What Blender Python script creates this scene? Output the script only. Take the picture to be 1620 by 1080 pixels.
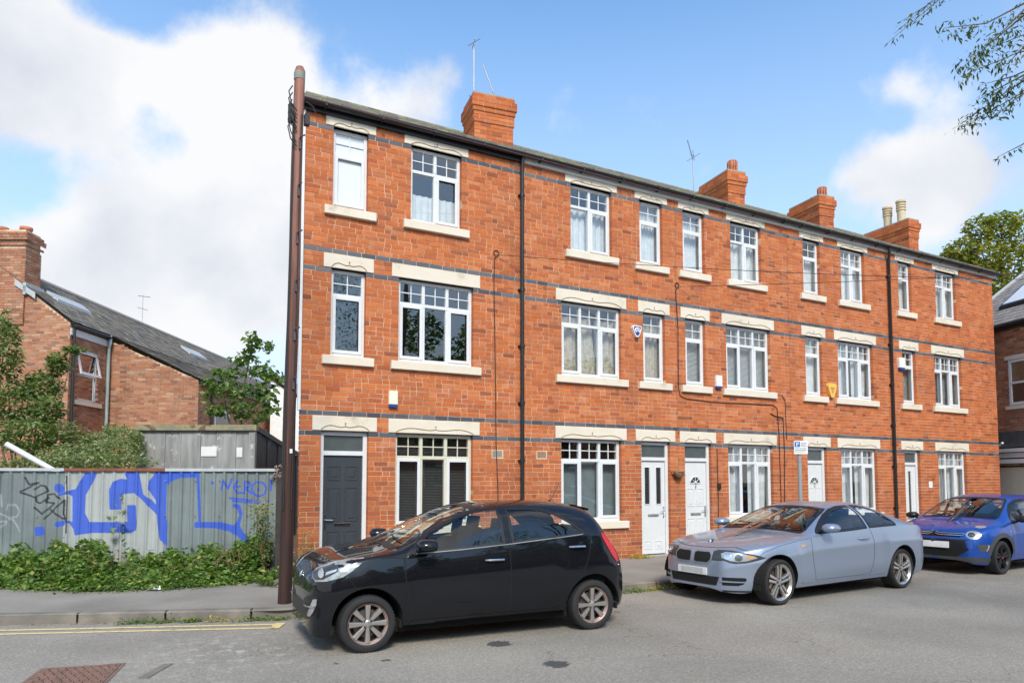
import bpy, bmesh, math, random
from math import sin, cos, pi, radians, sqrt, atan2, floor
from mathutils import Vector, Matrix
from mathutils.bvhtree import BVHTree
from mathutils.geometry import delaunay_2d_cdt
random.seed(7)
for _o in list(bpy.data.objects): bpy.data.objects.remove(_o)
SC = bpy.context.scene
COL = SC.collection

# ------------------------------------------------------------ camera
cam_d = bpy.data.cameras.new('camera'); cam = bpy.data.objects.new('camera', cam_d); COL.objects.link(cam)
PITCH, YAW = 0.0625, 0.4981
cam.location = (0, 0, 1.55)
cam.rotation_euler = (pi/2 + PITCH, 0, -YAW)
cam_d.sensor_width = 36; cam_d.sensor_fit = 'HORIZONTAL'; cam_d.lens = 1120/1620*36
cam_d.shift_y = (689.9-540)/1620
cam_d.clip_start = 0.05; cam_d.clip_end = 2000
SC.camera = cam

# ------------------------------------------------------------ world: sky with broken cloud
SUN_EL, SUN_AZ = radians(42), radians(200)       # direction the sun stands in, azimuth clockwise from +Y
W = bpy.data.worlds.new('World'); SC.world = W; W.use_nodes = True
nt = W.node_tree; nt.nodes.clear()
def wn(t, **k):
    n = nt.nodes.new(t)
    for a, b in k.items(): setattr(n, a, b)
    return n
wl = nt.links.new
out = wn('ShaderNodeOutputWorld'); bg = wn('ShaderNodeBackground'); bg.inputs[1].default_value = 0.15
wl(bg.outputs[0], out.inputs[0])
sky = wn('ShaderNodeTexSky', sky_type='NISHITA', sun_disc=False, sun_elevation=SUN_EL, sun_rotation=SUN_AZ)
sky.air_density = 1.0; sky.dust_density = 1.3; sky.ozone_density = 1.6; sky.altitude = 50
tc = wn('ShaderNodeTexCoord')
def wmath(op, a, b=None, c=None, clamp=False):
    n = wn('ShaderNodeMath', operation=op); n.use_clamp = clamp
    for i, v in enumerate((a, b, c)):
        if v is None: continue
        if isinstance(v, (int, float)): n.inputs[i].default_value = v
        else: wl(v, n.inputs[i])
    return n.outputs[0]
nrm = wn('ShaderNodeVectorMath', operation='NORMALIZE'); wl(tc.outputs['Generated'], nrm.inputs[0])
# domain-warped fractal noise gives the cloud edges
n1 = wn('ShaderNodeTexNoise'); n1.inputs['Scale'].default_value = 6.5; n1.inputs['Detail'].default_value = 11; n1.inputs['Roughness'].default_value = .62
wl(nrm.outputs[0], n1.inputs['Vector'])
n2 = wn('ShaderNodeTexNoise'); n2.inputs['Scale'].default_value = 1.7; n2.inputs['Detail'].default_value = 5
mp = wn('ShaderNodeMapping'); mp.inputs['Location'].default_value = (3.1, 1.7, .4); mp.inputs['Scale'].default_value = (1, 1, 1.8)
wl(nrm.outputs[0], mp.inputs[0]); wl(mp.outputs[0], n2.inputs['Vector'])
# cloud banks: (direction, angular radius, weight)
BANKS = [(-0.118, 0.878, 0.463, 0.064, 0.95), (-0.08, 0.897, 0.436, 0.049, 0.75), (-0.175, 0.878, 0.446, 0.112, 0.9), (-0.038, 0.888, 0.457, 0.035, 0.6), (-0.013, 0.889, 0.457, 0.039, 0.6), (0.032, 0.887, 0.461, 0.041, 0.55), (0.077, 0.873, 0.482, 0.05, 0.75), (0.146, 0.857, 0.494, 0.052, 0.75), (0.123, 0.89, 0.44, 0.083, 0.75), (-0.068, 0.91, 0.409, 0.038, 0.4), (0.004, 0.903, 0.43, 0.019, -0.25), (-0.103, 0.935, 0.339, 0.046, -0.55), (0.048, 0.916, 0.398, 0.035, -0.3), (0.061, 0.957, 0.284, 0.121, 1.0), (0.161, 0.924, 0.348, 0.095, 0.9), (-0.006, 0.975, 0.224, 0.108, 0.8), (-0.102, 0.969, 0.225, 0.076, 0.6), (-0.095, 0.984, 0.148, 0.133, 0.6), (0.228, 0.931, 0.286, 0.126, 0.5), (0.257, 0.837, 0.482, 0.047, 0.36), (0.33, 0.808, 0.487, 0.056, 0.42), (0.285, 0.845, 0.452, 0.056, 0.36), (0.346, 0.785, 0.513, 0.032, 0.34), (0.469, 0.744, 0.476, 0.04, 0.34), (0.763, 0.471, 0.443, 0.033, 0.62), (0.736, 0.503, 0.453, 0.026, 0.36), (0.793, 0.439, 0.422, 0.024, 0.35), (0.777, 0.505, 0.376, 0.041, 0.66), (0.77, 0.484, 0.415, 0.018, -0.3), (0.756, 0.55, 0.354, 0.048, 0.5), (0.809, 0.481, 0.339, 0.056, 0.62), (0.825, 0.447, 0.345, 0.036, 0.6), (0.84, 0.401, 0.366, 0.034, -0.2), (0.7, 0.596, 0.393, 0.037, 0.35), (0.828, 0.479, 0.29, 0.068, 0.45), (0.574, 0.724, 0.382, 0.049, 0.1)]
acc = None
for (dx, dy, dz, r, w) in BANKS:
    vm = wn('ShaderNodeVectorMath', operation='DISTANCE'); wl(nrm.outputs[0], vm.inputs[0]); vm.inputs[1].default_value = (dx, dy, dz)
    q = wmath('DIVIDE', vm.outputs['Value'], r); q = wmath('MULTIPLY', q, q); q = wmath('MULTIPLY', q, -1.0)
    e = wmath('EXPONENT', q); e = wmath('MULTIPLY', e, w)
    acc = e if acc is None else wmath('ADD', acc, e)
far = wmath('MULTIPLY', wmath('SUBTRACT', n2.outputs[0], .40), 3.4)      # scattered cloud over the rest of the sky
sep = wn('ShaderNodeSeparateXYZ'); wl(nrm.outputs[0], sep.inputs[0])
# ordinary broken cloud everywhere outside the quarter of sky built bank by bank
vfd = wn('ShaderNodeVectorMath', operation='DISTANCE'); wl(nrm.outputs[0], vfd.inputs[0]); vfd.inputs[1].default_value = (.44, .80, .40)
outside = wmath('MULTIPLY', wmath('SUBTRACT', vfd.outputs['Value'], .75), 3.0, clamp=True)
low = wmath('MULTIPLY', wmath('SUBTRACT', .22, sep.outputs['Z']), 2.2, clamp=True)
acc = wmath('ADD', acc, wmath('MULTIPLY', wmath('MAXIMUM', far, 0.0), outside))
acc = wmath('ADD', acc, low)
dens = wmath('ADD', acc, wmath('MULTIPLY', wmath('SUBTRACT', n1.outputs[0], .5), 1.9))
mr = wn('ShaderNodeMapRange', interpolation_type='SMOOTHSTEP'); wl(dens, mr.inputs[0]); mr.inputs[1].default_value = .18; mr.inputs[2].default_value = .80
n3 = wn('ShaderNodeTexNoise'); n3.inputs['Scale'].default_value = 5.0; n3.inputs['Detail'].default_value = 7; wl(nrm.outputs[0], n3.inputs['Vector'])
cr = wn('ShaderNodeValToRGB'); wl(n3.outputs[0], cr.inputs[0])
cr.color_ramp.elements[0].position = .35; cr.color_ramp.elements[0].color = (3.75, 4.0, 4.5, 1)
cr.color_ramp.elements[1].position = .60; cr.color_ramp.elements[1].color = (5.15, 5.2, 5.3, 1)
hs = wn('ShaderNodeHueSaturation'); hs.inputs['Saturation'].default_value = 1.0; hs.inputs['Value'].default_value = 1.0
wl(sky.outputs[0], hs.inputs['Color'])
tint = wn('ShaderNodeMix', data_type='RGBA', blend_type='MULTIPLY'); tint.inputs[0].default_value = 1
wl(hs.outputs[0], tint.inputs[6]); tint.inputs[7].default_value = (1.0, 1.42, 1.62, 1)
pale = wn('ShaderNodeMix', data_type='RGBA'); wl(wmath('MULTIPLY', wmath('SUBTRACT', .62, sep.outputs['Z']), 1.5, clamp=True), pale.inputs[0]); wl(tint.outputs[2], pale.inputs[6]); pale.inputs[7].default_value = (4.3, 5.0, 5.9, 1)
mx = wn('ShaderNodeMix', data_type='RGBA'); wl(mr.outputs[0], mx.inputs[0]); wl(pale.outputs[2], mx.inputs[6]); wl(cr.outputs[0], mx.inputs[7])
wl(mx.outputs[2], bg.inputs[0])

# ------------------------------------------------------------ sun and exposure
sd = bpy.data.lights.new('sun', 'SUN'); sd.energy = 2.9; sd.angle = radians(14); sd.color = (1, .90, .77)
sun = bpy.data.objects.new('sun', sd); COL.objects.link(sun)
sdir = Vector((sin(SUN_AZ)*cos(SUN_EL), cos(SUN_AZ)*cos(SUN_EL), sin(SUN_EL)))
sun.rotation_euler = sdir.to_track_quat('Z', 'Y').to_euler(); sun.location = (0, -5, 20)
SC.view_settings.view_transform = 'Standard'; SC.view_settings.look = 'None'
SC.view_settings.exposure = 0.32; SC.view_settings.gamma = 1; SC.view_settings.use_curve_mapping = False
SC.render.engine = 'CYCLES'
SC.cycles.max_bounces = 8; SC.cycles.transparent_max_bounces = 16

# ------------------------------------------------------------ material helpers
class NT:
    def __init__(s, name):
        s.m = bpy.data.materials.new(name); s.m.use_nodes = True; s.t = s.m.node_tree; s.t.nodes.clear()
        s.out = s.n('ShaderNodeOutputMaterial')
    def n(s, t, **k):
        x = s.t.nodes.new(t)
        for a, b in k.items(): setattr(x, a, b)
        return x
    def l(s, a, b): s.t.links.new(a, b)
    def noise(s, scale, detail=4, vec=None, rough=.55):
        x = s.n('ShaderNodeTexNoise'); x.inputs['Scale'].default_value = scale; x.inputs['Detail'].default_value = detail; x.inputs['Roughness'].default_value = rough
        if vec is None: vec = s.pos()
        s.l(vec, x.inputs['Vector']); return x.outputs[0]
    def pos(s):
        if not hasattr(s, '_p'): s._p = s.n('ShaderNodeNewGeometry')
        return s._p.outputs['Position']
    def island(s):
        s.pos(); return s._p.outputs['Random Per Island']
    def ramp(s, fac, stops, interp='LINEAR'):
        r = s.n('ShaderNodeValToRGB'); s.l(fac, r.inputs[0]); e = r.color_ramp.elements; r.color_ramp.interpolation = interp
        e[0].position = stops[0][0]; e[0].color = (*stops[0][1], 1); e[1].position = stops[-1][0]; e[1].color = (*stops[-1][1], 1)
        for p, c in stops[1:-1]:
            q = e.new(p); q.color = (*c, 1)
        return r.outputs[0]
    def math(s, op, a, b=None, clamp=False):
        n = s.n('ShaderNodeMath', operation=op); n.use_clamp = clamp
        for i, v in enumerate((a, b)):
            if v is None: continue
            if isinstance(v, (int, float)): n.inputs[i].default_value = v
            else: s.l(v, n.inputs[i])
        return n.outputs[0]
    def mix(s, fac, a, b, mode='MIX'):
        n = s.n('ShaderNodeMix', data_type='RGBA', blend_type=mode)
        for i, v in ((0, fac), (6, a), (7, b)):
            if isinstance(v, (int, float)): n.inputs[i].default_value = v
            elif isinstance(v, tuple): n.inputs[i].default_value = (*v, 1)
            else: s.l(v, n.inputs[i])
        return n.outputs[2]
    def bsdf(s, col, rough=.6, metal=0, bump=None, bstr=.3, bdist=.01, **k):
        b = s.n('ShaderNodeBsdfPrincipled')
        for nm, v in (('Base Color', col), ('Roughness', rough), ('Metallic', metal)):
            if isinstance(v, (int, float)): b.inputs[nm].default_value = v
            elif isinstance(v, tuple): b.inputs[nm].default_value = (*v, 1)
            else: s.l(v, b.inputs[nm])
        for a, v in k.items(): b.inputs[a.replace('_', ' ')].default_value = v
        if bump is not None:
            q = s.n('ShaderNodeBump'); q.inputs['Strength'].default_value = bstr; q.inputs['Distance'].default_value = bdist
            s.l(bump, q.inputs['Height']); s.l(q.outputs[0], b.inputs['Normal'])
        s.l(b.outputs[0], s.out.inputs[0]); s.b = b
        return b
M = {}
def simple(name, col, rough=.6, metal=0, var=.12, scale=6, bump=0, bscale=60, **k):
    s = NT(name); n = s.noise(scale, 5)
    c = s.ramp(n, [(.3, tuple(x*(1-var) for x in col)), (.7, tuple(min(1, x*(1+var)) for x in col))])
    s.bsdf(c, rough, metal, bump=s.noise(bscale, 4) if bump else None, bstr=bump, **k)
    M[name] = s.m; return s.m

# red brick: every brick its own tone; weather in broad patches
def brick_mat(name, tones, stain=.5, dark=(.20, .07, .04)):
    s = NT(name); oi = s.n('ShaderNodeObjectInfo')
    rnd = s.math('FRACT', s.math('ADD', s.island(), oi.outputs['Random']))
    c = s.ramp(rnd, tones)
    n = s.noise(1.1, 5); c = s.mix(s.math('MULTIPLY', s.math('SUBTRACT', n, .50, clamp=True), 2.6*stain, clamp=True), c, dark)
    vm = s.n('ShaderNodeMapping'); vm.inputs['Scale'].default_value = (2.6, 2.6, .32); s.l(s.pos(), vm.inputs[0])
    c = s.mix(s.math('MULTIPLY', s.math('SUBTRACT', s.noise(1.0, 6, vec=vm.outputs[0], rough=.62), .52, clamp=True), 2.8*stain, clamp=True), c, dark)
    zz = s.n('ShaderNodeSeparateXYZ'); s.l(s.pos(), zz.inputs[0])
    low_dark = s.math('MULTIPLY', s.math('SUBTRACT', 1.0, s.math('DIVIDE', s.math('SUBTRACT', zz.outputs['Z'], s.math('MULTIPLY', s.noise(2.0, 4), 2.0)), 1.4), clamp=True), .55*stain); c = s.mix(low_dark, c, dark)  # brick tone darker towards the bottom, edge broken by noise
    fn = s.noise(38, 5, rough=.65); c = s.mix(.55, c, s.ramp(fn, [(.3, (.62, .60, .58)), (.5, (1, 1, 1)), (.75, (1.25, 1.2, 1.15))]), 'MULTIPLY')
    n4 = s.noise(3.1, 6, rough=.6); c = s.mix(s.math('MULTIPLY', s.math('SUBTRACT', n4, .60, clamp=True), 2.2, clamp=True), c, (.55, .36, .27))
    s.bsdf(c, .86, bump=s.math('ADD', fn, s.math('MULTIPLY', s.noise(140, 3), .5)), bstr=.5, bdist=.004, Specular_IOR_Level=.25)
    M[name] = s.m
RED = [(0, (0.483, 0.127, 0.038)), (0.16, (0.514, 0.145, 0.046)), (0.34, (0.576, 0.175, 0.058)), (0.5, (0.462, 0.122, 0.04)), (0.64, (0.597, 0.209, 0.084)), (0.8, (0.391, 0.099, 0.038)), (0.92, (0.514, 0.164, 0.068)), (1, (0.257, 0.077, 0.038))]
brick_mat('red_brick', RED)
brick_mat('garden_brick', [(0, (.38, .16, .085)), (.3, (.47, .23, .14)), (.55, (.33, .14, .08)), (.8, (.52, .31, .20)), (1, (.22, .11, .08))], dark=(.15, .08, .05))
s = NT('blue_brick'); oi = s.n('ShaderNodeObjectInfo'); r = s.math('FRACT', s.math('ADD', s.island(), oi.outputs['Random']))
c = s.ramp(r, [(0, (.060, .066, .082)), (.5, (.10, .105, .125)), (.8, (.15, .14, .15)), (1, (.05, .055, .07))]); s.bsdf(c, .55, bump=s.noise(60, 4), bstr=.3, bdist=.003); M['blue_brick'] = s.m
s = NT('mortar'); c = s.ramp(s.noise(2.5, 6), [(.3, (.36, .23, .14)), (.5, (.60, .42, .28)), (.75, (.76, .62, .47))]); s.bsdf(c, .95, bump=s.noise(90, 3), bstr=.4, bdist=.004); M['mortar'] = s.m
s = NT('cream_stone'); n = s.noise(2.2, 6, rough=.62); c = s.ramp(n, [(.26, (.42, .35, .26)), (.40, (.68, .60, .48)), (.75, (.75, .68, .575))])
s.bsdf(c, .72, bump=s.noise(70, 4), bstr=.25, bdist=.003); M['cream_stone'] = s.m
simple('scroll_grime', (.30, .22, .14), .85)
simple('upvc', (.68, .69, .70), .32, var=.03)
simple('cream_upvc', (.62, .59, .47), .38, var=.04)
simple('white_paint', (.68, .68, .67), .45, var=.05)
simple('white_render', (.80, .80, .78), .8, var=.07, bump=.2)
simple('black_plastic', (.018, .019, .020), .38)
simple('dark_cable', (.022, .02, .02), .6)
simple('wire_pink', (.16, .07, .08), .6)
simple('grey_door', (.040, .046, .054), .42, var=.05, bump=.12, bscale=220)
simple('white_door', (.66, .67, .67), .38, var=.03)
simple('chrome', (.72, .72, .72), .16, 1)
simple('steel', (.30, .31, .32), .5, .5, var=.2)
simple('interior', (.30, .28, .25), .9)
simple('net_curtain', (.78, .78, .79), .9)
simple('cream_curtain', (.55, .47, .38), .9, var=.25, scale=14)
simple('blind_white', (.74, .77, .78), .6)
simple('blind_dark', (.10, .10, .10), .6)
simple('alarm_cream', (.74, .74, .60), .45, var=.03)
simple('alarm_blue', (.02, .05, .28), .4)
simple('alarm_white', (.80, .80, .80), .35)
simple('alarm_yellow', (.80, .48, .10), .45, var=.05)
simple('vent_grey', (.25, .25, .24), .6)
simple('vent_brown', (.28, .17, .12), .7)
simple('terracotta', (.48, .17, .09), .8, var=.2, bump=.2)
simple('buff_pot', (.56, .46, .30), .8)
simple('lead', (.42, .45, .47), .6)
simple('aerial', (.25, .25, .26), .4, .8)
simple('step_stone', (.33, .30, .27), .9, bump=.3)
s = NT('roof_tile'); oi = s.n('ShaderNodeObjectInfo'); c = s.ramp(s.island(), [(0, (.13, .12, .105)), (.5, (.19, .17, .15)), (1, (.10, .095, .09))])
c = s.mix(s.math('MULTIPLY', s.math('SUBTRACT', s.noise(5, 6), .47, clamp=True), 5, clamp=True), c, (.24, .25, .13)); s.bsdf(c, .9, bump=s.noise(50, 4), bstr=.5); M['roof_tile'] = s.m
s = NT('old_slate'); c = s.ramp(s.island(), [(0, (.12, .105, .09)), (.4, (.18, .155, .13)), (.8, (.26, .225, .18)), (1, (.09, .08, .07))])
c = s.mix(s.math('MULTIPLY', s.math('SUBTRACT', s.noise(1.6, 6), .5, clamp=True), 3.5, clamp=True), c, (.27, .24, .17)); s.bsdf(c, .85, bump=s.noise(40, 4), bstr=.4); M['old_slate'] = s.m
s = NT('grey_slate'); c = s.ramp(s.island(), [(0, (.25, .23, .22)), (.5, (.32, .30, .28)), (1, (.20, .185, .18))]); s.bsdf(c, .8); M['grey_slate'] = s.m
simple('dark_board', (.045, .04, .035), .9, var=.3)
simple('feather_dead', (.30, .24, .22), .9, var=.4, scale=20)
simple('red_blind', (.50, .035, .05), .8)
simple('reflection_grey', (.22, .26, .27), .8)
simple('fan_pane', (.085, .10, .10), .22)
simple('pipe_green', (.36, .43, .42), .5)
simple('steel_grey', (.27, .29, .30), .5)
simple('alarm_blue2', (.03, .14, .42), .4)
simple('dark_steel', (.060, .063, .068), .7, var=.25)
# glass: mirror at a slant, see-through face on
def glass(name, tint=(.86, .90, .89), boost=.10, rough=.0):
    s = NT(name); lw = s.n('ShaderNodeLayerWeight'); lw.inputs[0].default_value = .5
    f = s.math('ADD', s.math('MULTIPLY', s.math('POWER', lw.outputs['Facing'], 4.0), .95), boost, clamp=True)
    g = s.n('ShaderNodeBsdfGlossy'); g.inputs['Roughness'].default_value = rough; g.inputs['Color'].default_value = (1, 1, 1, 1)
    wv = s.n('ShaderNodeBump'); wv.inputs['Strength'].default_value = .06; wv.inputs['Distance'].default_value = .02; s.l(s.noise(1.4, 2), wv.inputs['Height']); s.l(wv.outputs[0], g.inputs['Normal'])
    t = s.n('ShaderNodeBsdfTransparent'); t.inputs['Color'].default_value = (*tint, 1)
    m = s.n('ShaderNodeMixShader'); s.l(f, m.inputs[0]); s.l(t.outputs[0], m.inputs[1]); s.l(g.outputs[0], m.inputs[2]); s.l(m.outputs[0], s.out.inputs[0]); M[name] = s.m
glass('window_glass', (.84, .88, .88), .16)
glass('car_glass', (.84, .88, .86), .08)
glass('lamp_glass', (.92, .94, .95), .08)
s = NT('frosted'); s.bsdf(s.ramp(s.noise(30, 3), [(.3, (.66, .70, .74)), (.7, (.70, .74, .78))]), .22); M['frosted'] = s.m
s = NT('dark_glass'); s.bsdf((.03, .035, .036), .06, Specular_IOR_Level=.7); M['dark_glass'] = s.m
# leaves
def leaf_mat(name, tones, trans=.35):
    s = NT(name); oi = s.n('ShaderNodeObjectInfo'); c = s.ramp(s.island(), tones)
    c = s.mix(.5, c, s.ramp(s.noise(2.2, 3), [(.35, (.62, .68, .6)), (.65, (1.3, 1.2, 1.1))]), 'MULTIPLY')
    d = s.n('ShaderNodeBsdfPrincipled'); d.inputs['Roughness'].default_value = .5; d.inputs['Specular IOR Level'].default_value = .35; s.l(c, d.inputs['Base Color'])
    t = s.n('ShaderNodeBsdfTranslucent'); tcol = s.mix(1.0, c, (1.5, 1.7, .7), 'MULTIPLY'); s.l(tcol, t.inputs[0])
    m = s.n('ShaderNodeMixShader'); m.inputs[0].default_value = trans; s.l(d.outputs[0], m.inputs[1]); s.l(t.outputs[0], m.inputs[2]); s.l(m.outputs[0], s.out.inputs[0]); M[name] = s.m
leaf_mat('bramble_leaf', [(0, (.055, .10, .022)), (.35, (.095, .17, .035)), (.7, (.17, .27, .06)), (.92, (.25, .35, .09)), (1, (.40, .36, .11))])
leaf_mat('pale_leaf', [(0, (.12, .17, .07)), (.4, (.22, .28, .13)), (.8, (.34, .38, .22)), (1, (.42, .40, .28))])
leaf_mat('shrub_leaf', [(0, (.07, .11, .035)), (.45, (.14, .21, .07)), (.85, (.25, .32, .14)), (1, (.36, .36, .22))])
leaf_mat('sycamore_leaf', [(0, (.05, .10, .025)), (.5, (.10, .18, .045)), (.85, (.19, .28, .08)), (1, (.30, .36, .15))])
leaf_mat('autumn_leaf', [(0, (.10, .13, .025)), (.45, (.20, .23, .05)), (.8, (.32, .31, .08)), (1, (.48, .32, .10))], .45)
leaf_mat('feather_leaf', [(0, (.035, .07, .02)), (.5, (.08, .12, .035)), (1, (.16, .17, .05))])
leaf_mat('flower_yellow', [(0, (.40, .34, .06)), (1, (.55, .46, .10))])
simple('bark', (.13, .10, .07), .9, var=.35, bump=.5)
simple('dry_stem', (.25, .15, .08), .85)

# ------------------------------------------------------------ mesh helpers
class MB:
    def __init__(s): s.v = []; s.f = []; s.mi = []
    def add(s, vs, fs, mi=0):
        b = len(s.v); s.v += [tuple(v) for v in vs]; s.f += [tuple(b+i for i in f) for f in fs]; s.mi += [mi]*len(fs)
    def box(s, x0, x1, y0, y1, z0, z1, mi=0, back=True):
        vs = [(x0,y0,z0),(x1,y0,z0),(x1,y1,z0),(x0,y1,z0),(x0,y0,z1),(x1,y0,z1),(x1,y1,z1),(x0,y1,z1)]
        fs = [(0,1,5,4),(1,2,6,5),(3,0,4,7),(4,5,6,7),(0,3,2,1)]
        if back: fs.append((2,3,7,6))
        s.add(vs, fs, mi)
    def bevbox(s, x0, x1, y0, y1, z0, z1, b=.006, mi=0):      # box with chamfered front (y0) edges
        vs = [(x0,y0+b,z0),(x1,y0+b,z0),(x1,y1,z0),(x0,y1,z0),(x0,y0+b,z1),(x1,y0+b,z1),(x1,y1,z1),(x0,y1,z1),
              (x0+b,y0,z0+b),(x1-b,y0,z0+b),(x1-b,y0,z1-b),(x0+b,y0,z1-b)]
        s.add(vs, [(8,9,10,11),(0,1,9,8),(1,5,10,9),(5,4,11,10),(4,0,8,11),(1,2,6,5),(3,0,4,7),(4,5,6,7),(0,3,2,1),(2,3,7,6)], mi)
    def obox(s, c, ax, ay, az, mi=0):
        c = Vector(c); ax, ay, az = Vector(ax), Vector(ay), Vector(az)
        vs = [c+i*ax+j*ay+k*az for k in (-1,1) for j in (-1,1) for i in (-1,1)]
        s.add(vs, [(0,2,3,1),(4,5,7,6),(0,1,5,4),(2,6,7,3),(0,4,6,2),(1,3,7,5)], mi)
    def tube(s, pts, r, n=8, cap=True, mi=0):
        pts = [Vector(p) for p in pts]; rs = r if isinstance(r, (list, tuple)) else [r]*len(pts)
        vs = []; up = None
        for i, p in enumerate(pts):
            t = (pts[min(i+1, len(pts)-1)] - pts[max(i-1, 0)]).normalized()
            if up is None: up = Vector((0,0,1)) if abs(t.z) < .9 else Vector((1,0,0))
            a = t.cross(up)
            if a.length < 1e-4: a = t.cross(Vector((0,1,0)))
            a.normalize(); b = a.cross(t).normalized(); up = b
            vs += [p + (a*cos(2*pi*k/n) + b*sin(2*pi*k/n))*rs[i] for k in range(n)]
        fs = [(i*n+k, i*n+(k+1)%n, (i+1)*n+(k+1)%n, (i+1)*n+k) for i in range(len(pts)-1) for k in range(n)]
        if cap: fs += [tuple(range(n)), tuple(range((len(pts)-1)*n, len(pts)*n))]
        s.add(vs, fs, mi)
    def lathe(s, prof, c=(0,0,0), axis='z', n=24, mi=0, sx=1, sy=1):
        vs = []
        for (r, h) in prof:
            for k in range(n):
                a = 2*pi*k/n; u, w = r*cos(a)*sx, r*sin(a)*sy
                vs.append((c[0]+u, c[1]+w, c[2]+h) if axis == 'z' else (c[0]+u, c[1]+h, c[2]+w))
        fs = [(i*n+k, i*n+(k+1)%n, (i+1)*n+(k+1)%n, (i+1)*n+k) for i in range(len(prof)-1) for k in range(n)]
        s.add(vs, fs, mi)
    def prism(s, poly, y0, y1, mi=0):        # polygon in (x,z), extruded along y
        n = len(poly); vs = [(x, y0, z) for x, z in poly] + [(x, y1, z) for x, z in poly]
        s.add(vs, [tuple(range(n)), tuple(range(2*n-1, n-1, -1))] + [(i, (i+1) % n, n+(i+1) % n, n+i) for i in range(n)], mi)
    def xform(s, m): s.v = [tuple(m @ Vector(v)) for v in s.v]; return s
    def build(s, name, mat, parent=None, o=(0,0,0), smooth=False):
        me = bpy.data.meshes.new(name); ox, oy, oz = o
        me.from_pydata([(x-ox, y-oy, z-oz) for x, y, z in s.v], [], s.f)
        mats = mat if isinstance(mat, (list, tuple)) else [mat]
        for m in mats: me.materials.append(M[m])
        if len(mats) > 1: me.polygons.foreach_set('material_index', s.mi)
        if smooth:
            me.polygons.foreach_set('use_smooth', [True]*len(me.polygons))
            if smooth == 'auto':
                me.set_sharp_from_angle(angle=radians(38))
        me.update()
        ob = bpy.data.objects.new(name, me); COL.objects.link(ob)
        if parent is not None: ob.parent = parent
        return ob
def tag(o, label=None, cat=None, group=None, kind=None):
    if label: o['label'] = label
    if cat: o['category'] = cat
    if group: o['group'] = group
    if kind: o['kind'] = kind
    return o
def thing(name, label, cat, loc=(0,0,0), rz=0, group=None):
    o = bpy.data.objects.new(name, None); COL.objects.link(o); o.location = loc; o.rotation_euler = (0, 0, rz); o.empty_display_size = .2
    return tag(o, label, cat, group)
def solo(mb, name, mat, loc, label, cat, group=None, smooth=False):   # a thing that is one mesh
    o = mb.build(name, mat, None, loc, smooth); o.location = loc; return tag(o, label, cat, group)
def leaves(name, pts, size, mat, parent=None, o=(0,0,0), asp=.55, droop=.3, fold=.25, flat=None):
    """leaf-sized folded faces at pts"""
    R = random.Random(len(pts)*31+7); vs = []; fs = []
    for p in pts:
        a = R.uniform(0, 2*pi); el = R.gauss(-droop, .45)
        d = Vector((cos(a)*cos(el), sin(a)*cos(el), sin(el)))
        sd_ = d.cross(Vector((R.gauss(0,.45), R.gauss(0,.45), 1))).normalized(); up = sd_.cross(d)
        L = size*R.uniform(.6, 1.25); w = L*asp*.5; P = Vector(p)
        b = len(vs)
        vs += [tuple(P), tuple(P+d*L*.45+sd_*w+up*w*fold), tuple(P+d*L), tuple(P+d*L*.45-sd_*w+up*w*fold)]
        fs += [(b, b+1, b+2), (b, b+2, b+3)]
    m = MB(); m.v = vs; m.f = fs; m.mi = [0]*len(fs)
    return m.build(name, mat, parent, o)

# ------------------------------------------------------------ ground, road, pavements
FB = Vector((2.2, 11.9, 0)); FD = Vector((-cos(radians(20)), sin(radians(20)), 0)); FN = Vector((-sin(radians(20)), -cos(radians(20)), 0))   # fence line
def surf(name, mat, polys, z):
    m = MB()
    for p in polys: m.add([(x, y, z) for x, y in p], [tuple(range(len(p)))])
    o = m.build(name, mat); o['kind'] = 'structure'; return o
# asphalt
s = NT('asphalt'); P = s.pos()
v = s.n('ShaderNodeTexVoronoi'); v.inputs['Scale'].default_value = 95; s.l(P, v.inputs['Vector'])
c = s.ramp(s.noise(.55, 6), [(.3, (.225, .203, .174)), (.5, (.275, .25, .215)), (.7, (.325, .296, .252))])
c = s.mix(.55, c, s.ramp(v.outputs['Color'], [(0, (.55, .54, .52)), (.6, (1.0, 1, 1)), (1, (1.7, 1.65, 1.55))]), 'MULTIPLY')
c = s.mix(.5, c, s.ramp(s.noise(34, 6, rough=.75), [(.36, (.62, .61, .6)), (.5, (1, 1, 1)), (.66, (1.5, 1.47, 1.42))]), 'MULTIPLY')
vc = s.n('ShaderNodeTexVoronoi', feature='DISTANCE_TO_EDGE'); vc.inputs['Scale'].default_value = .55; wv_ = s.n('ShaderNodeVectorMath', operation='ADD'); s.l(P, wv_.inputs[0]); nn_ = s.n('ShaderNodeTexNoise'); nn_.inputs['Scale'].default_value = 2.5; nn_.inputs['Detail'].default_value = 6; s.l(P, nn_.inputs['Vector']); s.l(nn_.outputs['Color'], wv_.inputs[1]); s.l(wv_.outputs[0], vc.inputs['Vector'])
ck = s.math('MULTIPLY', s.math('SUBTRACT', .006, vc.outputs['Distance'], clamp=True), 160, clamp=True); c = s.mix(s.math('MULTIPLY', ck, s.math('MULTIPLY', s.math('SUBTRACT', s.noise(.8, 3), .42, clamp=True), 4, clamp=True)), c, (.07, .066, .06))
c = s.mix(s.math('MULTIPLY', s.math('SUBTRACT', s.noise(3.2, 7, rough=.7), .61, clamp=True), 5, clamp=True), c, (.30, .285, .25))
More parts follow.
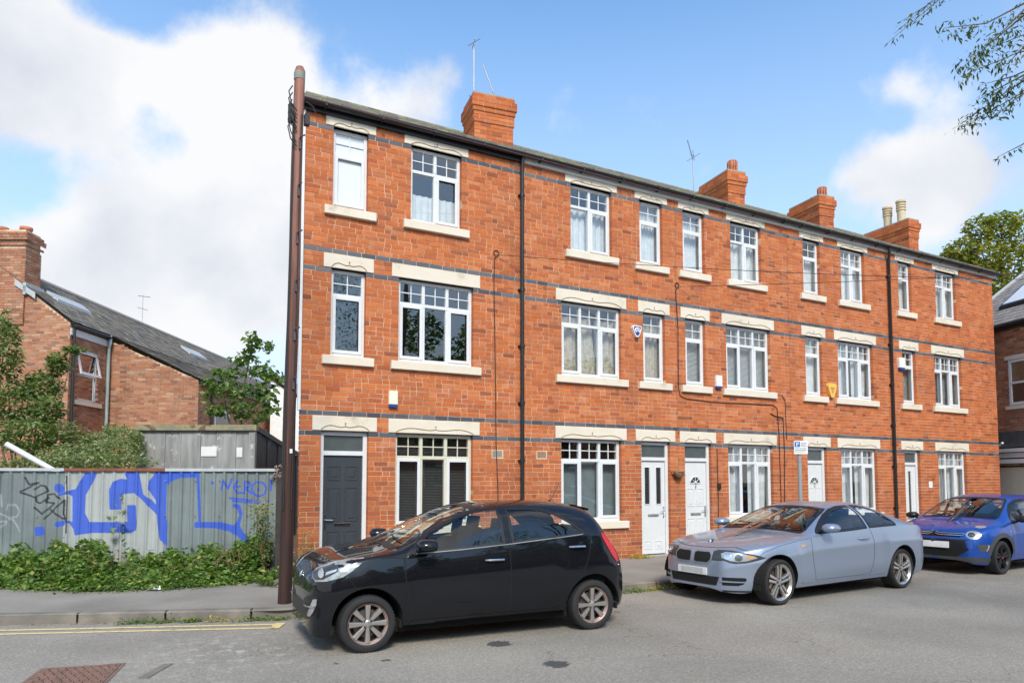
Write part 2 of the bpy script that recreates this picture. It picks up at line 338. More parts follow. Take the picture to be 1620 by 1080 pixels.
# pale scuffed strip where the surface dressing has worn through
wp = s.n('ShaderNodeVectorMath', operation='DISTANCE'); s.l(P, wp.inputs[0]); wp.inputs[1].default_value = (.85, 6.95, 0)
k = s.math('SUBTRACT', 1.0, s.math('DIVIDE', wp.outputs['Value'], 1.15), clamp=True)
k = s.math('MULTIPLY', k, s.math('MULTIPLY', s.math('SUBTRACT', s.noise(7, 8, rough=.72), .52, clamp=True), 14, clamp=True), clamp=True)
c = s.mix(s.math('MULTIPLY', k, .8), c, (.46, .45, .42))
# oil and tar drips
for (ox, oy, r) in ((3.17, 6.08, .13), (3.25, 5.19, .13), (2.02, 6.0, .05), (1.62, 6.1, .035), (2.3, 4.8, .07)):
    w_ = s.n('ShaderNodeVectorMath', operation='DISTANCE'); s.l(P, w_.inputs[0]); w_.inputs[1].default_value = (ox, oy, 0)
    q = s.math('ADD', w_.outputs['Value'], s.math('MULTIPLY', s.math('SUBTRACT', s.noise(16, 4), .5), .16))
    q = s.math('MULTIPLY', s.math('SUBTRACT', r, q), 45, clamp=True); c = s.mix(s.math('MULTIPLY', q, .82), c, (.022, .024, .028))
s.bsdf(c, .88, bump=s.math('ADD', v.outputs['Distance'], s.noise(160, 3)), bstr=.55, bdist=.006); M['asphalt'] = s.m
s = NT('pavement_tar'); v = s.n('ShaderNodeTexVoronoi'); v.inputs['Scale'].default_value = 120; s.l(s.pos(), v.inputs['Vector'])
c = s.ramp(s.noise(.9, 6), [(.3, (.20, .178, .152)), (.5, (.25, .225, .195)), (.7, (.30, .27, .235))])
c = s.mix(.4, c, s.ramp(v.outputs['Color'], [(0, (.6, .6, .58)), (.6, (1, 1, 1)), (1, (1.5, 1.45, 1.4))]), 'MULTIPLY')
s.bsdf(c, .92, bump=v.outputs['Distance'], bstr=.35, bdist=.004); M['pavement_tar'] = s.m
s = NT('kerb_stone'); c = s.ramp(s.noise(3, 6), [(.3, (.13, .115, .10)), (.55, (.20, .18, .155)), (.75, (.27, .245, .20))]); c = s.mix(.35, c, s.ramp(s.island(), [(0, (.7, .7, .7)), (1, (1.25, 1.2, 1.1))]), 'MULTIPLY')
s.bsdf(c, .9, bump=s.noise(60, 5), bstr=.5); M['kerb_stone'] = s.m
s = NT('yellow_paint'); n = s.noise(14, 7, rough=.7); c = s.ramp(n, [(.36, (.20, .18, .13)), (.44, (.66, .50, .22)), (.7, (.74, .60, .32))]); s.bsdf(c, .8); M['yellow_paint'] = s.m
s = NT('earth'); c = s.ramp(s.noise(2, 6), [(.3, (.07, .055, .035)), (.7, (.14, .11, .07))]); s.bsdf(c, .95, bump=s.noise(30, 5), bstr=.6); M['earth'] = s.m
s = NT('grass_ground'); c = s.ramp(s.noise(1.5, 6), [(.3, (.05, .08, .025)), (.7, (.10, .14, .04))]); s.bsdf(c, .95, bump=s.noise(30, 5), bstr=.8); M['grass_ground'] = s.m
simple('gully_iron', (.20, .115, .085), .75, var=.25, scale=9, bump=.4)
simple('rust', (.21, .075, .04), .8, var=.3)

KERB = [(-14, 14.6), (-6, 11.45), (-1.14, 9.42), (1.54, 8.33), (3.2, 8.08), (6.0, 8.02), (22.3, 8.1), (24.5, 8.9), (26, 12), (27, 30)]
surf('ground', 'earth', [[(-600, -600), (600, -600), (600, 900), (-600, 900)]], -.03)
surf('road', 'asphalt', [[(-60, -2.6), (60, -2.6), (60, 60), (-60, 60)]], 0)
m = MB(); BACK = [(x, y) for x, y in KERB[:7]]
surf('pavement', 'pavement_tar', [KERB[:7] + [(22.3, 11.2), (2.2, 11.2), (2.2, 12.2), (-14, 18.3)], [(22.3, 8.1), (24.5, 8.9), (26, 12), (27, 30), (22.4, 30), (22.3, 11.2)]], .095)
surf('waste_ground', 'earth', [[(-60, 14), (-14, 14), (-14, 18), (2.2, 12.0), (2.4, 11.0), (22.4, 11.2), (22.4, 80), (-60, 80)]], .09)
surf('far_pavement', 'pavement_tar', [[(-60, -30), (60, -30), (60, -2.6), (-60, -2.6)]], .095)
# kerb stones, one by one, butt-jointed, along both stretches
kr = bpy.data.objects.new('kerb', None); COL.objects.link(kr); kr['kind'] = 'structure'
pts = KP = [Vector((x, y, 0)) for x, y in KERB]; R = random.Random(3)
seglen = [(pts[i+1]-pts[i]).length for i in range(len(pts)-1)]; tot = sum(seglen)
def along(t):
    for i, L in enumerate(seglen):
        if t <= L or i == len(seglen)-1: return KP[i].lerp(KP[i+1], min(1, t/L)), (KP[i+1]-KP[i]).normalized()
        t -= L
t = 0; ns = []
while t < tot-.9:
    a, _ = along(t+.004); b, _ = along(t+.906); d = (b-a).normalized(); n = Vector((-d.y, d.x, 0)); ww = .13; dz = R.uniform(-.004, .004)
    mb = MB(); h = .112+dz; c0, c1 = a+d*.006, b-d*.006
    mb.add([c0+Vector((0,0,-.02)), c1+Vector((0,0,-.02)), c1+Vector((0,0,h-.02)), c0+Vector((0,0,h-.02)), c0+n*.018+Vector((0,0,h)), c1+n*.018+Vector((0,0,h)), c1+n*ww+Vector((0,0,h)), c0+n*ww+Vector((0,0,h)), c0+n*ww+Vector((0,0,-.02)), c1+n*ww+Vector((0,0,-.02))],
           [(0,1,2,3),(3,2,5,4),(4,5,6,7),(7,6,9,8),(0,3,4,7,8),(1,9,6,5,2)])
    mb.build('kerb_stone', 'kerb_stone', kr); t += .915
# double yellow lines, ending beside the black car
KV = [Vector((-14, 14.6, 0)), Vector((-6, 11.45, 0)), Vector((-1.14, 9.42, 0)), Vector((1.56, 8.33, 0))]
def offset_line(off, w, z):
    m = MB(); vs = []
    for i, p in enumerate(KV):
        d = (KV[min(i+1, 3)]-KV[max(i-1, 0)]).normalized(); n = Vector((d.y, -d.x, 0))
        for o in (off, off+w): q = p+n*o; vs.append((q.x, q.y, z))
    m.add(vs, [(2*i, 2*i+1, 2*i+3, 2*i+2) for i in range(3)]); return m
a = offset_line(.27, .065, .004); b = offset_line(.46, .065, .004); a.add(b.v, b.f)
d = (KV[3]-KV[2]).normalized(); n = Vector((d.y, -d.x, 0)); e0 = KV[3]+n*.25; e1 = KV[3]+n*.54
a.add([(q.x, q.y, .0075) for q in (e0, e1, e1+d*.10, e0+d*.12)], [(0, 1, 2, 3)])
o = a.build('yellow_lines', 'yellow_paint'); o['kind'] = 'structure'
# rusty chequered cover let into the road
cv = thing('manhole_cover', 'rusty red brown chequered iron cover let into the road near the double yellow lines', 'manhole cover', (-.34, 6.66, 0), radians(-12))
mb = MB(); mb.box(-.33, .33, -.40, .40, -.01, .006); mb.build('cover_plate', 'gully_iron', cv)
mb = MB()
for i in range(9):
    for j in range(11):
        x = -.30+i*.0725+(.03 if j % 2 else 0); y = -.37+j*.071
        if x < .30: mb.box(x-.024, x+.024, y-.02, y+.02, .006, .014)
cv.scale = (.85, .85, 1); q = mb.build('raised_stud', 'gully_iron', cv); q['kind'] = 'stuff'
mb = MB()
for x0, x1, y0, y1 in ((-.37, .37, -.44, -.405), (-.37, .37, .405, .44), (-.37, -.335, -.405, .405), (.335, .37, -.405, .405)): mb.box(x0, x1, y0, y1, -.01, .005)
mb.build('cover_frame', 'gully_iron', cv)
mb = MB(); mb.obox((.26, 6.56, .003), (.10, .20, 0), (.035, -.015, 0), (0, 0, .004))
solo(mb, 'stopcock_cover', 'kerb_stone', (.26, 6.56, 0), 'small narrow stone-coloured stopcock lid in the road beside the chequered cover', 'utility cover')

# ------------------------------------------------------------ the brick terrace
D = 10.75; Z0 = .0976; C1, C2 = .0762, .07446
ROWZ = [Z0 + k*C1 for k in range(67)]; ROWZ += [ROWZ[66] + k*C2 for k in range(1, 30)]        # bottoms of courses
BLUE = (28, 32, 61, 65, 91); TOPROW = 93
ZG, ZM, ZT = (2.3074, ), (3.458, 4.822), (5.785, 7.063)
END = Vector((sin(radians(12.4)), cos(radians(12.4)), 0))     # the gable walls run back at an angle
# per house: x-range and openings (floor, kind, x0, x1)
HOUSES = [
 dict(x=(2.25, 6.02), kind='dark', w=[('g','door',2.56,3.30),('g','wide',3.74,5.10),('m','nar',2.68,3.23),('m','wide',3.77,5.10),('t','nar',2.68,3.24),('t','two',3.96,4.87)]),
 dict(x=(6.02, 9.60), kind='b', w=[('g','wide',6.85,8.20),('g','door',8.67,9.39),('m','wide',6.87,8.22),('m','nar',8.75,9.30),('t','two',7.08,8.02),('t','nar',8.69,9.27)]),
 dict(x=(9.60, 12.87), kind='c', w=[('g','door',9.77,10.48),('g','wide',10.95,12.27),('m','nar',9.83,10.37),('m','wide',10.95,12.26),('t','nar',9.80,10.39),('t','two',11.13,12.04)]),
 dict(x=(12.87, 16.44), kind='d', w=[('g','door',13.37,14.02),('g','wide',14.52,15.83),('m','nar',13.39,13.95),('m','wide',14.50,15.79),('t','nar',13.39,13.96),('t','two',14.70,15.57)]),
 dict(x=(16.44, 21.17), kind='e', w=[('g','door',16.91,17.54),('g','wide',18.32,19.58),('m','nar',16.95,17.50),('m','wide',18.30,19.52),('t','nar',16.90,17.43),('t','two',18.47,19.39)])]
def zr(fl, kd):
    if fl == 'g': return (.12 if kd == 'door' else .80), ROWZ[29]
    return ZM if fl == 'm' else ZT
HLAB = ['three storey red brick end terrace house with dark grey front door beside the telegraph pole',
        'second red brick terrace house from the pole, with blue alarm shield and cream curtains',
        'middle red brick terrace house, with fanlight door and white alarm box',
        'red brick terrace house with yellow alarm shield behind the parking sign',
        'red brick terrace house at the far end of the row, behind the blue car']
unit = MB(); unit.bevbox(0, 1, 0, 1, 0, 1, .0)
unit.v = []; unit.f = []; unit.mi = []
unit.box(0, 1, 0, 1, 0, 1, back=False); 
um = {}
for mt in ('red_brick', 'blue_brick'):
    me = bpy.data.meshes.new('brick'); me.from_pydata(unit.v, [], unit.f); me.materials.append(M[mt]); um[mt] = me
def scroll(x0, x1, zb, h):      # bracket-shaped moulding on a lintel
    xm = (x0+x1)/2; hw = (x1-x0)/2; pts = []
    for i in range(25):
        t = i/24; u = t
        z = zb + h*(.16 + .50*sin(pi*min(1, u*1.55))**1.0*(1-u*.35) if u < .645 else .16+.0*(u))
        z = zb + h*(.10 + .42*(0.5-0.5*cos(2*pi*min(1, u/.62)/1.0)) * 1.0) if u < .62 else zb + h*(.10 + .30*((u-.62)/.38)**1.8)
        z = zb + h*(.08 + .45*sin(pi*u)**.9*(1-.75*u) + .26*u**5)
        pts.append((-hw*(1-t), z))
    L = [(xm+a, z) for a, z in pts]; Rr = [(xm-a, z) for a, z in reversed(pts)]
    return L, Rr, xm
def win_parts(root, ro, fl, kd, x0, x1, z0, z1, style, sill=True):
    """uPVC window: frame > sash, glazing bar, pane, curtain"""
    F = D+.075; um_ = 'cream_upvc' if (style == 'blinddark') else 'upvc'
    w = MB(); fw = .055
    w.bevbox(x0, x0+fw, F, F+.07, z0, z1); w.bevbox(x1-fw, x1, F, F+.07, z0, z1); w.bevbox(x0+fw, x1-fw, F, F+.07, z1-fw, z1); w.bevbox(x0+fw, x1-fw, F, F+.07, z0, z0+fw+.015)
    tz = z1-(.40 if fl != 'g' else .385); w.bevbox(x0+fw, x1-fw, F, F+.07, tz-.028, tz+.028)
    n = {'wide': 3, 'two': 2, 'nar': 1}[kd]; ins = (x1-x0-2*fw-(n-1)*.055)/n; cols = []
    for i in range(n):
        a = x0+fw+i*(ins+.055); cols.append((a, a+ins))
        if i: w.bevbox(a-.055, a, F, F+.07, z0+fw+.015, tz-.028); w.bevbox(a-.055, a, F, F+.07, tz+.028, z1-fw)
    if kd == 'nar' or fl == 't':       # trickle vent at the head
        w.box(x0+.12, x1-.12, F-.012, F-.0005, z1-.032, z1-.012)
    fr = w.build('window', um_, root, ro)
    sash = [i for i in range(n) if (n == 3 and i != 1) or n == 1 or (n == 2 and i == 1)]
    zb = z0+fw+.015
    for i, (a, b) in enumerate(cols):
        sm = MB(); g0, g1, h0, h1 = a, b, zb, tz-.028
        if i in sash:
            e = .038
            sm.bevbox(a-.012, a+e, F-.014, F-.001, zb-.012, h1+.012, .004); sm.bevbox(b-e, b+.012, F-.014, F-.001, zb-.012, h1+.012, .004)
            sm.bevbox(a+e, b-e, F-.014, F-.001, zb-.012, zb+e, .004); sm.bevbox(a+e, b-e, F-.014, F-.001, h1-e, h1+.012, .004)
            sm.build('sash', 'upvc', fr, ro); 
        p = MB(); p.add([(a, F+.03, zb), (b, F+.03, zb), (b, F+.03, h1), (a, F+.03, h1)], [(0, 1, 2, 3)])
        p.build('pane', 'frosted' if style == 'frost' else 'window_glass', fr, ro)
        p = MB(); p.add([(a, F+.03, tz+.028), (b, F+.03, tz+.028), (b, F+.03, z1-fw), (a, F+.03, z1-fw)], [(0, 1, 2, 3)])
        p.build('pane', 'frosted' if style == 'frost' else 'window_glass', fr, ro)
        gb = MB(); xm = (a+b)/2; zm = (tz+.028+z1-fw)/2
        gb.box(xm-.008, xm+.008, F+.014, F+.026, tz+.028, z1-fw); gb.box(a, xm-.008, F+.014, F+.026, zm-.008, zm+.008); gb.box(xm+.008, b, F+.014, F+.026, zm-.008, zm+.008)
        gb.build('glazing_bar', um_, fr, ro)
    # what hangs behind the glass
    Y = F+.16; X0, X1 = x0-.05, x1+.05; Rn = random.Random(int(x0*100)+ord(fl))
    def drape(xa, xb, za, zb_, amp, nf, mat, skew=0):
        q = MB(); N = 48; vs = []
        for j, z in enumerate((za, (za+zb_)/2, zb_)):
            for i in range(N+1):
                t = i/N; x = xa+(xb-xa)*t + skew*(1-j/2)*(t)
                vs.append((x, Y+amp*sin(t*nf*2*pi+j*.25)+.3*amp*sin(t*nf*5.3*pi), z))
        q.add(vs, [(j*(N+1)+i, j*(N+1)+i+1, (j+1)*(N+1)+i+1, (j+1)*(N+1)+i) for j in range(2) for i in range(N)]); q.build('curtain', mat, fr, ro, smooth=True)
    if style == 'reflectlow': q = MB(); q.add([(X0, Y, z0), (X1, Y, z0), (X1, Y, z1-.40), (X0, Y, z1-.40)], [(0, 1, 2, 3)]); q.build('reflection_sheet', 'reflection_grey', fr, ro)  # grey sheet added to stand for a pale reflection in the lower panes
    if style == 'net': drape(X0, X1, z0, z1, .02, 9, 'net_curtain')
    elif style == 'netlow': drape(X0, X1, z0, z1-.35, .02, 8, 'net_curtain')
    elif style == 'netside':
        drape(X0, x0+(x1-x0)*.42, z0, z1, .02, 5, 'net_curtain'); drape(x0+(x1-x0)*.60, X1, z0, z1, .02, 5, 'net_curtain', -.1)
    elif style == 'cream': drape(X0, X1, z0, z1-.18, .028, 5, 'cream_curtain')
    elif style == 'creampair': drape(X0, x0+(x1-x0)*.60, z0, z1-.22, .03, 4, 'cream_curtain', .12); drape(x0+(x1-x0)*.66, X1, z0, z1-.22, .03, 3, 'cream_curtain', 0)
    elif style in ('blind', 'blinddark'):
        q = MB(); z = z0+.02
        while z < z1-.02:
            q.add([(X0, Y-.012, z), (X1, Y-.012, z), (X1, Y+.012, z+.02), (X0, Y+.012, z+.02)], [(0, 1, 2, 3)]); z += .026
        q.build('venetian_blind', 'blind_dark' if style == 'blinddark' else 'blind_white', fr, ro)
    elif style == 'half': drape(X0, X1, z0, z0+.55, .015, 9, 'net_curtain')
    if sill:
        q = MB(); zt = z0; q.bevbox(x0-.13, x1+.13, D-.062, D+.085, zt-.135, zt, .007); q.build('window_sill', 'cream_stone', fr, ro)
def door_parts(root, ro, x0, x1, z0, z1, kind):
    F = D+.07; w = MB(); fw = .065; lt = 1.93
    w.bevbox(x0, x0+fw, F, F+.08, z0, z1); w.bevbox(x1-fw, x1, F, F+.08, z0, z1); w.bevbox(x0+fw, x1-fw, F, F+.08, z1-fw, z1); w.bevbox(x0+fw, x1-fw, F, F+.08, lt+.005, lt+.075)
    fr = w.build('door_frame', 'upvc', root, ro)
    p = MB(); p.add([(x0+fw, F+.03, lt+.075), (x1-fw, F+.03, lt+.075), (x1-fw, F+.03, z1-fw), (x0+fw, F+.03, z1-fw)], [(0, 1, 2, 3)]); p.build('pane', 'fan_pane', fr, ro)
    st = MB(); st.box(x0-.01, x1+.01, D-.10, D+.15, Z0, z0-.001); st.build('door_step', 'step_stone', root, ro)
    a, b = x0+fw+.004, x1-fw-.004; y = F+.035; bot = z0+.02; H = lt-bot; W_ = b-a
    dm = 'grey_door' if kind == 'six' else 'white_door'
    holes = []
    if kind == 'two': holes = [(a+.09, a+.21, bot+.86*H-.58, bot+.93*H), (b-.21, b-.09, bot+.86*H-.58, bot+.93*H)]
    if kind == 'slit': holes = [(a+W_*.42, a+W_*.62, bot+.34*H, bot+.92*H)]
    lf = MB()
    xs = sorted({a, b, *[h[0] for h in holes], *[h[1] for h in holes]}); zs = sorted({bot, lt, *[h[2] for h in holes], *[h[3] for h in holes]})
    for i in range(len(xs)-1):
        for j in range(len(zs)-1):
            cx, cz = (xs[i]+xs[i+1])/2, (zs[j]+zs[j+1])/2
            if any(h[0] < cx < h[1] and h[2] < cz < h[3] for h in holes): continue
            lf.box(xs[i], xs[i+1], y, y+.04, zs[j], zs[j+1])
    leaf = lf.build('door', dm, root, ro)
    for h in holes:
        q = MB(); q.box(h[0], h[1], y+.012, y+.018, h[2], h[3]); q.build('pane', 'dark_glass', leaf, ro)
        q = MB()
        for (u0, u1, v0, v1) in ((h[0]-.015, h[0], h[2]-.015, h[3]+.015), (h[1], h[1]+.015, h[2]-.015, h[3]+.015), (h[0], h[1], h[2]-.015, h[2]), (h[0], h[1], h[3], h[3]+.015)): q.bevbox(u0, u1, y-.01, y-.0005, v0, v1, .003)
        q.build('glazing_bead', dm, leaf, ro)
    def panel(u0, u1, v0, v1):
        q = MB(); e = .016
        for (a0, a1, b0, b1) in ((u0, u1, v0, v0+e), (u0, u1, v1-e, v1), (u0, u0+e, v0+e, v1-e), (u1-e, u1, v0+e, v1-e)): q.bevbox(a0, a1, y-.009, y-.0005, b0, b1, .004)
        q.bevbox(u0+.045, u1-.045, y-.008, y-.0005, v0+.045, v1-.045, .007); q.build('door_panel', dm, leaf, ro)
    if kind == 'six':
        for (u0, u1) in ((a+.07, a+W_/2-.035), (a+W_/2+.035, b-.07)):
            panel(u0, u1, bot+.79*H, bot+.915*H); panel(u0, u1, bot+.44*H, bot+.73*H); panel(u0, u1, bot+.09*H, bot+.36*H)
    if kind in ('fan', 'slit', 'two'):
        if kind == 'fan':
            q = MB(); xm = (a+b)/2; r = .125; zc = bot+.76*H
            arc = [(xm+r*cos(pi*i/14), zc+r*.95*sin(pi*i/14)) for i in range(15)]; q.prism(arc, y-.006, y-.0005); q.build('fanlight_pane', 'dark_glass', leaf, ro)
            q = MB(); ar2 = [(xm+(r+.012)*cos(pi*i/14), y-.006, zc+(r+.012)*.95*sin(pi*i/14)) for i in range(15)]; q.tube(ar2+[ar2[0]], .011, 6)
            for t in (45, 90, 135): q.tube([(xm, y-.009, zc), (xm+r*cos(radians(t)), y-.009, zc+r*.95*sin(radians(t)))], .006, 5)
            q.tube([(xm, y-.012, zc-.0), (xm, y-.012, zc+.045)], .03, 8)
            q.build('fanlight_bead', dm, leaf, ro)
            q = MB(); q.tube([(xm, y-.02, zc-.04), (xm, y-.025, zc-.10)], .009, 6); q.build('door_knocker', 'chrome', leaf, ro)
            for (u0, u1) in ((a+.06, a+W_/2-.03), (a+W_/2+.03, b-.06)): panel(u0, u1, bot+.50*H, bot+.70*H); panel(u0, u1, bot+.08*H, bot+.37*H)
        if kind == 'two':
            for (u0, u1) in ((a+.07, a+W_/2-.04), (a+W_/2+.04, b-.07)): panel(u0, u1, bot+.05*H, bot+.14*H)
    lz = bot+.415*H if kind != 'slit' else bot+.27*H; xm = (a+b)/2
    q = MB(); q.bevbox(xm-.13+(.0 if kind != 'two' else .0), xm+.13, y-.018, y-.009, lz-.022, lz+.022, .004); q.build('letter_plate', 'chrome' if kind == 'six' else 'steel', leaf, ro)
    q = MB(); hx = a+.035 if kind in ('six', ) else b-.035; sg = 1 if kind == 'six' else -1
    q.bevbox(hx-.014, hx+.014, y-.012, y-.0008, lz-.06, lz+.16, .003); q.tube([(hx, y-.01, lz+.075), (hx, y-.045, lz+.075), (hx+sg*.11, y-.05, lz+.07)], .008, 8); q.build('door_handle', 'chrome', leaf, ro)

def house(hi):
    H = HOUSES[hi]; X0, X1 = H['x']; ro = ((X0+X1)/2, D, Z0)
    root = thing('terraced_house', HLAB[hi], 'terraced house', ro, 0, 'red brick houses of the terrace')
    ops = [(x0, x1, *zr(fl, kd)) for fl, kd, x0, x1 in H['w']]
    # mortar backing with openings and reveals
    top = ROWZ[TOPROW]+.05; e = .003; w = MB(); y = D+.0045
    hol = [(a-e, b+e, c-e if c > .2 else -.05, d+e) for a, b, c, d in ops]
    xs = sorted({X0+.004, X1, *[h[0] for h in hol], *[h[1] for h in hol]}); zs = sorted({-.05, top, *[h[2] for h in hol], *[h[3] for h in hol]})
    for i in range(len(xs)-1):
        for j in range(len(zs)-1):
            cx, cz = (xs[i]+xs[i+1])/2, (zs[j]+zs[j+1])/2
            if any(h[0] < cx < h[1] and h[2] < cz < h[3] for h in hol): continue
            w.add([(xs[i], y, zs[j]), (xs[i+1], y, zs[j]), (xs[i+1], y, zs[j+1]), (xs[i], y, zs[j+1])], [(0, 1, 2, 3)])
    for a, b, c, d in hol:
        Y2 = D+.25
        w.add([(a, y, c), (a, Y2, c), (a, Y2, d), (a, y, d)], [(0, 1, 2, 3)]); w.add([(b, y, c), (b, Y2, c), (b, Y2, d), (b, y, d)], [(3, 2, 1, 0)])
        w.add([(a, y, d), (b, y, d), (b, Y2, d), (a, Y2, d)], [(3, 2, 1, 0)]); w.add([(a, y, c), (b, y, c), (b, Y2, c), (a, Y2, c)], [(0, 1, 2, 3)])
    w.build('wall', 'mortar', root, ro)
    # closed body behind: inner skin, gable ends, floors
    q = MB(); q.add([(X0+.3, D+.26, -.05), (X1-.05, D+.26, -.05), (X1-.05, D+5, -.05), (X0+1.2, D+5, -.05), (X0+.3, D+.26, 7.2), (X1-.05, D+.26, 7.2), (X1-.05, D+5, 7.2), (X0+1.2, D+5, 7.2)], [(1, 2, 6, 5), (2, 3, 7, 6), (3, 0, 4, 7), (4, 5, 6, 7), (0, 1, 2, 3)])
    for z in (2.55, 5.05): q.add([(X0+.3, D+.26, z), (X1-.05, D+.26, z), (X1-.05, D+5, z), (X0+1.2, D+5, z)], [(0, 1, 2, 3)])
    q.build('interior_wall', 'interior', root, ro)
    # courses of brick
    lint = []
    for fl, kd, x0, x1 in H['w']:
        c, d = zr(fl, kd); ex = .12 if kd != 'door' else .13
        if fl == 't': ex = .12
        lint.append((x0-ex, x1+ex, d+.003, d+.223 if fl != 't' else d+.16))
    R = random.Random(100+hi); BR = []
    pat = [.227, .1135, .227, .227, .1135] if hi != 1 else [.227, .1135, .1135, .227]
    per = sum(pat)
    for k in range(TOPROW+1):
        za = ROWZ[k]; zb = ROWZ[k+1]; zc = (za+zb)/2; blue = k in BLUE
        cuts = [(a, b) for a, b, c, d in ops if c-.02 < zc < d] + [(a+.006, b-.006) for a, b, c, d in lint if c-.01 < za and zb < d+.012]
        cuts.sort(); free = []; x = X0
        for a, b in cuts:
            if a > x: free.append((x, a, 0 if x == X0 else 1, 1))
            x = max(x, b)
        if x < X1: free.append((x, X1, 0 if x == X0 else 1, 0))
        off = R.uniform(-.02, .02) + (per/2 if k % 2 else 0) + (.0 if k % 4 < 2 else .113)
        P = [.229] if blue else pat
        if blue: off = .1145*(k % 2)+.03*(k % 3)
        pp = sum(P)
        x = floor((X0-off)/pp)*pp+off; seq = []; i = 0
        while x < X1+.3:
            seq.append((x, x+P[i % len(P)])); x += P[i % len(P)]; i += 1
        for a, b, _, _ in free:
            lst = []
            for (u, v) in seq:
                u2, v2 = max(u, a), min(v, b)
                if v2-u2 > .004: lst.append([u2, v2])
            j = 0
            while j < len(lst):
                if lst[j][1]-lst[j][0] < .05 and len(lst) > 1:
                    if j > 0: lst[j-1][1] = lst[j][1]; lst.pop(j); continue
                    lst[1][0] = lst[0][0]; lst.pop(0); continue
                j += 1
            for u, v in lst:
                l = u if abs(u-a) < 1e-6 and a != X0 else u+.0048
                r = v if abs(v-b) < 1e-6 and b != X1 else v-.0048
                BR.append((l, r, za+.0051, zb-.0051, blue, R.uniform(-.0022, .0016)))
    red = [b for b in BR if not b[4]]; blu = [b for b in BR if b[4]]
    def vis(b): return 0 if (b[2] < (1.25 if hi == 0 else .95) or (hi == 0 and b[1] < 2.32 and b[2] > 5.5)) else 1
    red.sort(key=lambda b: (-vis(b), b[0]*(1 if True else 0) + abs(b[2]-2.5)*.25)); lim = 300 if hi < 4 else 0
    for i, b in enumerate(red[:lim]+blu):
        if b[4] and hi > 4: break
        o = bpy.data.objects.new('blue_brick' if b[4] else 'brick', um['blue_brick' if b[4] else 'red_brick']); COL.objects.link(o); o.parent = root
        o.location = (b[0]-ro[0], b[5], b[2]-ro[2]); o.scale = (b[1]-b[0], .11, b[3]-b[2])
    q = MB()
    for b in red[lim:]: q.box(b[0], b[1], D+b[5], D+.11, b[2], b[3], back=False)
    q.build('brickwork', 'red_brick', root, ro)['kind'] = 'stuff'
    # lintels, windows, doors
    st = STYLES[hi]
    for n_, (fl, kd, x0, x1) in enumerate(H['w']):
        z0, z1 = zr(fl, kd); a, b, c, d = lint[n_]
        q = MB(); q.bevbox(a, b, D-.016, D+.20, z1+.003, d if fl != 't' else ROWZ[TOPROW+1]+.02, .006); q2 = q.build('lintel', 'cream_stone', root, ro)
        if fl == 't': q2['label'] = 'cream top floor lintel tucked up under the gutter'
        if not (hi == 0 and fl == 'm' and kd == 'wide'):
            L, Rr, xm = scroll(x0-.0, x1+.0, z1+.0, .215 if fl != 't' else .165)
            q = MB(); q.tube([(x, D-.017, z) for x, z in L], .0075, 5); q.tube([(x, D-.017, z) for x, z in Rr], .0075, 5)
            q.tube([(xm, D-.017, L[-1][1]), (xm, D-.017, L[-1][1]+.03)], .005, 5); q.lathe([(0.001, -.012), (.012, -.008), (.015, 0)], (xm, D-.014, L[-1][1]+.045), 'y', 8)
            q.build('scroll_moulding', 'scroll_grime', q2, ro)
        if kd == 'door': door_parts(root, ro, x0, x1, z0, z1, st[n_])
        else: win_parts(root, ro, fl, kd, x0, x1, z0, z1, st[n_])
    # eaves
    zt = ROWZ[TOPROW+1]; gx1 = X1 if hi < 4 else X1+.15; gx0 = X0 if hi else X0-.08
    q = MB(); q.box(gx0, gx1, D-.055, D+.1, zt-.005, zt+.10); q.build('fascia', 'white_paint' if hi else 'black_plastic', root, ro)
    q = MB(); n = 9; prof = [(D-.125-.058*cos(pi*i/(n-1)), zt+.115-.062*sin(pi*i/(n-1))) for i in range(n)]; inn = [(D-.125-.051*cos(pi*i/(n-1)), zt+.115-.055*sin(pi*i/(n-1))) for i in range(n)]
    loop = prof + inn[::-1]; nn = len(loop); q.add([(gx0, a, b) for a, b in loop]+[(gx1, a, b) for a, b in loop], [(i, (i+1) % nn, nn+(i+1) % nn, nn+i) for i in range(nn)]); q.build('gutter', 'black_plastic', root, ro, smooth='auto')
    q = MB(); x = gx0+.35
    while x < gx1-.1:
        q.box(x-.015, x+.015, D-.19, D-.056, zt+.045, zt+.06); q.box(x-.018, x+.018, D-.19, D-.184, zt+.045, zt+.122); x += .9
    q.build('gutter_bracket', 'black_plastic', root, ro)
    # roof: front slope in lapped tiles, back slope plain
    pit = radians(29.3); rd = 4.2; ze = zt+.125; y0 = D-.16
    rf = MB(); Xa = lambda yy: X0-.05+(yy-D)*END.x/END.y if hi == 0 else X0
    nrow = 26; R2 = random.Random(5+hi)
    wid = .30
    for r in range(nrow):
        ya = y0+rd*r/nrow; yb = y0+rd*(r+1)/nrow+.03; zA = ze+(ya-y0)*math.tan(pit); zB = ze+(yb-y0)*math.tan(pit)
        xa = Xa(ya); x = xa
        if r > 3 : wid = 1.2
        while x < gx1-.01:
            x2 = min(x+wid, gx1); j = R2.uniform(-.004, .008); 
            rf.add([(x+.003, ya, zA+.028+j), (x2-.003, ya, zA+.028+j), (x2-.003, yb, zB+.004), (x+.003, yb, zB+.004), (x+.003, ya, zA+.004), (x2-.003, ya, zA+.004)], [(0, 1, 2, 3), (4, 5, 1, 0)])
            x = x2
    yr = y0+rd; zr_ = ze+rd*math.tan(pit)
    rf.add([(Xa(y0), y0, ze), (gx1, y0, ze), (gx1, yr, zr_), (Xa(yr), yr, zr_)], [(0, 1, 2, 3)])
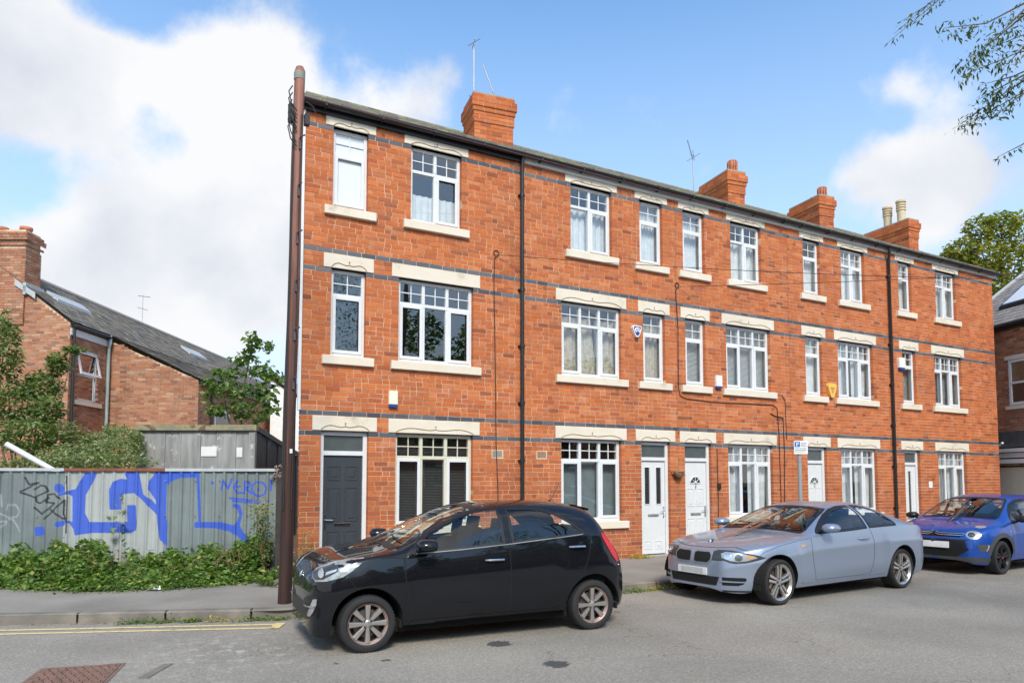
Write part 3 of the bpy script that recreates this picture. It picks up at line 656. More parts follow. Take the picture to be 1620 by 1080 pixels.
    rf.add([(Xa(yr), yr, zr_), (gx1, yr, zr_), (gx1, yr+4.4, ze-.2), (Xa(yr+4.4), yr+4.4, ze-.2)], [(0, 1, 2, 3)])
    roof = rf.build('roof', 'roof_tile', root, ro)
    q = MB(); x = Xa(yr)
    while x < gx1: q.tube([(x, yr, zr_+.0), (min(x+.44, gx1), yr, zr_+.0)], .06, 8); x += .45
    q.build('ridge_tile', 'roof_tile', roof, ro)
    # rear and party walls so that the house is a closed solid
    q = MB(); yb = yr+4.2
    q.add([(X0+(yb-D)*.22 if hi == 0 else X0, yb, 0), (X1, yb, 0), (X1, yb, ze), (X0+(yb-D)*.22 if hi == 0 else X0, yb, ze)], [(3, 2, 1, 0)])
    if hi == 4: q.add([(X1, D+.004, 0), (X1, yb, 0), (X1, yb, ze), (X1, yr, zr_-.05), (X1, D+.004, ze-.14)], [(0, 1, 2, 3, 4)])
    q.build('rear_wall', 'red_brick', root, ro)
    if hi == 0:
        q = MB(); a = Vector((X0+.003, D+.002, 0)); L = (yb-D)/END.y; p = lambda t, z: tuple(a+END*t+Vector((0, 0, z)))
        q.add([p(0, 2.25), p(L, 2.25), p(L, ze), p((yr-D)/END.y, zr_-.04), p(0, zt+.02)], [(4, 3, 2, 1, 0)]); q.build('gable_wall', 'white_render', root, ro)['label'] = 'white painted gable end behind the pole'
        q = MB(); q.add([p(0, 0), p(L, 0), p(L, 2.25), p(0, 2.25)], [(3, 2, 1, 0)]); q.build('gable_wall', 'red_brick', root, ro)
        q = MB(); q.bevbox(X0-.045, X0-.002, D-.03, D+.03, 2.6, zt+.02, .004); q.build('corner_board', 'white_paint', root, ro)
    return root, roof, ro
STYLES = [['six', 'blinddark', 'none', 'none', 'frost', 'half'],
          ['reflectlow', 'two', 'creampair', 'cream', 'netlow', 'net'],
          ['fan', 'netside', 'blind', 'blind', 'net', 'netlow'],
          ['fan', 'netside', 'net', 'netside', 'netlow', 'net'],
          ['slit', 'netside', 'blind', 'blind', 'net', 'net']]
HR = [house(i) for i in range(5)]

# chimneys
def chimney(hi, x, y, w, d, zb, zt, rot, pots, flash=False, lab=None):
    root, roof, ro = HR[hi]; mt = Matrix.Translation((x, y, 0)) @ Matrix.Rotation(rot, 4, 'Z')
    steps = [(zb, zt-.56, 0), (zt-.56, zt-.35, .018), (zt-.35, zt-.26, .038), (zt-.26, zt-.09, .062), (zt-.09, zt, .025)]
    core = MB()
    for a, b, e in steps: core.box(-e+.005, w+e-.005, -e+.005, d+e-.005, a+.0, b-.004)
    core.xform(mt); ch = core.build('chimney', 'mortar', root, ro)
    if lab: ch['label'] = lab
    bw = MB(); R = random.Random(hi*7+3)
    for a, b, e in steps:
        n = max(1, round((b-a)/.0762)); c = (b-a)/n
        for k in range(n):
            z0, z1 = a+k*c+.004, a+(k+1)*c-.004; o = (.115 if k % 2 else 0)
            for side in range(4):
                L = (w if side % 2 == 0 else d)+2*e; u = -o
                while u < L:
                    u0, u1 = max(u, 0)+.004, min(u+.23, L)-.004; u += .23
                    if u1-u0 < .03: continue
                    t = .09; j = R.uniform(0, .003)
                    if side == 0: bw.box(-e+u0, -e+u1, -e-j, -e+t, z0, z1)
                    elif side == 1: bw.box(w+e-t, w+e+j, -e+u0, -e+u1, z0, z1)
                    elif side == 2: bw.box(-e+u0, -e+u1, d+e-t, d+e+j, z0, z1)
                    else: bw.box(-e-j, -e+t, -e+u0, -e+u1, z0, z1)
    bw.xform(mt); bw.build('chimney_brickwork', 'red_brick', ch, ro)['kind'] = 'stuff'
    fl = MB(); fl.box(-.02, w+.02, -.02, d+.02, zt-.002, zt+.03); fl.xform(mt); fl.build('flaunching', 'step_stone', ch, ro)
    for (px, py, h, r, kind) in pots:
        p = MB()
        if kind == 'buff':
            p.lathe([(r*.85, 0), (r*.92, h*.55), (r*1.08, h*.57), (r*1.08, h*.62), (r*.9, h*.63), (r*.9, h*.68), (r*1.08, h*.69), (r*1.08, h*.73), (r*.9, h*.74), (r*.9, h*.79), (r*1.08, h*.80), (r*1.08, h*.84), (r*.9, h*.85), (r*.9, h*.9), (r*1.15, h*.92), (r*1.12, h), (0.001, h)], (px, py, zt), n=16)
        else:
            p.lathe([(r*1.0, 0), (r*.95, h*.5), (r*1.15, h*.62), (r*1.15, h*.8), (r*.98, h*.85), (r*1.05, h), (r*.8, h), (r*.75, 0)], (px, py, zt), n=16)
        if kind == 'flute':
            for i in range(10):
                a = 2*pi*i/10; p.box(px+r*1.15*cos(a)-.012, px+r*1.15*cos(a)+.012, py+r*1.15*sin(a)-.012, py+r*1.15*sin(a)+.012, zt+.05, zt+h*.95)
        p.xform(mt); o = p.build('chimney_pot', 'buff_pot' if kind == 'buff' else 'terracotta', ch, ro, smooth='auto')
        if kind == 'buff': o['label'] = 'tall buff chimney pot with louvred top'
    if flash:
        q = MB(); q.box(-.03, w+.03, -.09, .0, zb+.12, zb+.30); q.box(-.05, 0, -.09, d, zb+.12, zb+.36); q.xform(mt); q.build('lead_flashing', 'lead', ch, ro)
    return ch
RC = radians(-8)
chimney(0, 5.70, 12.0, .80, .66, 7.7, 9.04, RC, [(.20, .30, .13, .12, 'plain'), (.60, .30, .12, .11, 'plain')], True)
chimney(2, 12.90, 12.5, .50, 1.15, 7.9, 9.24, RC, [(.25, .14, .33, .10, 'flute'), (.25, .45, .12, .10, 'plain'), (.25, .78, .12, .10, 'plain')])
chimney(3, 16.47, 12.65, .50, 1.10, 7.9, 9.36, RC, [(.25, .14, .30, .10, 'flute'), (.25, .45, .13, .10, 'plain'), (.25, .75, .12, .10, 'plain')])
chimney(4, 20.48, 12.65, .42, 1.55, 7.9, 9.42, radians(-5), [(.2, .38, .72, .13, 'buff'), (.2, .85, .68, .13, 'buff')])
# aerials on the chimneys
def aerial(name, label, pts, arms, r=.012, clamp=None):
    base = pts[0]; m = MB(); m.tube(pts, r, 6)
    root = m.build(name, 'aerial', None, base); root.location = base; tag(root, label, 'aerial', 'television aerials on the roofs')
    for a, b in arms:
        q = MB(); q.tube([a, b], .006, 5); q.build('element', 'aerial', root, base)
aerial('tv_aerial', 'tall straight aerial mast strapped to the left corner of the first chimney', [(5.70, 12.02, 8.6), (5.71, 12.05, 10.10)], [((5.60, 12.1, 10.0), (5.82, 12.0, 10.16)), ((5.66, 11.9, 10.06), (5.74, 12.2, 10.04)), ((5.58, 11.98, 8.95), (5.68, 12.1, 8.95))], .014)
aerial('tv_aerial', 'leaning thin aerial rising from the pots of the first chimney', [(6.27, 12.2, 9.05), (6.22, 12.22, 9.30), (6.03, 12.3, 9.85)], [((6.18, 12.18, 9.28), (6.26, 12.24, 9.26))], .012)
aerial('tv_aerial', 'aerial on a crooked mast at the left end of the second chimney', [(13.0, 13.8, 9.1), (12.98, 13.8, 10.05), (12.80, 13.8, 10.55)], [((12.8, 13.7, 10.12), (13.15, 13.9, 10.22)), ((12.85, 13.9, 10.02), (13.1, 13.65, 10.2)), ((12.88, 13.7, 10.25), (13.12, 13.9, 10.1))], .014)

# downpipes (part of the houses whose gutter they drain)
def downpipe(hi, x, swan):
    root, roof, ro = HR[hi]; zt = ROWZ[TOPROW+1]; y = D-.06
    q = MB(); top = zt+.05
    if swan: q.tube([(x-.06, D-.125, top), (x-.05, D-.12, top-.10), (x, y, top-.25), (x, y, .16)], .034, 12)
    else: q.tube([(x, y-.03, top+.02), (x, y-.01, top-.12), (x, y, top-.2), (x, y, .16)], .034, 12)
    dp = q.build('downpipe', 'black_plastic', root, ro, smooth='auto')
    q = MB()
    for z in (.9, 2.9, 4.9, 6.6, 3.9, 1.9):
        q.lathe([(.036, -.035), (.043, -.03), (.043, .03), (.036, .035)], (x, y, z), n=12); q.box(x-.062, x+.062, y+.005, D-.001, z-.012, z+.012)
    q.build('pipe_collar', 'black_plastic', dp, ro, smooth='auto')
downpipe(0, 6.02, False); downpipe(3, 16.44, True)

# things fixed to the fronts
def alarm_box(x, z, w, h, m1, m2, label, shape='box'):
    o = (x, D-.001, z-h/2); q = MB()
    if shape == 'box':
        q.bevbox(x-w/2, x+w/2, D-.06, D-.001, z-h/2+h*.16, z+h/2, .008)
    else:
        poly = [(x-w/2, z+h*.30), (x-w*.40, z+h/2), (x+w*.40, z+h/2), (x+w/2, z+h*.30), (x+w*.32, z-h*.18), (x+w*.14, z-h/2), (x-w*.14, z-h/2), (x-w*.32, z-h*.18)]
        q.prism(poly, D-.065, D-.001)
    b = q.build('alarm_box', m1, None, o); b.location = o; tag(b, label, 'alarm box', 'alarm boxes on the house fronts')
    q = MB()
    if shape == 'box': q.box(x-w/2+.005, x+w/2-.005, D-.055, D-.001, z-h/2, z-h/2+h*.16-.002)
    elif m2 == 'alarm_blue':
        for k, s_ in ((0, .80), (1, .45)):
            ring = [(x+(px_-x)*s_, z+.02+(pz-z-.02)*s_) for px_, pz in poly]
            if k == 0: q.prism(ring, D-.069, D-.066)
        q.build('badge', m2, b, o)
        q = MB(); q.tube([(x+.06*cos(t*pi/8), D-.072, z+.02+.045*sin(t*pi/8)) for t in range(-3, 12)], .011, 6); q.tube([(x+.025*cos(t*pi/4), D-.072, z+.02+.02*sin(t*pi/4)) for t in range(9)], .009, 6)
        q.build('emblem', 'alarm_white', b, o); return
    else:
        for k in range(5): q.box(x-.075+k*.016, x+.075-k*.016, D-.0672, D-.0655, z+.05-k*.03, z+.062-k*.03)
    q.build('base' if shape == 'box' else 'lettering', m2, b, o)
alarm_box(3.683, 2.84, .145, .26, 'alarm_cream', 'alarm_blue', 'cream alarm box with blue base above the grey door lintel')
alarm_box(8.56, 4.42, .22, .22, 'alarm_white', 'alarm_blue', 'blue and white shield shaped alarm box with ring emblem, between the cream curtained windows', 'shield')
alarm_box(10.69, 3.58, .16, .27, 'alarm_white', 'alarm_blue', 'small white alarm box with blue base between two blinded windows')
alarm_box(14.20, 3.62, .30, .33, 'alarm_yellow', 'rust', 'yellow shield shaped alarm box between sills', 'shield')
alarm_box(16.86, 4.45, .22, .30, 'alarm_white', 'alarm_blue', 'white alarm box beside the narrow window right of the second downpipe')
def airbrick(x, z, m1, label):
    o = (x, D-.001, z-.08); q = MB(); q.box(x-.115, x+.115, D-.004, D+.003, z-.085, z+.07); b = q.build('air_vent', 'mortar', None, o); b.location = o; tag(b, label, 'air vent', 'air vents either side of the downpipe')
    q = MB()
    for i in range(8): q.box(x-.085+i*.0225, x-.072+i*.0225, D-.012, D-.0045, z-.05, z+.05)
    for j in range(4): q.box(x-.085, x+.085, D-.0105, D-.0046, z-.05+j*.03, z-.042+j*.03)
    q.build('grille', m1, b, o)
airbrick(5.56, 2.01, 'vent_grey', 'grey louvred air vent left of the first downpipe')
airbrick(6.44, 2.01, 'vent_brown', 'brown air vent with pale mortar patch right of the first downpipe')
# half-basket planter on the pier between the two white doors
hb = thing('hanging_basket', 'rusty half moon wall basket between the two white doors', 'hanging basket', (9.53, D-.12, 1.70))
q = MB()
for i in range(9):
    a = pi*i/8; q.tube([(9.53-.14*cos(a)*s_, D-.02-.16*sin(a)*s_, 1.72-.13*sin((1-s_)*pi/2)) for s_ in (1, .85, .6, .3, .05)], .006, 5)
for s_, dz in ((1, 0), (.8, -.04), (.5, -.09)): q.tube([(9.53-.14*cos(pi*i/12)*s_, D-.02-.16*sin(pi*i/12)*s_, 1.72+dz) for i in range(13)], .006, 5)
q.build('wire_frame', 'rust', hb, (9.53, D-.12, 1.70))
q = MB(); q.lathe([(.001, -.12), (.07, -.09), (.11, -.03), (.125, .005), (.10, .02), (.001, .03)], (9.53, D-.10, 1.72), n=14, sy=.6); q.build('liner', 'dry_stem', hb, (9.53, D-.12, 1.70), smooth=True)
q = MB(); q.bevbox(10.62, 10.70, D-.05, D-.001, 1.38, 1.50, .01); q.lathe([(.001, -.06), (.022, -.055), (.026, -.05)], (10.66, D, 1.44), 'y', 12)
solo(q, 'doorbell_camera', 'black_plastic', (10.66, D, 1.38), 'small black wall light or camera beside the fanlight door, left of the netted window', 'wall camera')
q = MB(); q.bevbox(17.87, 18.01, D-.012, D-.001, 1.37, 1.53, .003); pl = solo(q, 'number_plaque', 'alarm_white', (17.94, D, 1.37), 'small white house number plaque with a 1, behind the blue car', 'number plaque')
q = MB(); q.box(17.934, 17.946, D-.0135, D-.0122, 1.41, 1.49); q.build('numeral', 'black_plastic', pl, (17.94, D, 1.37))
# cables clipped to the fronts
def cable(pts, r, label, mat='dark_cable'):
    m = MB(); m.tube(pts, r, 5); solo(m, 'cable', mat, pts[0], label, 'cable', 'cables clipped to the brick fronts')
Yc = D-.012
def hook(x, z, n=10, r=.05): return [(x+r*cos(a), Yc, z+r+r*sin(a)) for a in [(-pi/2+.3)+i*(2*pi-.6)/n for i in range(n, -1, -1)]]
cable(hook(5.53, 5.44)+[(5.50, Yc, 5.40), (5.485, Yc, 5.0), (5.50, Yc, 4.2), (5.52, Yc, 3.2), (5.53, Yc, 2.2), (5.57, Yc, 1.3), (5.57, Yc, .2)], .0075, 'thin dark cable running down the brick from a loop, left of the first downpipe')
cable(hook(9.62, 5.42)+[(9.58, Yc, 5.36), (9.63, Yc, 4.6), (9.62, Yc, 3.4), (9.66, Yc, 3.24), (9.82, Yc, 3.19), (10.6, Yc, 3.16), (12.3, Yc, 3.19), (12.42, Yc, 3.12), (12.46, Yc, 2.6), (12.48, Yc, .9), (12.48, Yc, .2)], .0085, 'dark cable looping between the middle houses and turning down by the netted window')
cable([(12.21, Yc, 3.0), (12.35, Yc, 2.95), (12.6, Yc, 2.93), (12.62, Yc, 2.2), (12.56, Yc, .3)], .011, 'short bracketed dark cable dropping beside the parking sign')
cable([(12.58, Yc, 3.42), (12.68, Yc, 3.3), (12.70, Yc, 2.45)], .008, 'faint looped cable end beside the bracketed cable')
cable([(10.63, Yc, 2.2), (10.64, Yc, 1.2), (10.63, Yc, .25)], .009, 'straight cable below the lintel, right of the first fanlight door')

# ------------------------------------------------------------ corrugated fence with graffiti
GRAF = {'poly':[[(2.949,1.677),(2.764,1.677),(2.832,1.492),(2.925,1.333),(2.927,1.044),(2.849,0.912),(2.305,0.907),(2.314,1.172),(2.176,1.171),(2.16,0.879),(2.164,0.773),(2.25,0.734),(2.807,0.74),(3.062,0.704),(3.105,0.888),(3.12,1.308),(3.182,1.347),(3.087,1.413),(2.995,1.571)],[(2.572,1.099),(2.587,1.412),(2.537,1.531),(2.427,1.584),(2.301,1.571),(2.199,1.491),(2.195,1.357),(2.332,1.345),(2.394,1.331),(2.391,1.098)],[(2.368,1.691),(2.155,1.691),(2.082,1.33),(1.953,1.25),(1.783,1.035),(1.703,0.875),(1.705,0.515),(1.822,0.636),(1.871,1.009),(2.104,1.251),(2.259,1.411)],[(1.903,1.692),(1.739,1.692),(1.733,1.035),(1.693,0.528),(1.809,0.61),(1.903,1.25),(2.014,1.41),(2.005,1.544)],[(1.752,1.7),(1.254,1.701),(1.238,1.598),(1.533,1.598),(1.658,1.544),(1.732,1.463)],[(1.3,1.692),(1.253,1.693),(1.205,0.897),(1.246,0.897)],[(1.31,0.898),(0.899,0.894),(0.716,0.838),(0.665,0.892),(0.629,1.0),(0.67,1.109),(0.744,1.136),(0.719,1.19),(0.619,1.163),(0.577,1.027),(0.617,0.838),(0.558,0.729),(0.438,0.619),(0.42,0.403),(0.523,0.351),(0.576,0.378),(0.58,0.567),(0.66,0.676),(0.792,0.745),(0.999,0.795),(1.307,0.804)],[(0.424,0.597),(0.267,0.576),(0.243,0.698),(0.152,0.724),(0.163,0.616),(0.266,0.509),(0.423,0.538)],[(3.635,0.841),(3.491,0.852),(3.474,0.722),(3.618,0.698)]],'stroke':[([(3.319,1.44),(3.295,1.426)],0.13),([(3.291,1.334),(3.087,1.4)],0.035),([(3.299,0.876),(3.251,0.889)],0.085),([(3.24,0.915),(3.142,0.914),(3.066,0.809)],0.03),([(1.053,1.517),(1.043,1.514)],0.05),([(0.911,1.408),(0.883,1.557),(0.807,1.421),(0.754,1.584)],0.026),([(0.667,1.543),(0.725,1.448),(0.663,1.353),(0.572,1.353)],0.026),([(0.717,1.448),(0.621,1.462)],0.026),([(0.558,1.339),(0.549,1.538),(0.476,1.516),(0.49,1.448),(0.539,1.434),(0.446,1.339)],0.026),([(0.447,1.407),(0.431,1.489),(0.366,1.53),(0.273,1.516),(0.219,1.434),(0.243,1.338),(0.321,1.297),(0.401,1.325),(0.447,1.407)],0.026),([(0.348,1.42),(0.342,1.393)],0.026),([(0.15,1.571),(0.152,1.393)],0.026),([(0.194,1.226),(0.18,1.215)],0.026),([(0.783,1.272),(0.543,1.249),(0.306,1.21)],0.026),([(0.738,1.228),(0.542,1.206),(0.332,1.194)],0.026)],'black':[([(3.796,1.597),(3.744,1.493),(3.613,1.519),(3.86,1.375),(3.653,1.296)],0.02),([(3.657,1.414),(3.575,1.479),(3.497,1.466),(3.463,1.387),(3.629,1.309),(3.626,1.231),(3.577,1.2),(3.447,1.283)],0.02),([(3.289,1.269),(3.377,1.348),(3.461,1.335),(3.481,1.217),(3.359,1.204),(3.534,1.035),(3.647,1.14)],0.02),([(3.495,0.964),(3.228,1.255),(3.232,1.046),(3.202,0.941)],0.02),([(3.416,1.099),(3.237,0.962)],0.02),([(3.212,1.624),(3.184,1.255),(3.18,0.745)],0.02)],'white':[([(4.132,1.337),(4.108,1.156)],0.03),([(4.04,1.103),(4.019,1.181),(3.912,1.18),(3.853,1.076),(3.897,0.993),(3.988,0.994)],0.03),([(4.133,1.052),(3.938,0.947),(3.836,0.778)],0.03),([(4.127,0.923),(4.021,0.935),(4.066,0.871),(4.124,0.84)],0.03)]}
def seg_d(px, pz, a, b):
    vx, vz = b[0]-a[0], b[1]-a[1]; L = vx*vx+vz*vz; t = max(0, min(1, ((px-a[0])*vx+(pz-a[1])*vz)/L)) if L else 0
    return math.hypot(px-a[0]-t*vx, pz-a[1]-t*vz)
def poly_sd(px, pz, P):
    d = 9; ins = False; n = len(P)
    for i in range(n):
        a, b = P[i], P[(i+1) % n]; d = min(d, seg_d(px, pz, a, b))
        if (a[1] > pz) != (b[1] > pz) and px < (b[0]-a[0])*(pz-a[1])/(b[1]-a[1])+a[0]: ins = not ins
    return d if ins else -d
def bb(P, m): return (min(p[0] for p in P)-m, max(p[0] for p in P)+m, min(p[1] for p in P)-m, max(p[1] for p in P)+m)
SH = {'blue': [('p', P, 0, bb(P, .06)) for P in GRAF['poly']] + [('s', P, w*(.62 if w < .05 else .5), bb(P, .06+w)) for P, w in GRAF['stroke']],
      'black': [('s', P, w*.72, bb(P, .04)) for P, w in GRAF['black']], 'white': [('s', P, w/2, bb(P, .05)) for P, w in GRAF['white']]}
def paint(kind, t, z):
    v = -.05
    for k, P, w, B in SH[kind]:
        if not (B[0] < t < B[1] and B[2] < z < B[3]): continue
        s_ = poly_sd(t, z, P) if k == 'p' else w - min(seg_d(t, z, P[i], P[i+1]) for i in range(len(P)-1))
        v = max(v, s_)
    return max(-.05, min(.05, v))
def sheet_mat(name, base, var):
    s = NT(name); c = s.ramp(s.noise(1.3, 6), [(.3, tuple(x*(1-var) for x in base)), (.7, tuple(x*(1+var) for x in base))])
    mpn = s.n('ShaderNodeMapping'); mpn.inputs['Scale'].default_value = (14, 14, .7); s.l(s.pos(), mpn.inputs[0])
    st = s.noise(1.0, 5, vec=mpn.outputs[0]); c = s.mix(.5, c, s.ramp(st, [(.35, (.74, .75, .74)), (.6, (1.12, 1.12, 1.1))]), 'MULTIPLY')
    sp = s.noise(26, 6, rough=.75); c = s.mix(s.math('MULTIPLY', s.math('SUBTRACT', sp, .66, clamp=True), 12, clamp=True), c, (.45, .46, .45))
    for a, col, op in (('white', (.62, .68, .72), .55), ('blue', (.024, .085, .50), .93), ('black', (.02, .02, .024), .95)):
        at = s.n('ShaderNodeAttribute'); at.attribute_name = a
        w = s.math('ADD', at.outputs['Fac'], s.math('MULTIPLY', s.math('SUBTRACT', s.noise(30, 3), .5), .010))
        m = s.math('MULTIPLY', s.math('DIVIDE', s.math('ADD', w, .004), .010 if a != 'white' else .03, clamp=True), op)
        c = s.mix(m, c, s.mix(.4, col, s.ramp(st, [(.35, (.75, .8, .85)), (.6, (1.15, 1.15, 1.1))]), 'MULTIPLY'))
    s.bsdf(c, .62, bump=s.noise(9, 4), bstr=.25, bdist=.02, Metallic=0); s.b.inputs['Metallic'].default_value = 0; M[name] = s.m
sheet_mat('fence_grey', (.165, .195, .20), .20); sheet_mat('fence_pale', (.34, .36, .355), .10)
fence = thing('corrugated_fence', 'grey corrugated metal fence covered in blue graffiti letters and a black tag', 'fence', tuple(FB + Vector((0, 0, .095))))
fo = tuple(FB + Vector((0, 0, .095)))
fpt = lambda t, z, off=0: tuple(FB + FD*t + FN*off + Vector((0, 0, z)))
def rib(t):      # trapezoid profile, .165 m pitch
    u = (t/.165) % 1
    return .024*min(1, max(0, min(u-.06, .40-u)/.06))
edges = [.02, .937, 1.758, 3.23, 4.08, 5.0, 5.95]
for i in range(len(edges)-1):
    a, b = edges[i]+.004, edges[i+1]-.004+.02; top = 1.700-.004*(i % 2); off = .004*(i % 2)
    ts = []; t = a
    while t < b: ts.append(t); t += .0165
    ts.append(b); N = 84 if i < 5 else 6; zs = [.12+(top-.12)*j/N for j in range(N+1)]
    vs = []; at = {'blue': [], 'black': [], 'white': []}
    for z in zs:
        for t in ts:
            dent = .010*sin(t*5+i)*sin(z*3+i*2)
            vs.append(fpt(t, z, rib(t)+off+dent))
            for k in at: at[k].append(paint(k, t, z) if i < 5 else -.05)
    n = len(ts); m = MB(); m.add(vs, [(r*n+c_, (r+1)*n+c_, (r+1)*n+c_+1, r*n+c_+1) for r in range(N) for c_ in range(n-1)])
    o = m.build('corrugated_sheet', 'fence_pale' if i == 2 else 'fence_grey', fence, fo)
    for k in at:
        A = o.data.attributes.new(k, 'FLOAT', 'POINT'); A.data.foreach_set('value', at[k])
    if i == 2: o['label'] = 'paler corrugated sheet with large blue letter'
    if i == 3: o['label'] = 'corrugated sheet with black scrawled tag'
    if i == 0: o['label'] = 'corrugated sheet with small blue NERO! tag'
for t0, t1, mt, lab in ((.03, 1.758, 'steel', None), (1.762, 3.23, 'rust', 'rusty red cap rail'), (3.234, 5.95, 'steel', None)):
    m = MB(); c = [fpt(t0, 1.70, -.02), fpt(t1, 1.70, -.02), fpt(t1, 1.70, .045), fpt(t0, 1.70, .045)]
    m.add([*c, *[(x, y, z+.045) for x, y, z in c]], [(0, 1, 2, 3), (4, 7, 6, 5), (0, 4, 5, 1), (1, 5, 6, 2), (2, 6, 7, 3), (3, 7, 4, 0)])
    o = m.build('cap_rail', mt if mt == 'rust' else 'lead', fence, fo)
    if lab: o['label'] = lab
for t in (.03, 1.76, 3.23, 4.1, 5.9):
    m = MB(); p = FB+FD*t-FN*.045; m.obox((p.x, p.y, .86), FD*.03, FN*.03, (0, 0, .83)); m.build('fence_post', 'steel', fence, fo)
m = MB()
for t in (.5, 1.3, 2.5, 3.6, .93, 1.75, 3.22):
    for z in (.45, 1.0, 1.55):
        p = Vector(fpt(t, z, .03)); m.obox(p, FD*.008, FN*.004, (0, 0, .008))
m.build('rivet', 'chrome', fence, fo)['kind'] = 'stuff'
# dead flower head caught on the fence end and the dark wooden gate leaf beside the house
m = MB(); p = FB+Vector((.02, -.1, 0))
for i in range(4): m.box(2.12+i*.075, 2.19+i*.075, 11.0+.0, 11.03, .12, 1.62-.01*(i % 2))
m2 = thing('side_gate', 'dark weathered board gate between the fence end and the brick house', 'gate', (2.2, 11.0, .1)); 
for i in range(3):
    q = MB(); q.box(1.98+i*.09, 2.063+i*.09, 11.02, 11.045, .12, 1.60-.012*i); q.build('board', 'dark_board' if 'dark_board' in M else 'black_plastic', m2, (2.2, 11.0, .1))
dp_ = FB+FN*.06+Vector((.0, 0, 1.66))
hh = thing('dead_flower_heads', 'withered brown and white flower heads at the fence end by the pole', 'dead flowers', tuple(dp_))
q = MB(); R = random.Random(4)
for i in range(9): a = R.uniform(0, 6.28); q.tube([dp_+FD*.06, dp_+FD*.06+Vector((cos(a)*.07, sin(a)*.05, R.uniform(-.12, .13)))], .006, 5)
q.build('stem', 'dry_stem', hh, tuple(dp_))
q = MB()
for i in range(26): p = dp_+FD*.06+Vector((R.uniform(-.09, .09), R.uniform(-.05, .05), R.uniform(-.12, .15))); q.obox(p, (R.uniform(.008, .02), 0, .006), (0, .012, 0), (.005, 0, R.uniform(.008, .018)))
q.build('petal', 'feather_dead' if 'feather_dead' in M else 'cream_curtain', hh, tuple(dp_))['kind'] = 'stuff'
# white plastic pipe leaning over the fence
q = MB(); a, b = Vector((-1.66, 13.42, 2.12)), Vector((-.93, 13.25, 1.66)); d = (b-a)
q.tube([a, a+d*2.2], .043, 14); solo(q, 'plastic_pipe', 'white_paint', tuple(a), 'white plastic drain pipe leaning behind the left end of the fence', 'pipe', smooth='auto')

# ------------------------------------------------------------ telegraph pole
s = NT('pole_wood'); mpn = s.n('ShaderNodeMapping'); mpn.inputs['Scale'].default_value = (30, 30, 1.1); s.l(s.pos(), mpn.inputs[0])
g = s.noise(1.0, 7, vec=mpn.outputs[0], rough=.65); sx = s.n('ShaderNodeSeparateXYZ'); s.l(s.pos(), sx.inputs[0])
lo = s.ramp(g, [(.3, (.012, .006, .005)), (.5, (.034, .012, .008)), (.72, (.10, .028, .017))]); hi_ = s.ramp(g, [(.3, (.15, .055, .038)), (.5, (.26, .105, .075)), (.75, (.37, .18, .135))])
k = s.math('DIVIDE', s.math('SUBTRACT', s.math('ADD', sx.outputs['Z'], s.math('MULTIPLY', g, 1.5)), 2.6), 3.6, clamp=True)      # creosote weathered away towards the top
s.bsdf(s.mix(k, lo, hi_), .7, bump=g, bstr=.6, bdist=.01); M['pole_wood'] = s.m
simple('pole_cap', (.22, .22, .19), .8)
PB = Vector((1.70, 8.80, .09)); PTp = Vector((1.765, 8.84, 6.70))
pole = thing('telegraph_pole', 'tall reddish brown wooden telegraph pole on the pavement in front of the house corner', 'telegraph pole', tuple(PB))
po = tuple(PB); pl = lambda z: PB.lerp(PTp, (z-PB.z)/(PTp.z-PB.z)); pr = lambda z: .080-.016*(z/6.7)
q = MB(); zs = [.09+i*(6.6/22) for i in range(23)]; q.tube([pl(z)+Vector((.006*sin(z*2), 0, 0)) for z in zs]+[pl(6.74)], [pr(z) for z in zs]+[.045], 18); q.build('shaft', 'pole_wood', pole, po, smooth='auto')
q = MB(); p = pl(6.62); q.lathe([(pr(6.6)+.004, -.05), (pr(6.6)+.006, .03), (pr(6.6)*.8, .085), (.001, .10)], tuple(p), n=16); q.build('pole_cap', 'pole_cap', pole, po, smooth='auto')
for i, z in enumerate((2.75, 3.35, 3.95, 4.55, 5.15, 5.75)):
    sg = 1 if i % 2 else .6; p = pl(z); q = MB(); r = pr(z); fx = -cos(.5+.0)*0
    q.box(p.x+.0, p.x+.025, p.y-r-.022, p.y-r+.01, p.z-.10, p.z+.04); q.tube([(p.x+.015, p.y-r-.01, p.z+.03), (p.x+.015, p.y-r-.09, p.z+.03), (p.x+.055*sg, p.y-r-.10, p.z+.05)], .010, 6)
    q.build('climbing_step', 'dark_steel', pole, po)
q = MB()
for k, a0 in enumerate((-2.6, -2.35, -1.2)):
    q.tube([pl(z)+Vector((cos(a0)*(pr(z)+.008), sin(a0)*(pr(z)+.008), 0)) for z in [1.2+i*.35 for i in range(15)]], .008, 5)
q.build('cable_run', 'dark_cable', pole, po)
q = MB(); R = random.Random(9)
for i in range(6):
    z = 6.45-i*.09; p = pl(z)+Vector((-.09, -.05, 0)); q.tube([p, p+Vector((-.05, -.03, -.10)), p+Vector((-.02, -.05, -.25)), p+Vector((.05, -.05, -.33+R.uniform(-.05, .05)))], .008, 5)
p = pl(6.15); q.box(p.x-.13, p.x-.075, p.y-.09, p.y-.01, 5.98, 6.20); q.box(p.x+.07, p.x+.13, p.y-.06, p.y+.02, 6.0, 6.14)
q.tube([pl(6.3)+Vector((.08, -.03, 0)), pl(6.3)+Vector((.17, -.04, -.05)), pl(6.3)+Vector((.20, -.04, -.12))], .01, 5); q.build('cable_bracket', 'dark_cable', pole, po)
q = MB(); p = pl(1.9); q.box(p.x-.005, p.x+.03, p.y-pr(1.9)-.006, p.y-pr(1.9)+.01, 1.88, 1.93); q.build('tag_plate', 'alarm_white', pole, po)
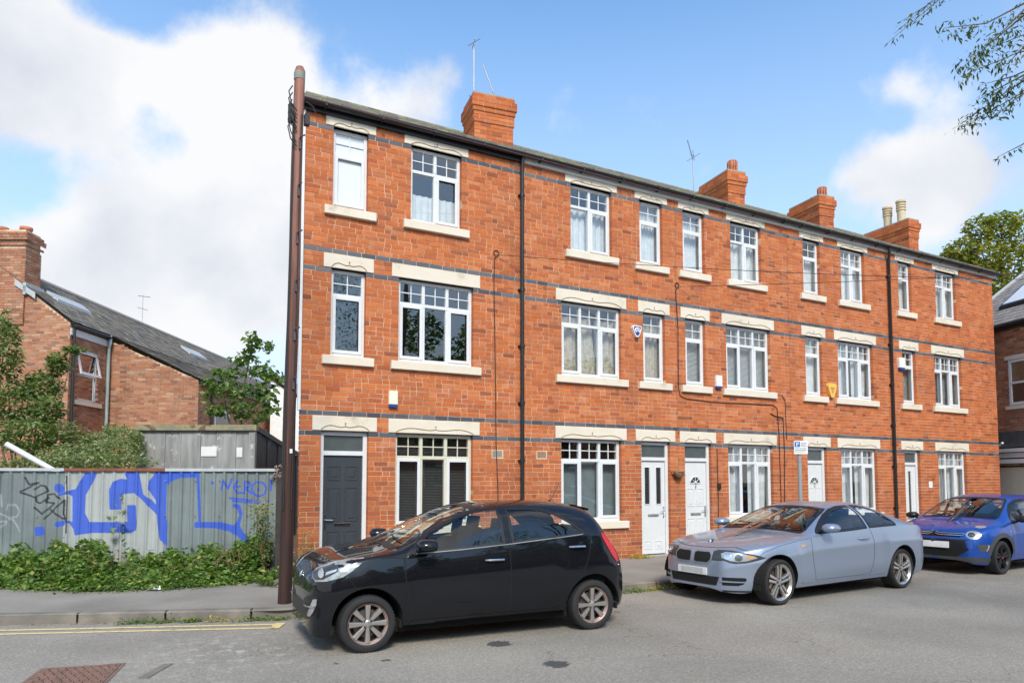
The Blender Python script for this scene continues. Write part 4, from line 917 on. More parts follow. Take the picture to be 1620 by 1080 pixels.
# overhead wires
def wire(name, a, b, sag, r, label, mat='wire_pink'):
    a, b = Vector(a), Vector(b); m = MB(); m.tube([a.lerp(b, i/24)-Vector((0, 0, sag*4*(i/24)*(1-i/24))) for i in range(25)], r, 5); solo(m, name, mat, tuple(a), label, 'overhead wire', 'wires strung over the street')
wire('overhead_wire', (1.84, 8.80, 6.36), (12.2, 10.72, 7.31), .02, .006, 'thin reddish overhead wire from the pole across the first chimney to the eaves')
wire('overhead_wire', (5.53, D-.02, 5.46), (19.5, 3.4, 5.15), .22, .006, 'upper thin wire crossing the brick fronts below the top windows', 'dark_cable')
wire('overhead_wire', (9.62, D-.02, 5.44), (21.5, 5.0, 6.3), .10, .006, 'lower thin wire crossing the fronts from the cable loop of the middle house', 'dark_cable')
fp2 = thing('telegraph_pole', 'wooden telegraph pole on the pavement further along the street, beyond the right edge', 'telegraph pole', (20.6, 4.2, .09))
q = MB(); q.tube([(20.6, 4.2, 0), (20.6, 4.2, 7.2)], [.12, .09], 12); q.build('shaft', 'pole_wood', fp2, (20.6, 4.2, .09), smooth='auto')

# ------------------------------------------------------------ parking sign
sg = thing('parking_sign', 'grey post with small white parking sign and blue P, behind the silver car', 'sign', (10.30, 8.45, .095)); so = (10.30, 8.45, .095)
q = MB(); q.tube([(10.30, 8.45, .09), (10.30, 8.45, 2.20)], .034, 14); q.lathe([(.034, 0), (.03, .02), (.001, .028)], (10.30, 8.45, 2.20), n=14); q.build('post', 'steel_grey' if 'steel_grey' in M else 'lead', sg, so, smooth='auto')
q = MB(); rz = Matrix.Translation((10.30, 8.45, 0)) @ Matrix.Rotation(radians(-34), 4, 'Z'); q.bevbox(-.10, .13, -.052, -.040, 2.01, 2.24, .003); q.xform(rz); q.build('sign_plate', 'alarm_white', sg, so)
q = MB(); q.box(-.09, .0, -.0545, -.0525, 2.135, 2.225); q.xform(rz); q.build('symbol_panel', 'alarm_blue2' if 'alarm_blue2' in M else 'alarm_blue', sg, so)
q = MB(); q.box(-.062, -.049, -.0565, -.0547, 2.147, 2.213); q.tube([(-.052, -.0560, 2.207), (-.033, -.0560, 2.205), (-.025, -.0560, 2.192), (-.033, -.0560, 2.179), (-.052, -.0560, 2.177)], .0052, 5)
for j in range(3): q.box(.015, .115, -.0545, -.0525, 2.19-.0+.0-.024*j, 2.197-.024*j)
q.xform(rz)
q.build('letter_p', 'alarm_white', sg, so)
q = MB()
for j in range(3): q.box(.012, .115-.02*(j == 1), -.0545, -.0525, 2.195-.026*j, 2.204-.026*j)
for j in range(3): q.box(-.085, .105-.03*(j == 2), -.0545, -.0525, 2.105-.028*j, 2.113-.028*j)
q.xform(rz); q.build('lettering', 'black_plastic', sg, so)

# ------------------------------------------------------------ the houses beyond the waste ground (left)
LA = .4981                                         # the terrace runs straight away from the street corner
LM = Matrix(((cos(LA), sin(LA), 0, 0), (-sin(LA), cos(LA), 0, 0), (0, 0, 1, 0), (0, 0, 0, 1)))      # local: x right, y away
def lp(x, y, z): return tuple(LM @ Vector((x, y, z)))
lh = thing('back_terrace', 'orange brick rear of a slate roofed terrace behind the fence, with tall chimney', 'terraced house', lp(-14.8, 20, 0), -LA)
def wallbricks(mb, u0, u1, zfun, z0, fixed, axis, R, holes=(), shell=.05):
    """courses of brick on a wall along local x (axis 0) or y (axis 1); zfun(u) = top of wall"""
    k = 0; c = .0762
    while True:
        za = z0+k*c; 
        if za > max(zfun(u0), zfun(u1), zfun((u0+u1)/2)): break
        u = u0-(.1135 if k % 2 else 0); j = 0
        while u < u1:
            a, b = max(u, u0)+.004, min(u+.227, u1)-.004; u += .227
            if b-a < .03 or za+c > zfun((a+b)/2): continue
            if any(h[0] < (a+b)/2 < h[1] and h[2] < za+c/2 < h[3] for h in holes): continue
            y = R.uniform(-.003, .003)
            if axis == 0: mb.box(a, b, fixed-.0+y, fixed+shell, za+.004, za+c-.005, back=False)
            else: mb.add([(fixed+y, a, za+.004), (fixed+y, b, za+.004), (fixed+y, b, za+c-.005), (fixed+y, a, za+c-.005), (fixed-.02, a, za+.004), (fixed-.02, b, za+.004), (fixed-.02, b, za+c-.005), (fixed-.02, a, za+c-.005)], [(0, 1, 2, 3), (0, 4, 5, 1), (3, 2, 6, 7), (0, 3, 7, 4), (1, 5, 6, 2)])
        k += 1
R = random.Random(21)
RX, EX, RZ, EZ = -15.1, -12.92, 7.73, 6.05                # ridge and eaves of the main range
sl = (RZ-EZ)/(EX-RX)
gz = lambda x: RZ-abs(x-RX)*sl
CX, CZ = -10.1, 4.69                                      # foot of the catslide wing
cz_ = lambda x: EZ-.08+(x-EX)*(CZ-EZ+.08)/(CX-EX)
q = MB(); yA, yB, yC = 20.0, 22.0, 24.8
q.add([(RX-2.2, yA+.008, 0), (EX-.008, yA+.008, 0), (EX-.008, yA+.008, gz(EX)), (RX, yA+.008, RZ), (RX-2.2, yA+.008, gz(RX-2.2))], [(0, 1, 2, 3, 4)])
HW = [(20.35, 21.45, 3.88, 5.42), (20.5, 21.35, 1.2, 2.75)]
xs = sorted({yA, yB, *[h[0] for h in HW], *[h[1] for h in HW]}); zs = sorted({0, EZ, *[h[2] for h in HW], *[h[3] for h in HW]})
for i in range(len(xs)-1):
    for j in range(len(zs)-1):
        if any(h[0] < (xs[i]+xs[i+1])/2 < h[1] and h[2] < (zs[j]+zs[j+1])/2 < h[3] for h in HW): continue
        q.add([(EX-.008, xs[i], zs[j]), (EX-.008, xs[i+1], zs[j]), (EX-.008, xs[i+1], zs[j+1]), (EX-.008, xs[i], zs[j+1])], [(0, 1, 2, 3)])
for h in HW: q.add([(EX-.008, h[0], h[2]), (EX-.12, h[0], h[2]), (EX-.12, h[0], h[3]), (EX-.008, h[0], h[3]), (EX-.008, h[1], h[2]), (EX-.12, h[1], h[2]), (EX-.12, h[1], h[3]), (EX-.008, h[1], h[3])], [(0, 1, 2, 3), (4, 7, 6, 5), (3, 2, 6, 7)])
q.add([(EX-.1, yB+.008, 0), (CX-.008, yB+.008, 0), (CX-.008, yB+.008, CZ), (EX-.1, yB+.008, cz_(EX))], [(0, 1, 2, 3)])
q.add([(CX-.008, yB, 0), (CX-.008, 46, 0), (CX-.008, 46, CZ), (CX-.008, yB, CZ)], [(0, 1, 2, 3)])
q.build('wall', 'mortar', lh, (RX, 20, 0))
q = MB()
wallbricks(q, RX-2.2, EX, lambda u: gz(u), .1, yA, 0, R)
wallbricks(q, EX, CX, lambda u: cz_(u), .1, yB, 0, R)
wallbricks(q, yA, yB, lambda u: EZ-.05, .1, EX, 1, R, HW)
wallbricks(q, yB, 30, lambda u: CZ-.05, .1, CX, 1, R)
q.build('brickwork', 'garden_brick', lh, (RX, 20, 0))['kind'] = 'stuff'
# roof covering in lapped slates: main slope then catslide
def slates(mb, x0, z0, x1, z1, ya, yb, row, wid, R):
    L = math.hypot(x1-x0, z1-z0); n = max(2, int(L/row)); nx, nz = (z0-z1)/L, (x1-x0)/L
    for r in range(n):
        ta, tb = r/n, min(1, (r+1.15)/n); xa, za, xb, zb = x0+(x1-x0)*ta, z0+(z1-z0)*ta, x0+(x1-x0)*tb, z0+(z1-z0)*tb
        y = ya-(wid/2 if r % 2 else 0)
        while y < yb:
            a, b = max(y, ya)+.004, min(y+wid, yb)-.004; y += wid
            if b-a < .02: continue
            h = R.uniform(.010, .022)
            mb.add([(xa, a, za), (xa, b, za), (xb+nx*h, b, zb+nz*h), (xb+nx*h, a, zb+nz*h), (xb, a, zb), (xb, b, zb)], [(0, 1, 2, 3), (3, 2, 5, 4)])
q = MB(); slates(q, RX, RZ+.06, EX+.12, gz(EX)-.04+.06, yA-.08, 46, .17, .30, R)
slates(q, EX+.10, EZ-.03+.05, CX+.12, CZ-.06+.06, yB-.10, 46, .19, .30, R)
q.add([(RX, yA-.05, RZ+.03), (RX, 46, RZ+.03), (EX+.1, 46, gz(EX)-.03), (EX+.1, yA-.05, gz(EX)-.03)], [(0, 1, 2, 3)]); q.add([(RX, yA-.05, RZ+.03), (RX, 46, RZ+.03), (RX-2.3, 46, gz(RX-2.3)), (RX-2.3, yA-.05, gz(RX-2.3))], [(3, 2, 1, 0)])
rf = q.build('roof', 'old_slate', lh, (RX, 20, 0))
q = MB(); y = yA-.05
while y < 45.5: q.tube([(RX, y, RZ+.05), (RX, y+.44, RZ+.05)], .10, 8); y += .45
q.build('ridge_tile', 'step_stone', rf, (RX, 20, 0))['label'] = 'long line of weathered ridge tiles'
def slope_pt(x, y, lift): z = RZ+.06-(x-RX)*sl; return Vector((x+sl*lift, y, z+lift))
for (ya, yb, xa, xb) in ((20.9, 22.6, -14.3, -13.95), (29.5, 31.2, -14.3, -13.9), (36.5, 38.5, -14.3, -13.9)):
    q = MB(); c = [slope_pt(xa, ya, .07), slope_pt(xa, yb, .07), slope_pt(xb, yb, .07), slope_pt(xb, ya, .07)]; bt = [v-Vector((0, 0, .08)) for v in c]
    q.add(c+bt, [(0, 1, 2, 3), (0, 4, 5, 1), (1, 5, 6, 2), (2, 6, 7, 3), (3, 7, 4, 0)]); fr = q.build('skylight', 'lead', rf, (RX, 20, 0))
q = MB(); CH = [(-15.6, -13.78, 19.98, 20.62)]
q.box(-15.6, -14.28, 19.95, 20.6, 6.0, 8.75); ch = q.build('chimney', 'mortar', lh, (RX, 20, 0))
q = MB()
for (e, z0, z1) in ((0, 6.0, 8.28), (.04, 8.28, 8.43), (.08, 8.43, 8.60), (.04, 8.60, 8.68)):
    wallbricks(q, -15.6-e, -14.26+e, lambda u: z1, z0, 19.94-e, 0, R, shell=.08); wallbricks(q, 19.94-e, 20.62+e, lambda u: z1, z0, -14.25+e, 1, R)
q.build('chimney_brickwork', 'garden_brick', ch, (RX, 20, 0))['kind'] = 'stuff'
for x in (-15.2, -14.5): q = MB(); q.lathe([(.15, 0), (.14, .10), (.17, .13), (.17, .2), (.12, .2)], (x, 20.28, 8.72), n=14); q.build('chimney_pot', 'terracotta', ch, (RX, 20, 0))
q = MB(); q.add([(-14.5, 19.90, 7.12), (-13.9, 19.90, 6.72), (-13.9, 19.90, 6.90), (-14.5, 19.90, 7.30)], [(0, 1, 2, 3)]); q.box(-14.26, -14.18, 19.9, 20.7, 6.85, 7.2); q.build('lead_flashing', 'lead', ch, (RX, 20, 0))
# gutter, fascia, downpipes, verge
q = MB(); q.tube([(EX+.10, yA+.05, EZ-.06), (EX+.10, yB+.02, EZ-.06)], .055, 8); q.build('gutter', 'black_plastic', lh, (RX, 20, 0))
q = MB(); q.box(EX+.005, EX+.03, yA+.0, yB-.02, EZ-.34, EZ-.14); q.build('fascia', 'white_paint', lh, (RX, 20, 0))
q = MB(); q.tube([(EX+.10, yB-.16, EZ-.0), (EX+.10, yB-.16, EZ-.25), (EX+.05, yB-.14, EZ-.40), (EX+.05, yB-.14, .1)], .05, 10); q.build('downpipe', 'pipe_green' if 'pipe_green' in M else 'lead', lh, (RX, 20, 0))['label'] = 'pale grey green downpipe beside the small windows'
q = MB(); q.tube([(EX+.05, yA+.12, EZ-.15), (EX+.05, yA+.12, .1)], .04, 8); q.build('downpipe', 'black_plastic', lh, (RX, 20, 0))
q = MB(); q.tube([(CX+.09, yB, CZ-.06), (CX+.09, 40, CZ-.06)], .055, 8); q.build('gutter', 'black_plastic', lh, (RX, 20, 0)); q = MB(); q.tube([(CX+.05, 22.9, CZ-.1), (CX+.05, 22.9, .1)], .04, 8); q.build('downpipe', 'black_plastic', lh, (RX, 20, 0))
# windows in the shaded side wall: red blind, tilted open top sash
for (a, b, c, d), red in zip(HW, (True, False)):
    F = EX-.05; q = MB(); e = .07
    for (u0, u1, v0, v1) in ((a, a+e, c, d), (b-e, b, c, d), (a+e, b-e, c, c+e), (a+e, b-e, d-e, d), (a+e, b-e, (c+d)/2-.03, (c+d)/2+.03)): q.box(F-.05, F, u0, u1, v0, v1)
    w = q.build('window', 'upvc' if red else 'cream_upvc', lh, (RX, 20, 0))
    q = MB(); q.box(F-.035, F-.03, a+e, b-e, c+e, d-e); q.build('pane', 'window_glass', w, (RX, 20, 0))
    q = MB(); q.add([(F-.12, a, c), (F-.12, b, c), (F-.12, b, d), (F-.12, a, d)], [(0, 1, 2, 3)]); q.build('blind', 'red_blind' if red else 'blind_dark', w, (RX, 20, 0))
    if red:
        q = MB(); m_ = (c+d)/2; L = d-e-m_
        def tp(u, v): return (F+.02+.16*(1-(v-m_)/L), u, v)
        for (u0, u1, v0, v1) in ((a+.04, a+.11, m_, d-e), (b-.11, b-.04, m_, d-e), (a+.11, b-.11, m_, m_+.07), (a+.11, b-.11, d-e-.07, d-e)):
            q.add([tp(u0, v0), tp(u1, v0), tp(u1, v1), tp(u0, v1)] + [(x-.04, y, z) for x, y, z in (tp(u0, v0), tp(u1, v0), tp(u1, v1), tp(u0, v1))], [(0, 1, 2, 3), (0, 4, 5, 1), (2, 6, 7, 3), (1, 5, 6, 2), (3, 7, 4, 0)])
        q.build('open_sash', 'upvc', w, (RX, 20, 0))
    q = MB(); q.box(EX-.05, EX+.07, a-.12, b+.12, c-.13, c); q.build('window_sill', 'cream_stone', w, (RX, 20, 0))
q = MB(); F = CX+.0
q.box(F, F+.03, 23.2, 24.4, 2.7, 3.9); w = q.build('window', 'upvc', lh, (RX, 20, 0)); q = MB(); q.box(F+.031, F+.036, 23.3, 24.3, 2.8, 3.8); q.build('pane', 'dark_glass', w, (RX, 20, 0))
# distant aerial behind the ridge
o = lp(-12.9, 30.3, 6.6); q = MB(); q.tube([lp(-14.75, 27.9, 7.7), lp(-14.75, 27.9, 8.95)], .006, 4); q.tube([lp(-14.95, 27.9, 8.92), lp(-14.45, 27.9, 8.86)], .012, 5); q.tube([lp(-14.85, 27.7, 8.4), lp(-14.65, 28.1, 8.38)], .01, 5); solo(q, 'tv_aerial', 'aerial', lp(-14.75, 27.9, 7.7), 'tiny aerial poking above the left slate roof', 'aerial')

# white rendered house glimpsed between the sapling and the pole
wh = thing('white_house', 'white rendered house with slate roof glimpsed behind the pole', 'house', lp(-8.6, 28, 0), -LA); wo = (-8.6, 28, 0)
q = MB(); q.add([(-9.6, 28, 0), (-7.3, 28, 0), (-7.3, 28, 4.0), (-9.6, 28, 5.55), (-9.6, 34, 0), (-7.3, 34, 0), (-7.3, 34, 4.0), (-9.6, 34, 5.55)], [(0, 1, 2, 3), (1, 5, 6, 2), (5, 4, 7, 6), (4, 0, 3, 7)]); q.build('wall', 'white_render', wh, wo)
q = MB(); q.add([(-11.6, 27.8, 5.65), (-9.6, 27.8, 5.72), (-7.1, 27.8, 4.02), (-7.1, 34, 4.02), (-9.6, 34, 5.72), (-7.1, 27.8, 4.14), (-9.6, 27.8, 5.86), (-9.6, 34, 5.86), (-7.1, 34, 4.14)], [(1, 2, 5, 6), (6, 5, 8, 7), (2, 3, 8, 5)]); 
q.build('roof', 'grey_slate', wh, wo)
q = MB(); q.box(-9.9, -7.0, 27.5, 34, 5.4, 6.0)
q2 = MB(); q2.add([(-13, 31, 5.9), (-8.1, 31, 5.9), (-8.1, 31, 6.1), (-8.7, 31, 6.75), (-13, 31, 6.75), (-13, 35, 6.9), (-8.7, 35, 6.9)], [(0, 1, 2, 3, 4), (4, 3, 6, 5)]); 

# ------------------------------------------------------------ steel garage behind the fence
s = NT('garage_steel'); mpn = s.n('ShaderNodeMapping'); mpn.inputs['Scale'].default_value = (6, 6, .9); s.l(s.pos(), mpn.inputs[0])
n = s.noise(1.5, 6, vec=mpn.outputs[0]); c = s.ramp(n, [(.3, (.19, .19, .185)), (.55, (.27, .27, .265)), (.75, (.34, .34, .33))])
fl_ = s.noise(4.5, 8, rough=.7); c = s.mix(s.math('MULTIPLY', s.math('SUBTRACT', fl_, .60, clamp=True), 18, clamp=True), c, (.50, .51, .48)); c = s.mix(s.math('MULTIPLY', s.math('SUBTRACT', s.noise(6.3, 7, rough=.7), .655, clamp=True), 22, clamp=True), c, (.34, .24, .14))
s.bsdf(c, .7, bump=fl_, bstr=.2); M['garage_steel'] = s.m
s = NT('lichen_edge'); c = s.ramp(s.noise(5, 5), [(.35, (.20, .19, .14)), (.55, (.29, .26, .14)), (.62, (.14, .09, .06))]); s.bsdf(c, .9); M['lichen_edge'] = s.m
ga = thing('garage', 'flat roofed grey steel garage with peeling patches behind the fence', 'garage', lp(-7.1, 16, .1), -LA); go = (-7.1, 16, .1)
gx0, gx1, gy, gh = -8.47, -5.80, 16.0, 2.83
edges_ = [gx0+.10, gx0+.62, gx0+.98, gx0+1.42, gx0+1.82, gx0+2.22, gx1-.14]
for i in range(len(edges_)-1):
    q = MB(); q.box(edges_[i]+.006, edges_[i+1]-.006, gy-.02+.012*(i % 2), gy+.02, .1, gh-.16); q.build('steel_panel', 'garage_steel', ga, go)
q = MB(); q.box(gx0, gx0+.10, gy-.05, gy+.06, .1, gh-.15); q.box(gx1-.14, gx1, gy-.05, gy+.06, .1, gh-.15); q.box(gx0+.1, gx1-.14, gy+.021, gy+.05, .1, gh-.1); q.build('frame', 'garage_steel', ga, go)
q = MB()
for x in edges_[1:-1]: q.box(x-.012, x+.012, gy-.035, gy-.021, .1, gh-.16)
q.build('seam', 'garage_steel', ga, go)
q = MB(); q.box(gx0-.04, gx1+.03, gy-.07, gy+.08, gh-.15, gh-.02); q.build('roof_edge', 'lichen_edge', ga, go)
q = MB(); q.box(gx0-.0, gx1-.0, gy-.085, gy-.071, gh-.165, gh-.145); q.build('drip', 'black_plastic', ga, go)
gd = 3.4; gb_ = 2.25
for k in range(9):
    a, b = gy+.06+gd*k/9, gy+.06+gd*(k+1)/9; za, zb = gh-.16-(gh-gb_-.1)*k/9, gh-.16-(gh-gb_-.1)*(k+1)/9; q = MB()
    x = gx1-.02-.014*(k % 2); q.add([(x, a+.006, .1), (x, b-.006, .1), (x, b-.006, zb), (x, a+.006, za)], [(0, 1, 2, 3)]); q.add([(gx1-.05, a, .1), (gx1-.05, b, .1), (gx1-.05, b, zb), (gx1-.05, a, za)], [(0, 1, 2, 3)]); q.build('steel_panel', 'dark_steel', ga, go)  # flank panels in darker steel: the shade on this side is put into the colour
q = MB(); q.add([(gx0, gy, gh-.05), (gx1, gy, gh-.05), (gx1, gy+gd, gb_), (gx0, gy+gd, gb_)], [(0, 1, 2, 3)]); q.add([(gx1+.01, gy, gh-.14), (gx1+.01, gy+gd+.06, gb_-.08), (gx1+.01, gy+gd+.06, gb_+.03), (gx1+.01, gy, gh-.02), (gx1-.06, gy, gh-.02), (gx1-.06, gy+gd, gb_+.03)], [(0, 1, 2, 3), (3, 2, 5, 4)]); q.build('roof', 'dark_steel', ga, go)
q = MB(); q.add([(gx0, gy, 0), (gx0, gy+gd, 0), (gx0, gy+gd, gb_), (gx0, gy, gh-.1)], [(3, 2, 1, 0)]); q.build('side_wall', 'garage_steel', ga, go)
for (a, b, c, d) in ((1.45, 1.80, 2.10, 2.32), (2.25, 2.38, 2.08, 2.30)):
    q = MB(); q.box(gx0+a, gx0+b, gy-.026, gy-.0215, c, d); q.build('peeled_poster', 'white_paint', ga, go)

# ------------------------------------------------------------ house beyond the right end of the row
rh = thing('corner_house', 'brick house with slate gable roof and skylight beyond the right end of the row', 'house', (22.6, 11.6, 0)); ho = (22.6, 11.6, 0)
ra = radians(18); RM = Matrix(((sin(ra), cos(ra), 0, 22.62), (cos(ra), -sin(ra), 0, 11.62), (0, 0, 1, 0), (0, 0, 0, 1)))
# local: x = along the wall away from the viewer (+) / towards (-), y = into the house
def rp(m): m.xform(RM); return m
EV = 6.05
q = MB(); q.add([(-5, .008, 0), (1.5, .008, 0), (1.5, .008, EV), (-5, .008, EV)], [(0, 1, 2, 3)]); q.add([(1.5, .008, 0), (1.5, 5, 0), (1.5, 5, EV), (1.5, .008, EV)], [(0, 1, 2, 3)]); rp(q).build('wall', 'mortar', rh, ho)
q = MB(); R = random.Random(8)
WH = [(-2.0, -.62, 3.72, 5.02)]
wallbricks(q, -5, 1.5, lambda u: EV-.02, .1, .0, 0, R, WH, shell=-.0+.05); rp(q).build('brickwork', 'garden_brick', rh, ho)['kind'] = 'stuff'
q = MB()
for (u0, u1, v0, v1) in ((-2.0, -1.93, 3.72, 5.02), (-.70, -.62, 3.72, 5.02), (-1.93, -.70, 3.72, 3.80), (-1.93, -.70, 4.95, 5.02), (-1.93, -.70, 4.33, 4.39)): q.box(u0, u1, -.02, .03, v0, v1)
w = rp(q).build('window', 'upvc', rh, ho)
q = MB(); q.box(-1.93, -.70, -.005, .005, 3.8, 4.95); rp(q).build('pane', 'window_glass', w, ho); q = MB(); q.box(-1.95, -.66, .006, .0075, 3.8, 4.4); rp(q).build('blind', 'blind_dark', w, ho)
q = MB(); q.box(-2.1, -.50, -.05, .02, 3.60, 3.70); rp(q).build('window_sill', 'cream_stone', w, ho); q = MB(); q.box(-2.1, -.50, -.02, .02, 5.04, 5.16); rp(q).build('lintel', 'cream_stone', rh, ho)
q = MB(); q.tube([(-5, -.10, EV+.02), (3, -.10, EV+.02)], .07, 8); q.box(-5, 3, -.06, .0, EV-.12, EV+.04); rp(q).build('gutter', 'black_plastic', rh, ho)
q = MB(); ey = -.12; n = 22
for r in range(n):
    ya, yb = ey+2.6*r/n, ey+2.6*(r+1)/n+.03; za, zb = EV+.07+(ya-ey)*.98, EV+.07+(yb-ey)*.98; x = -5-(.1 if r % 2 else 0); lim = 1.55-(ya-ey)*.62
    while x < lim:
        b = min(x+.14, lim); q.add([(x+.003, ya, za+.02), (b-.003, ya, za+.02), (b-.003, yb, zb+.004), (x+.003, yb, zb+.004), (x+.003, ya, za), (b-.003, ya, za)], [(0, 1, 2, 3), (4, 5, 1, 0)]); x += .14
q.add([(1.56, ey, EV+.08), (-.06, ey+2.6, EV+2.62), (1.56, ey+5.2, EV+.08)], [(0, 1, 2)]); q.add([(-.06, ey+2.6, EV+2.62), (1.56, ey+5.2, EV+.08), (-5, ey+5.2, EV+.08), (-5, ey+2.6, EV+2.62)], [(0, 1, 2, 3)])
rf = rp(q).build('roof', 'grey_slate', rh, ho)
q = MB(); q.tube([(1.56, ey, EV+.10), (-.05, ey+2.6, EV+2.66), (-3.5, ey+2.6, EV+2.66)], .06, 8); rp(q).build('ridge_tile', 'lead', rf, ho)
q = MB(); 
def sk(x, t, l): return (x, ey+t, EV+.07+t*.98+l)
q.add([sk(-1.6, .55, .13), sk(.05, .55, .13), sk(-.15, 1.25, .13), sk(-1.6, 1.25, .13), sk(-1.6, .55, 0), sk(.05, .55, 0), sk(-.15, 1.25, 0), sk(-1.6, 1.25, 0)], [(0, 1, 2, 3), (0, 4, 5, 1), (1, 5, 6, 2), (3, 2, 6, 7)]); skl = rp(q).build('skylight', 'black_plastic', rf, ho)
q = MB(); q.add([sk(-1.55, .61, .135), sk(-.02, .61, .135), sk(-.20, 1.20, .135), sk(-1.55, 1.20, .135)], [(0, 1, 2, 3)]); rp(q).build('pane', 'frosted', skl, ho)
q = MB(); q.lathe([(.06, 0), (.08, -.12), (.06, -.14), (.001, -.14)], (.15, 0, 4.55), 'y', 10); rp(q).build('wall_lamp', 'black_plastic', rh, ho)
# bay cornice, entrance canopy
q = MB(); q.box(-5, .35, -.32, -.002, 2.50, 2.95); rp(q).build('bay_cornice', 'dark_steel', rh, ho)
q = MB()
for (a, b, y, z0, z1) in ((-5, .30, -.42, 2.36, 2.46), (-5, .20, -.36, 2.20, 2.34), (-5, .26, -.40, 2.04, 2.16)): q.box(a, b, y, -.002, z0, z1)
q.tube([(-.05, -.42, 2.22), (-.9, -.6, 2.62)], .03, 6); rp(q).build('canopy', 'white_paint', rh, ho)
q = MB(); q.box(-.62, .10, -.30, .0, .1, 1.98); 
pier = MB(); wallbricks(pier, -.30, .62, lambda u: 1.95, .1, -.30, 0, R, shell=.28); rp(pier).build('pier', 'red_brick', rh, ho)['kind'] = 'stuff'
q = MB(); q.box(-5, -.32, -.27, -.002, .1, 1.93); rp(q).build('garage_door', 'cream_upvc', rh, ho)
q = MB(); q.box(-5, .66, -.34, -.0, 1.97, 2.03); rp(q).build('beam', 'lichen_edge', rh, ho)

# ------------------------------------------------------------ vegetation
def blob_pts(R, c, r, n, shell=.5):
    out_ = []
    for _ in range(n):
        v = Vector((R.gauss(0, 1), R.gauss(0, 1), R.gauss(0, 1))).normalized() * (R.uniform(shell, 1)**.7)
        out_.append((c[0]+v.x*r[0], c[1]+v.y*r[1], c[2]+v.z*r[2]))
    return out_
# brambles along the foot of the fence: mounds of leaves falling to the pavement edge
EDGE = [Vector((-5.2, 13.6, 0)), Vector((-1.46, 11.85, 0)), Vector((-.5, 11.0, 0)), Vector((.3, 10.75, 0)), Vector((1.0, 10.7, 0)), Vector((1.75, 10.9, 0))]
R = random.Random(12)
def edge_at(t):      # t along the fence from its right end
    p = FB+FD*t; L = len(EDGE)-1; u = max(0, min(1, 1-t/5.6))*L; i = min(int(u), L-1); e = EDGE[i].lerp(EDGE[i+1], u-i); return p, e
def hgt(t): return .28+.15*sin(t*1.9+.6)+.09*sin(t*4.3+1)+.07*sin(t*11+2)+.05*sin(t*23)+(.12 if 1.8 < t < 3.0 else 0)+(-.14 if t > 3.9 else 0)
pts = []
for _ in range(24000):
    t = R.uniform(.15, 6.0); f = R.uniform(0, 1)**.9; p, e = edge_at(t); q = p.lerp(e, f)
    H_ = max(.05, hgt(t)*(1-f**2.2)*1.05+.05*sin(q.x*9+q.y*5)+.03*sin(q.x*21))
    z = .1+H_*(1-R.uniform(0, 1)**2.4*.8)+(R.uniform(0, .12) if R.random() < .08 else 0)
    pts.append((q.x+R.gauss(0, .03), q.y+R.gauss(0, .03), z))
o = leaves('brambles', pts, .068, 'bramble_leaf', asp=.8, droop=.15); tag(o, 'green brambles heaped along the foot of the graffiti fence', None, None, 'stuff')
o = leaves('brambles', [p_ for p_ in pts[::9]], .105, 'bramble_leaf', asp=.85, droop=.1); tag(o, 'broader bramble and bindweed leaves showing over the smaller ones', None, None, 'stuff')
# arching bramble shoots and dead stalks
q = MB()
for _ in range(90):
    t = R.uniform(.2, 5.6); p, e = edge_at(t); b = p.lerp(e, R.uniform(.1, .8)); a = R.uniform(0, 6.28); L = R.uniform(.2, .5); h = hgt(t)
    q.tube([(b.x, b.y, .1), (b.x+cos(a)*L*.3, b.y+sin(a)*L*.3, .1+h*.9), (b.x+cos(a)*L*.8, b.y+sin(a)*L*.8, .1+h*R.uniform(.6, 1.15))], .004, 4)
o = q.build('bramble_stem', 'dry_stem'); tag(o, 'thin brown bramble stems among the leaves by the fence', None, None, 'stuff')
# leaves strewn thinner in front, and litter
pts = [(e.x+R.gauss(0, .10), e.y+R.gauss(-.05, .10), .1+R.uniform(0, .06)) for e in [edge_at(R.uniform(.1, 5.8))[1] for _ in range(1500)]]
o = leaves('creeping_ivy', pts, .05, 'bramble_leaf', asp=.8, droop=.0); tag(o, 'low creeping leaves along the pavement edge', None, None, 'stuff')
q = MB(); q.add([(.28, 10.62, .11), (.45, 10.58, .11), (.44, 10.66, .15), (.30, 10.70, .14)], [(0, 1, 2, 3)]); solo(q, 'litter', 'alarm_white', (.28, 10.62, .1), 'crumpled scrap of white litter at the edge of the brambles', 'litter')
# tall weed with withered leaves rising against the pale sheet
def stalk_plant(name, base, h, n, size, mat, label, lean=(0, 0), spread=.12, stems=1, cat='plant'):
    root = thing(name, label, cat, base); q = MB(); pts = []
    for s_ in range(stems):
        dx, dy = R.gauss(lean[0], .10*(stems > 1)), R.gauss(lean[1], .08*(stems > 1)); hh = h*R.uniform(.75, 1.05) if stems > 1 else h
        st = [Vector(base)+Vector((dx*(k/6)**1.5*hh, dy*(k/6)**1.5*hh, hh*k/6)) for k in range(7)]; q.tube(st, [.007*(1-k/8) for k in range(7)], 5)
        for _ in range(n//stems):
            k = R.uniform(.25, 1)*5.99; p = st[int(k)].lerp(st[int(k)+1], k % 1); pts.append((p.x+R.gauss(0, spread*.5), p.y+R.gauss(0, spread*.5), p.z+R.gauss(0, .03)))
    q.build('stem', 'dry_stem', root, base); leaves('foliage', pts, size, mat, root, base, asp=.6); return root
p = FB+FD*2.37+FN*.12; stalk_plant('tall_weed', (p.x, p.y, .1), 1.30, 26, .11, 'shrub_leaf', 'single tall weed with withered leaves against the pale fence sheet', spread=.16)
stalk_plant('goldenrod', (1.86, 11.25, .1), 1.15, 900, .050, 'shrub_leaf', 'bushy yellow green weed against the fence beside the pole', (-.05, 0), .13, 9)
R2 = random.Random(2)
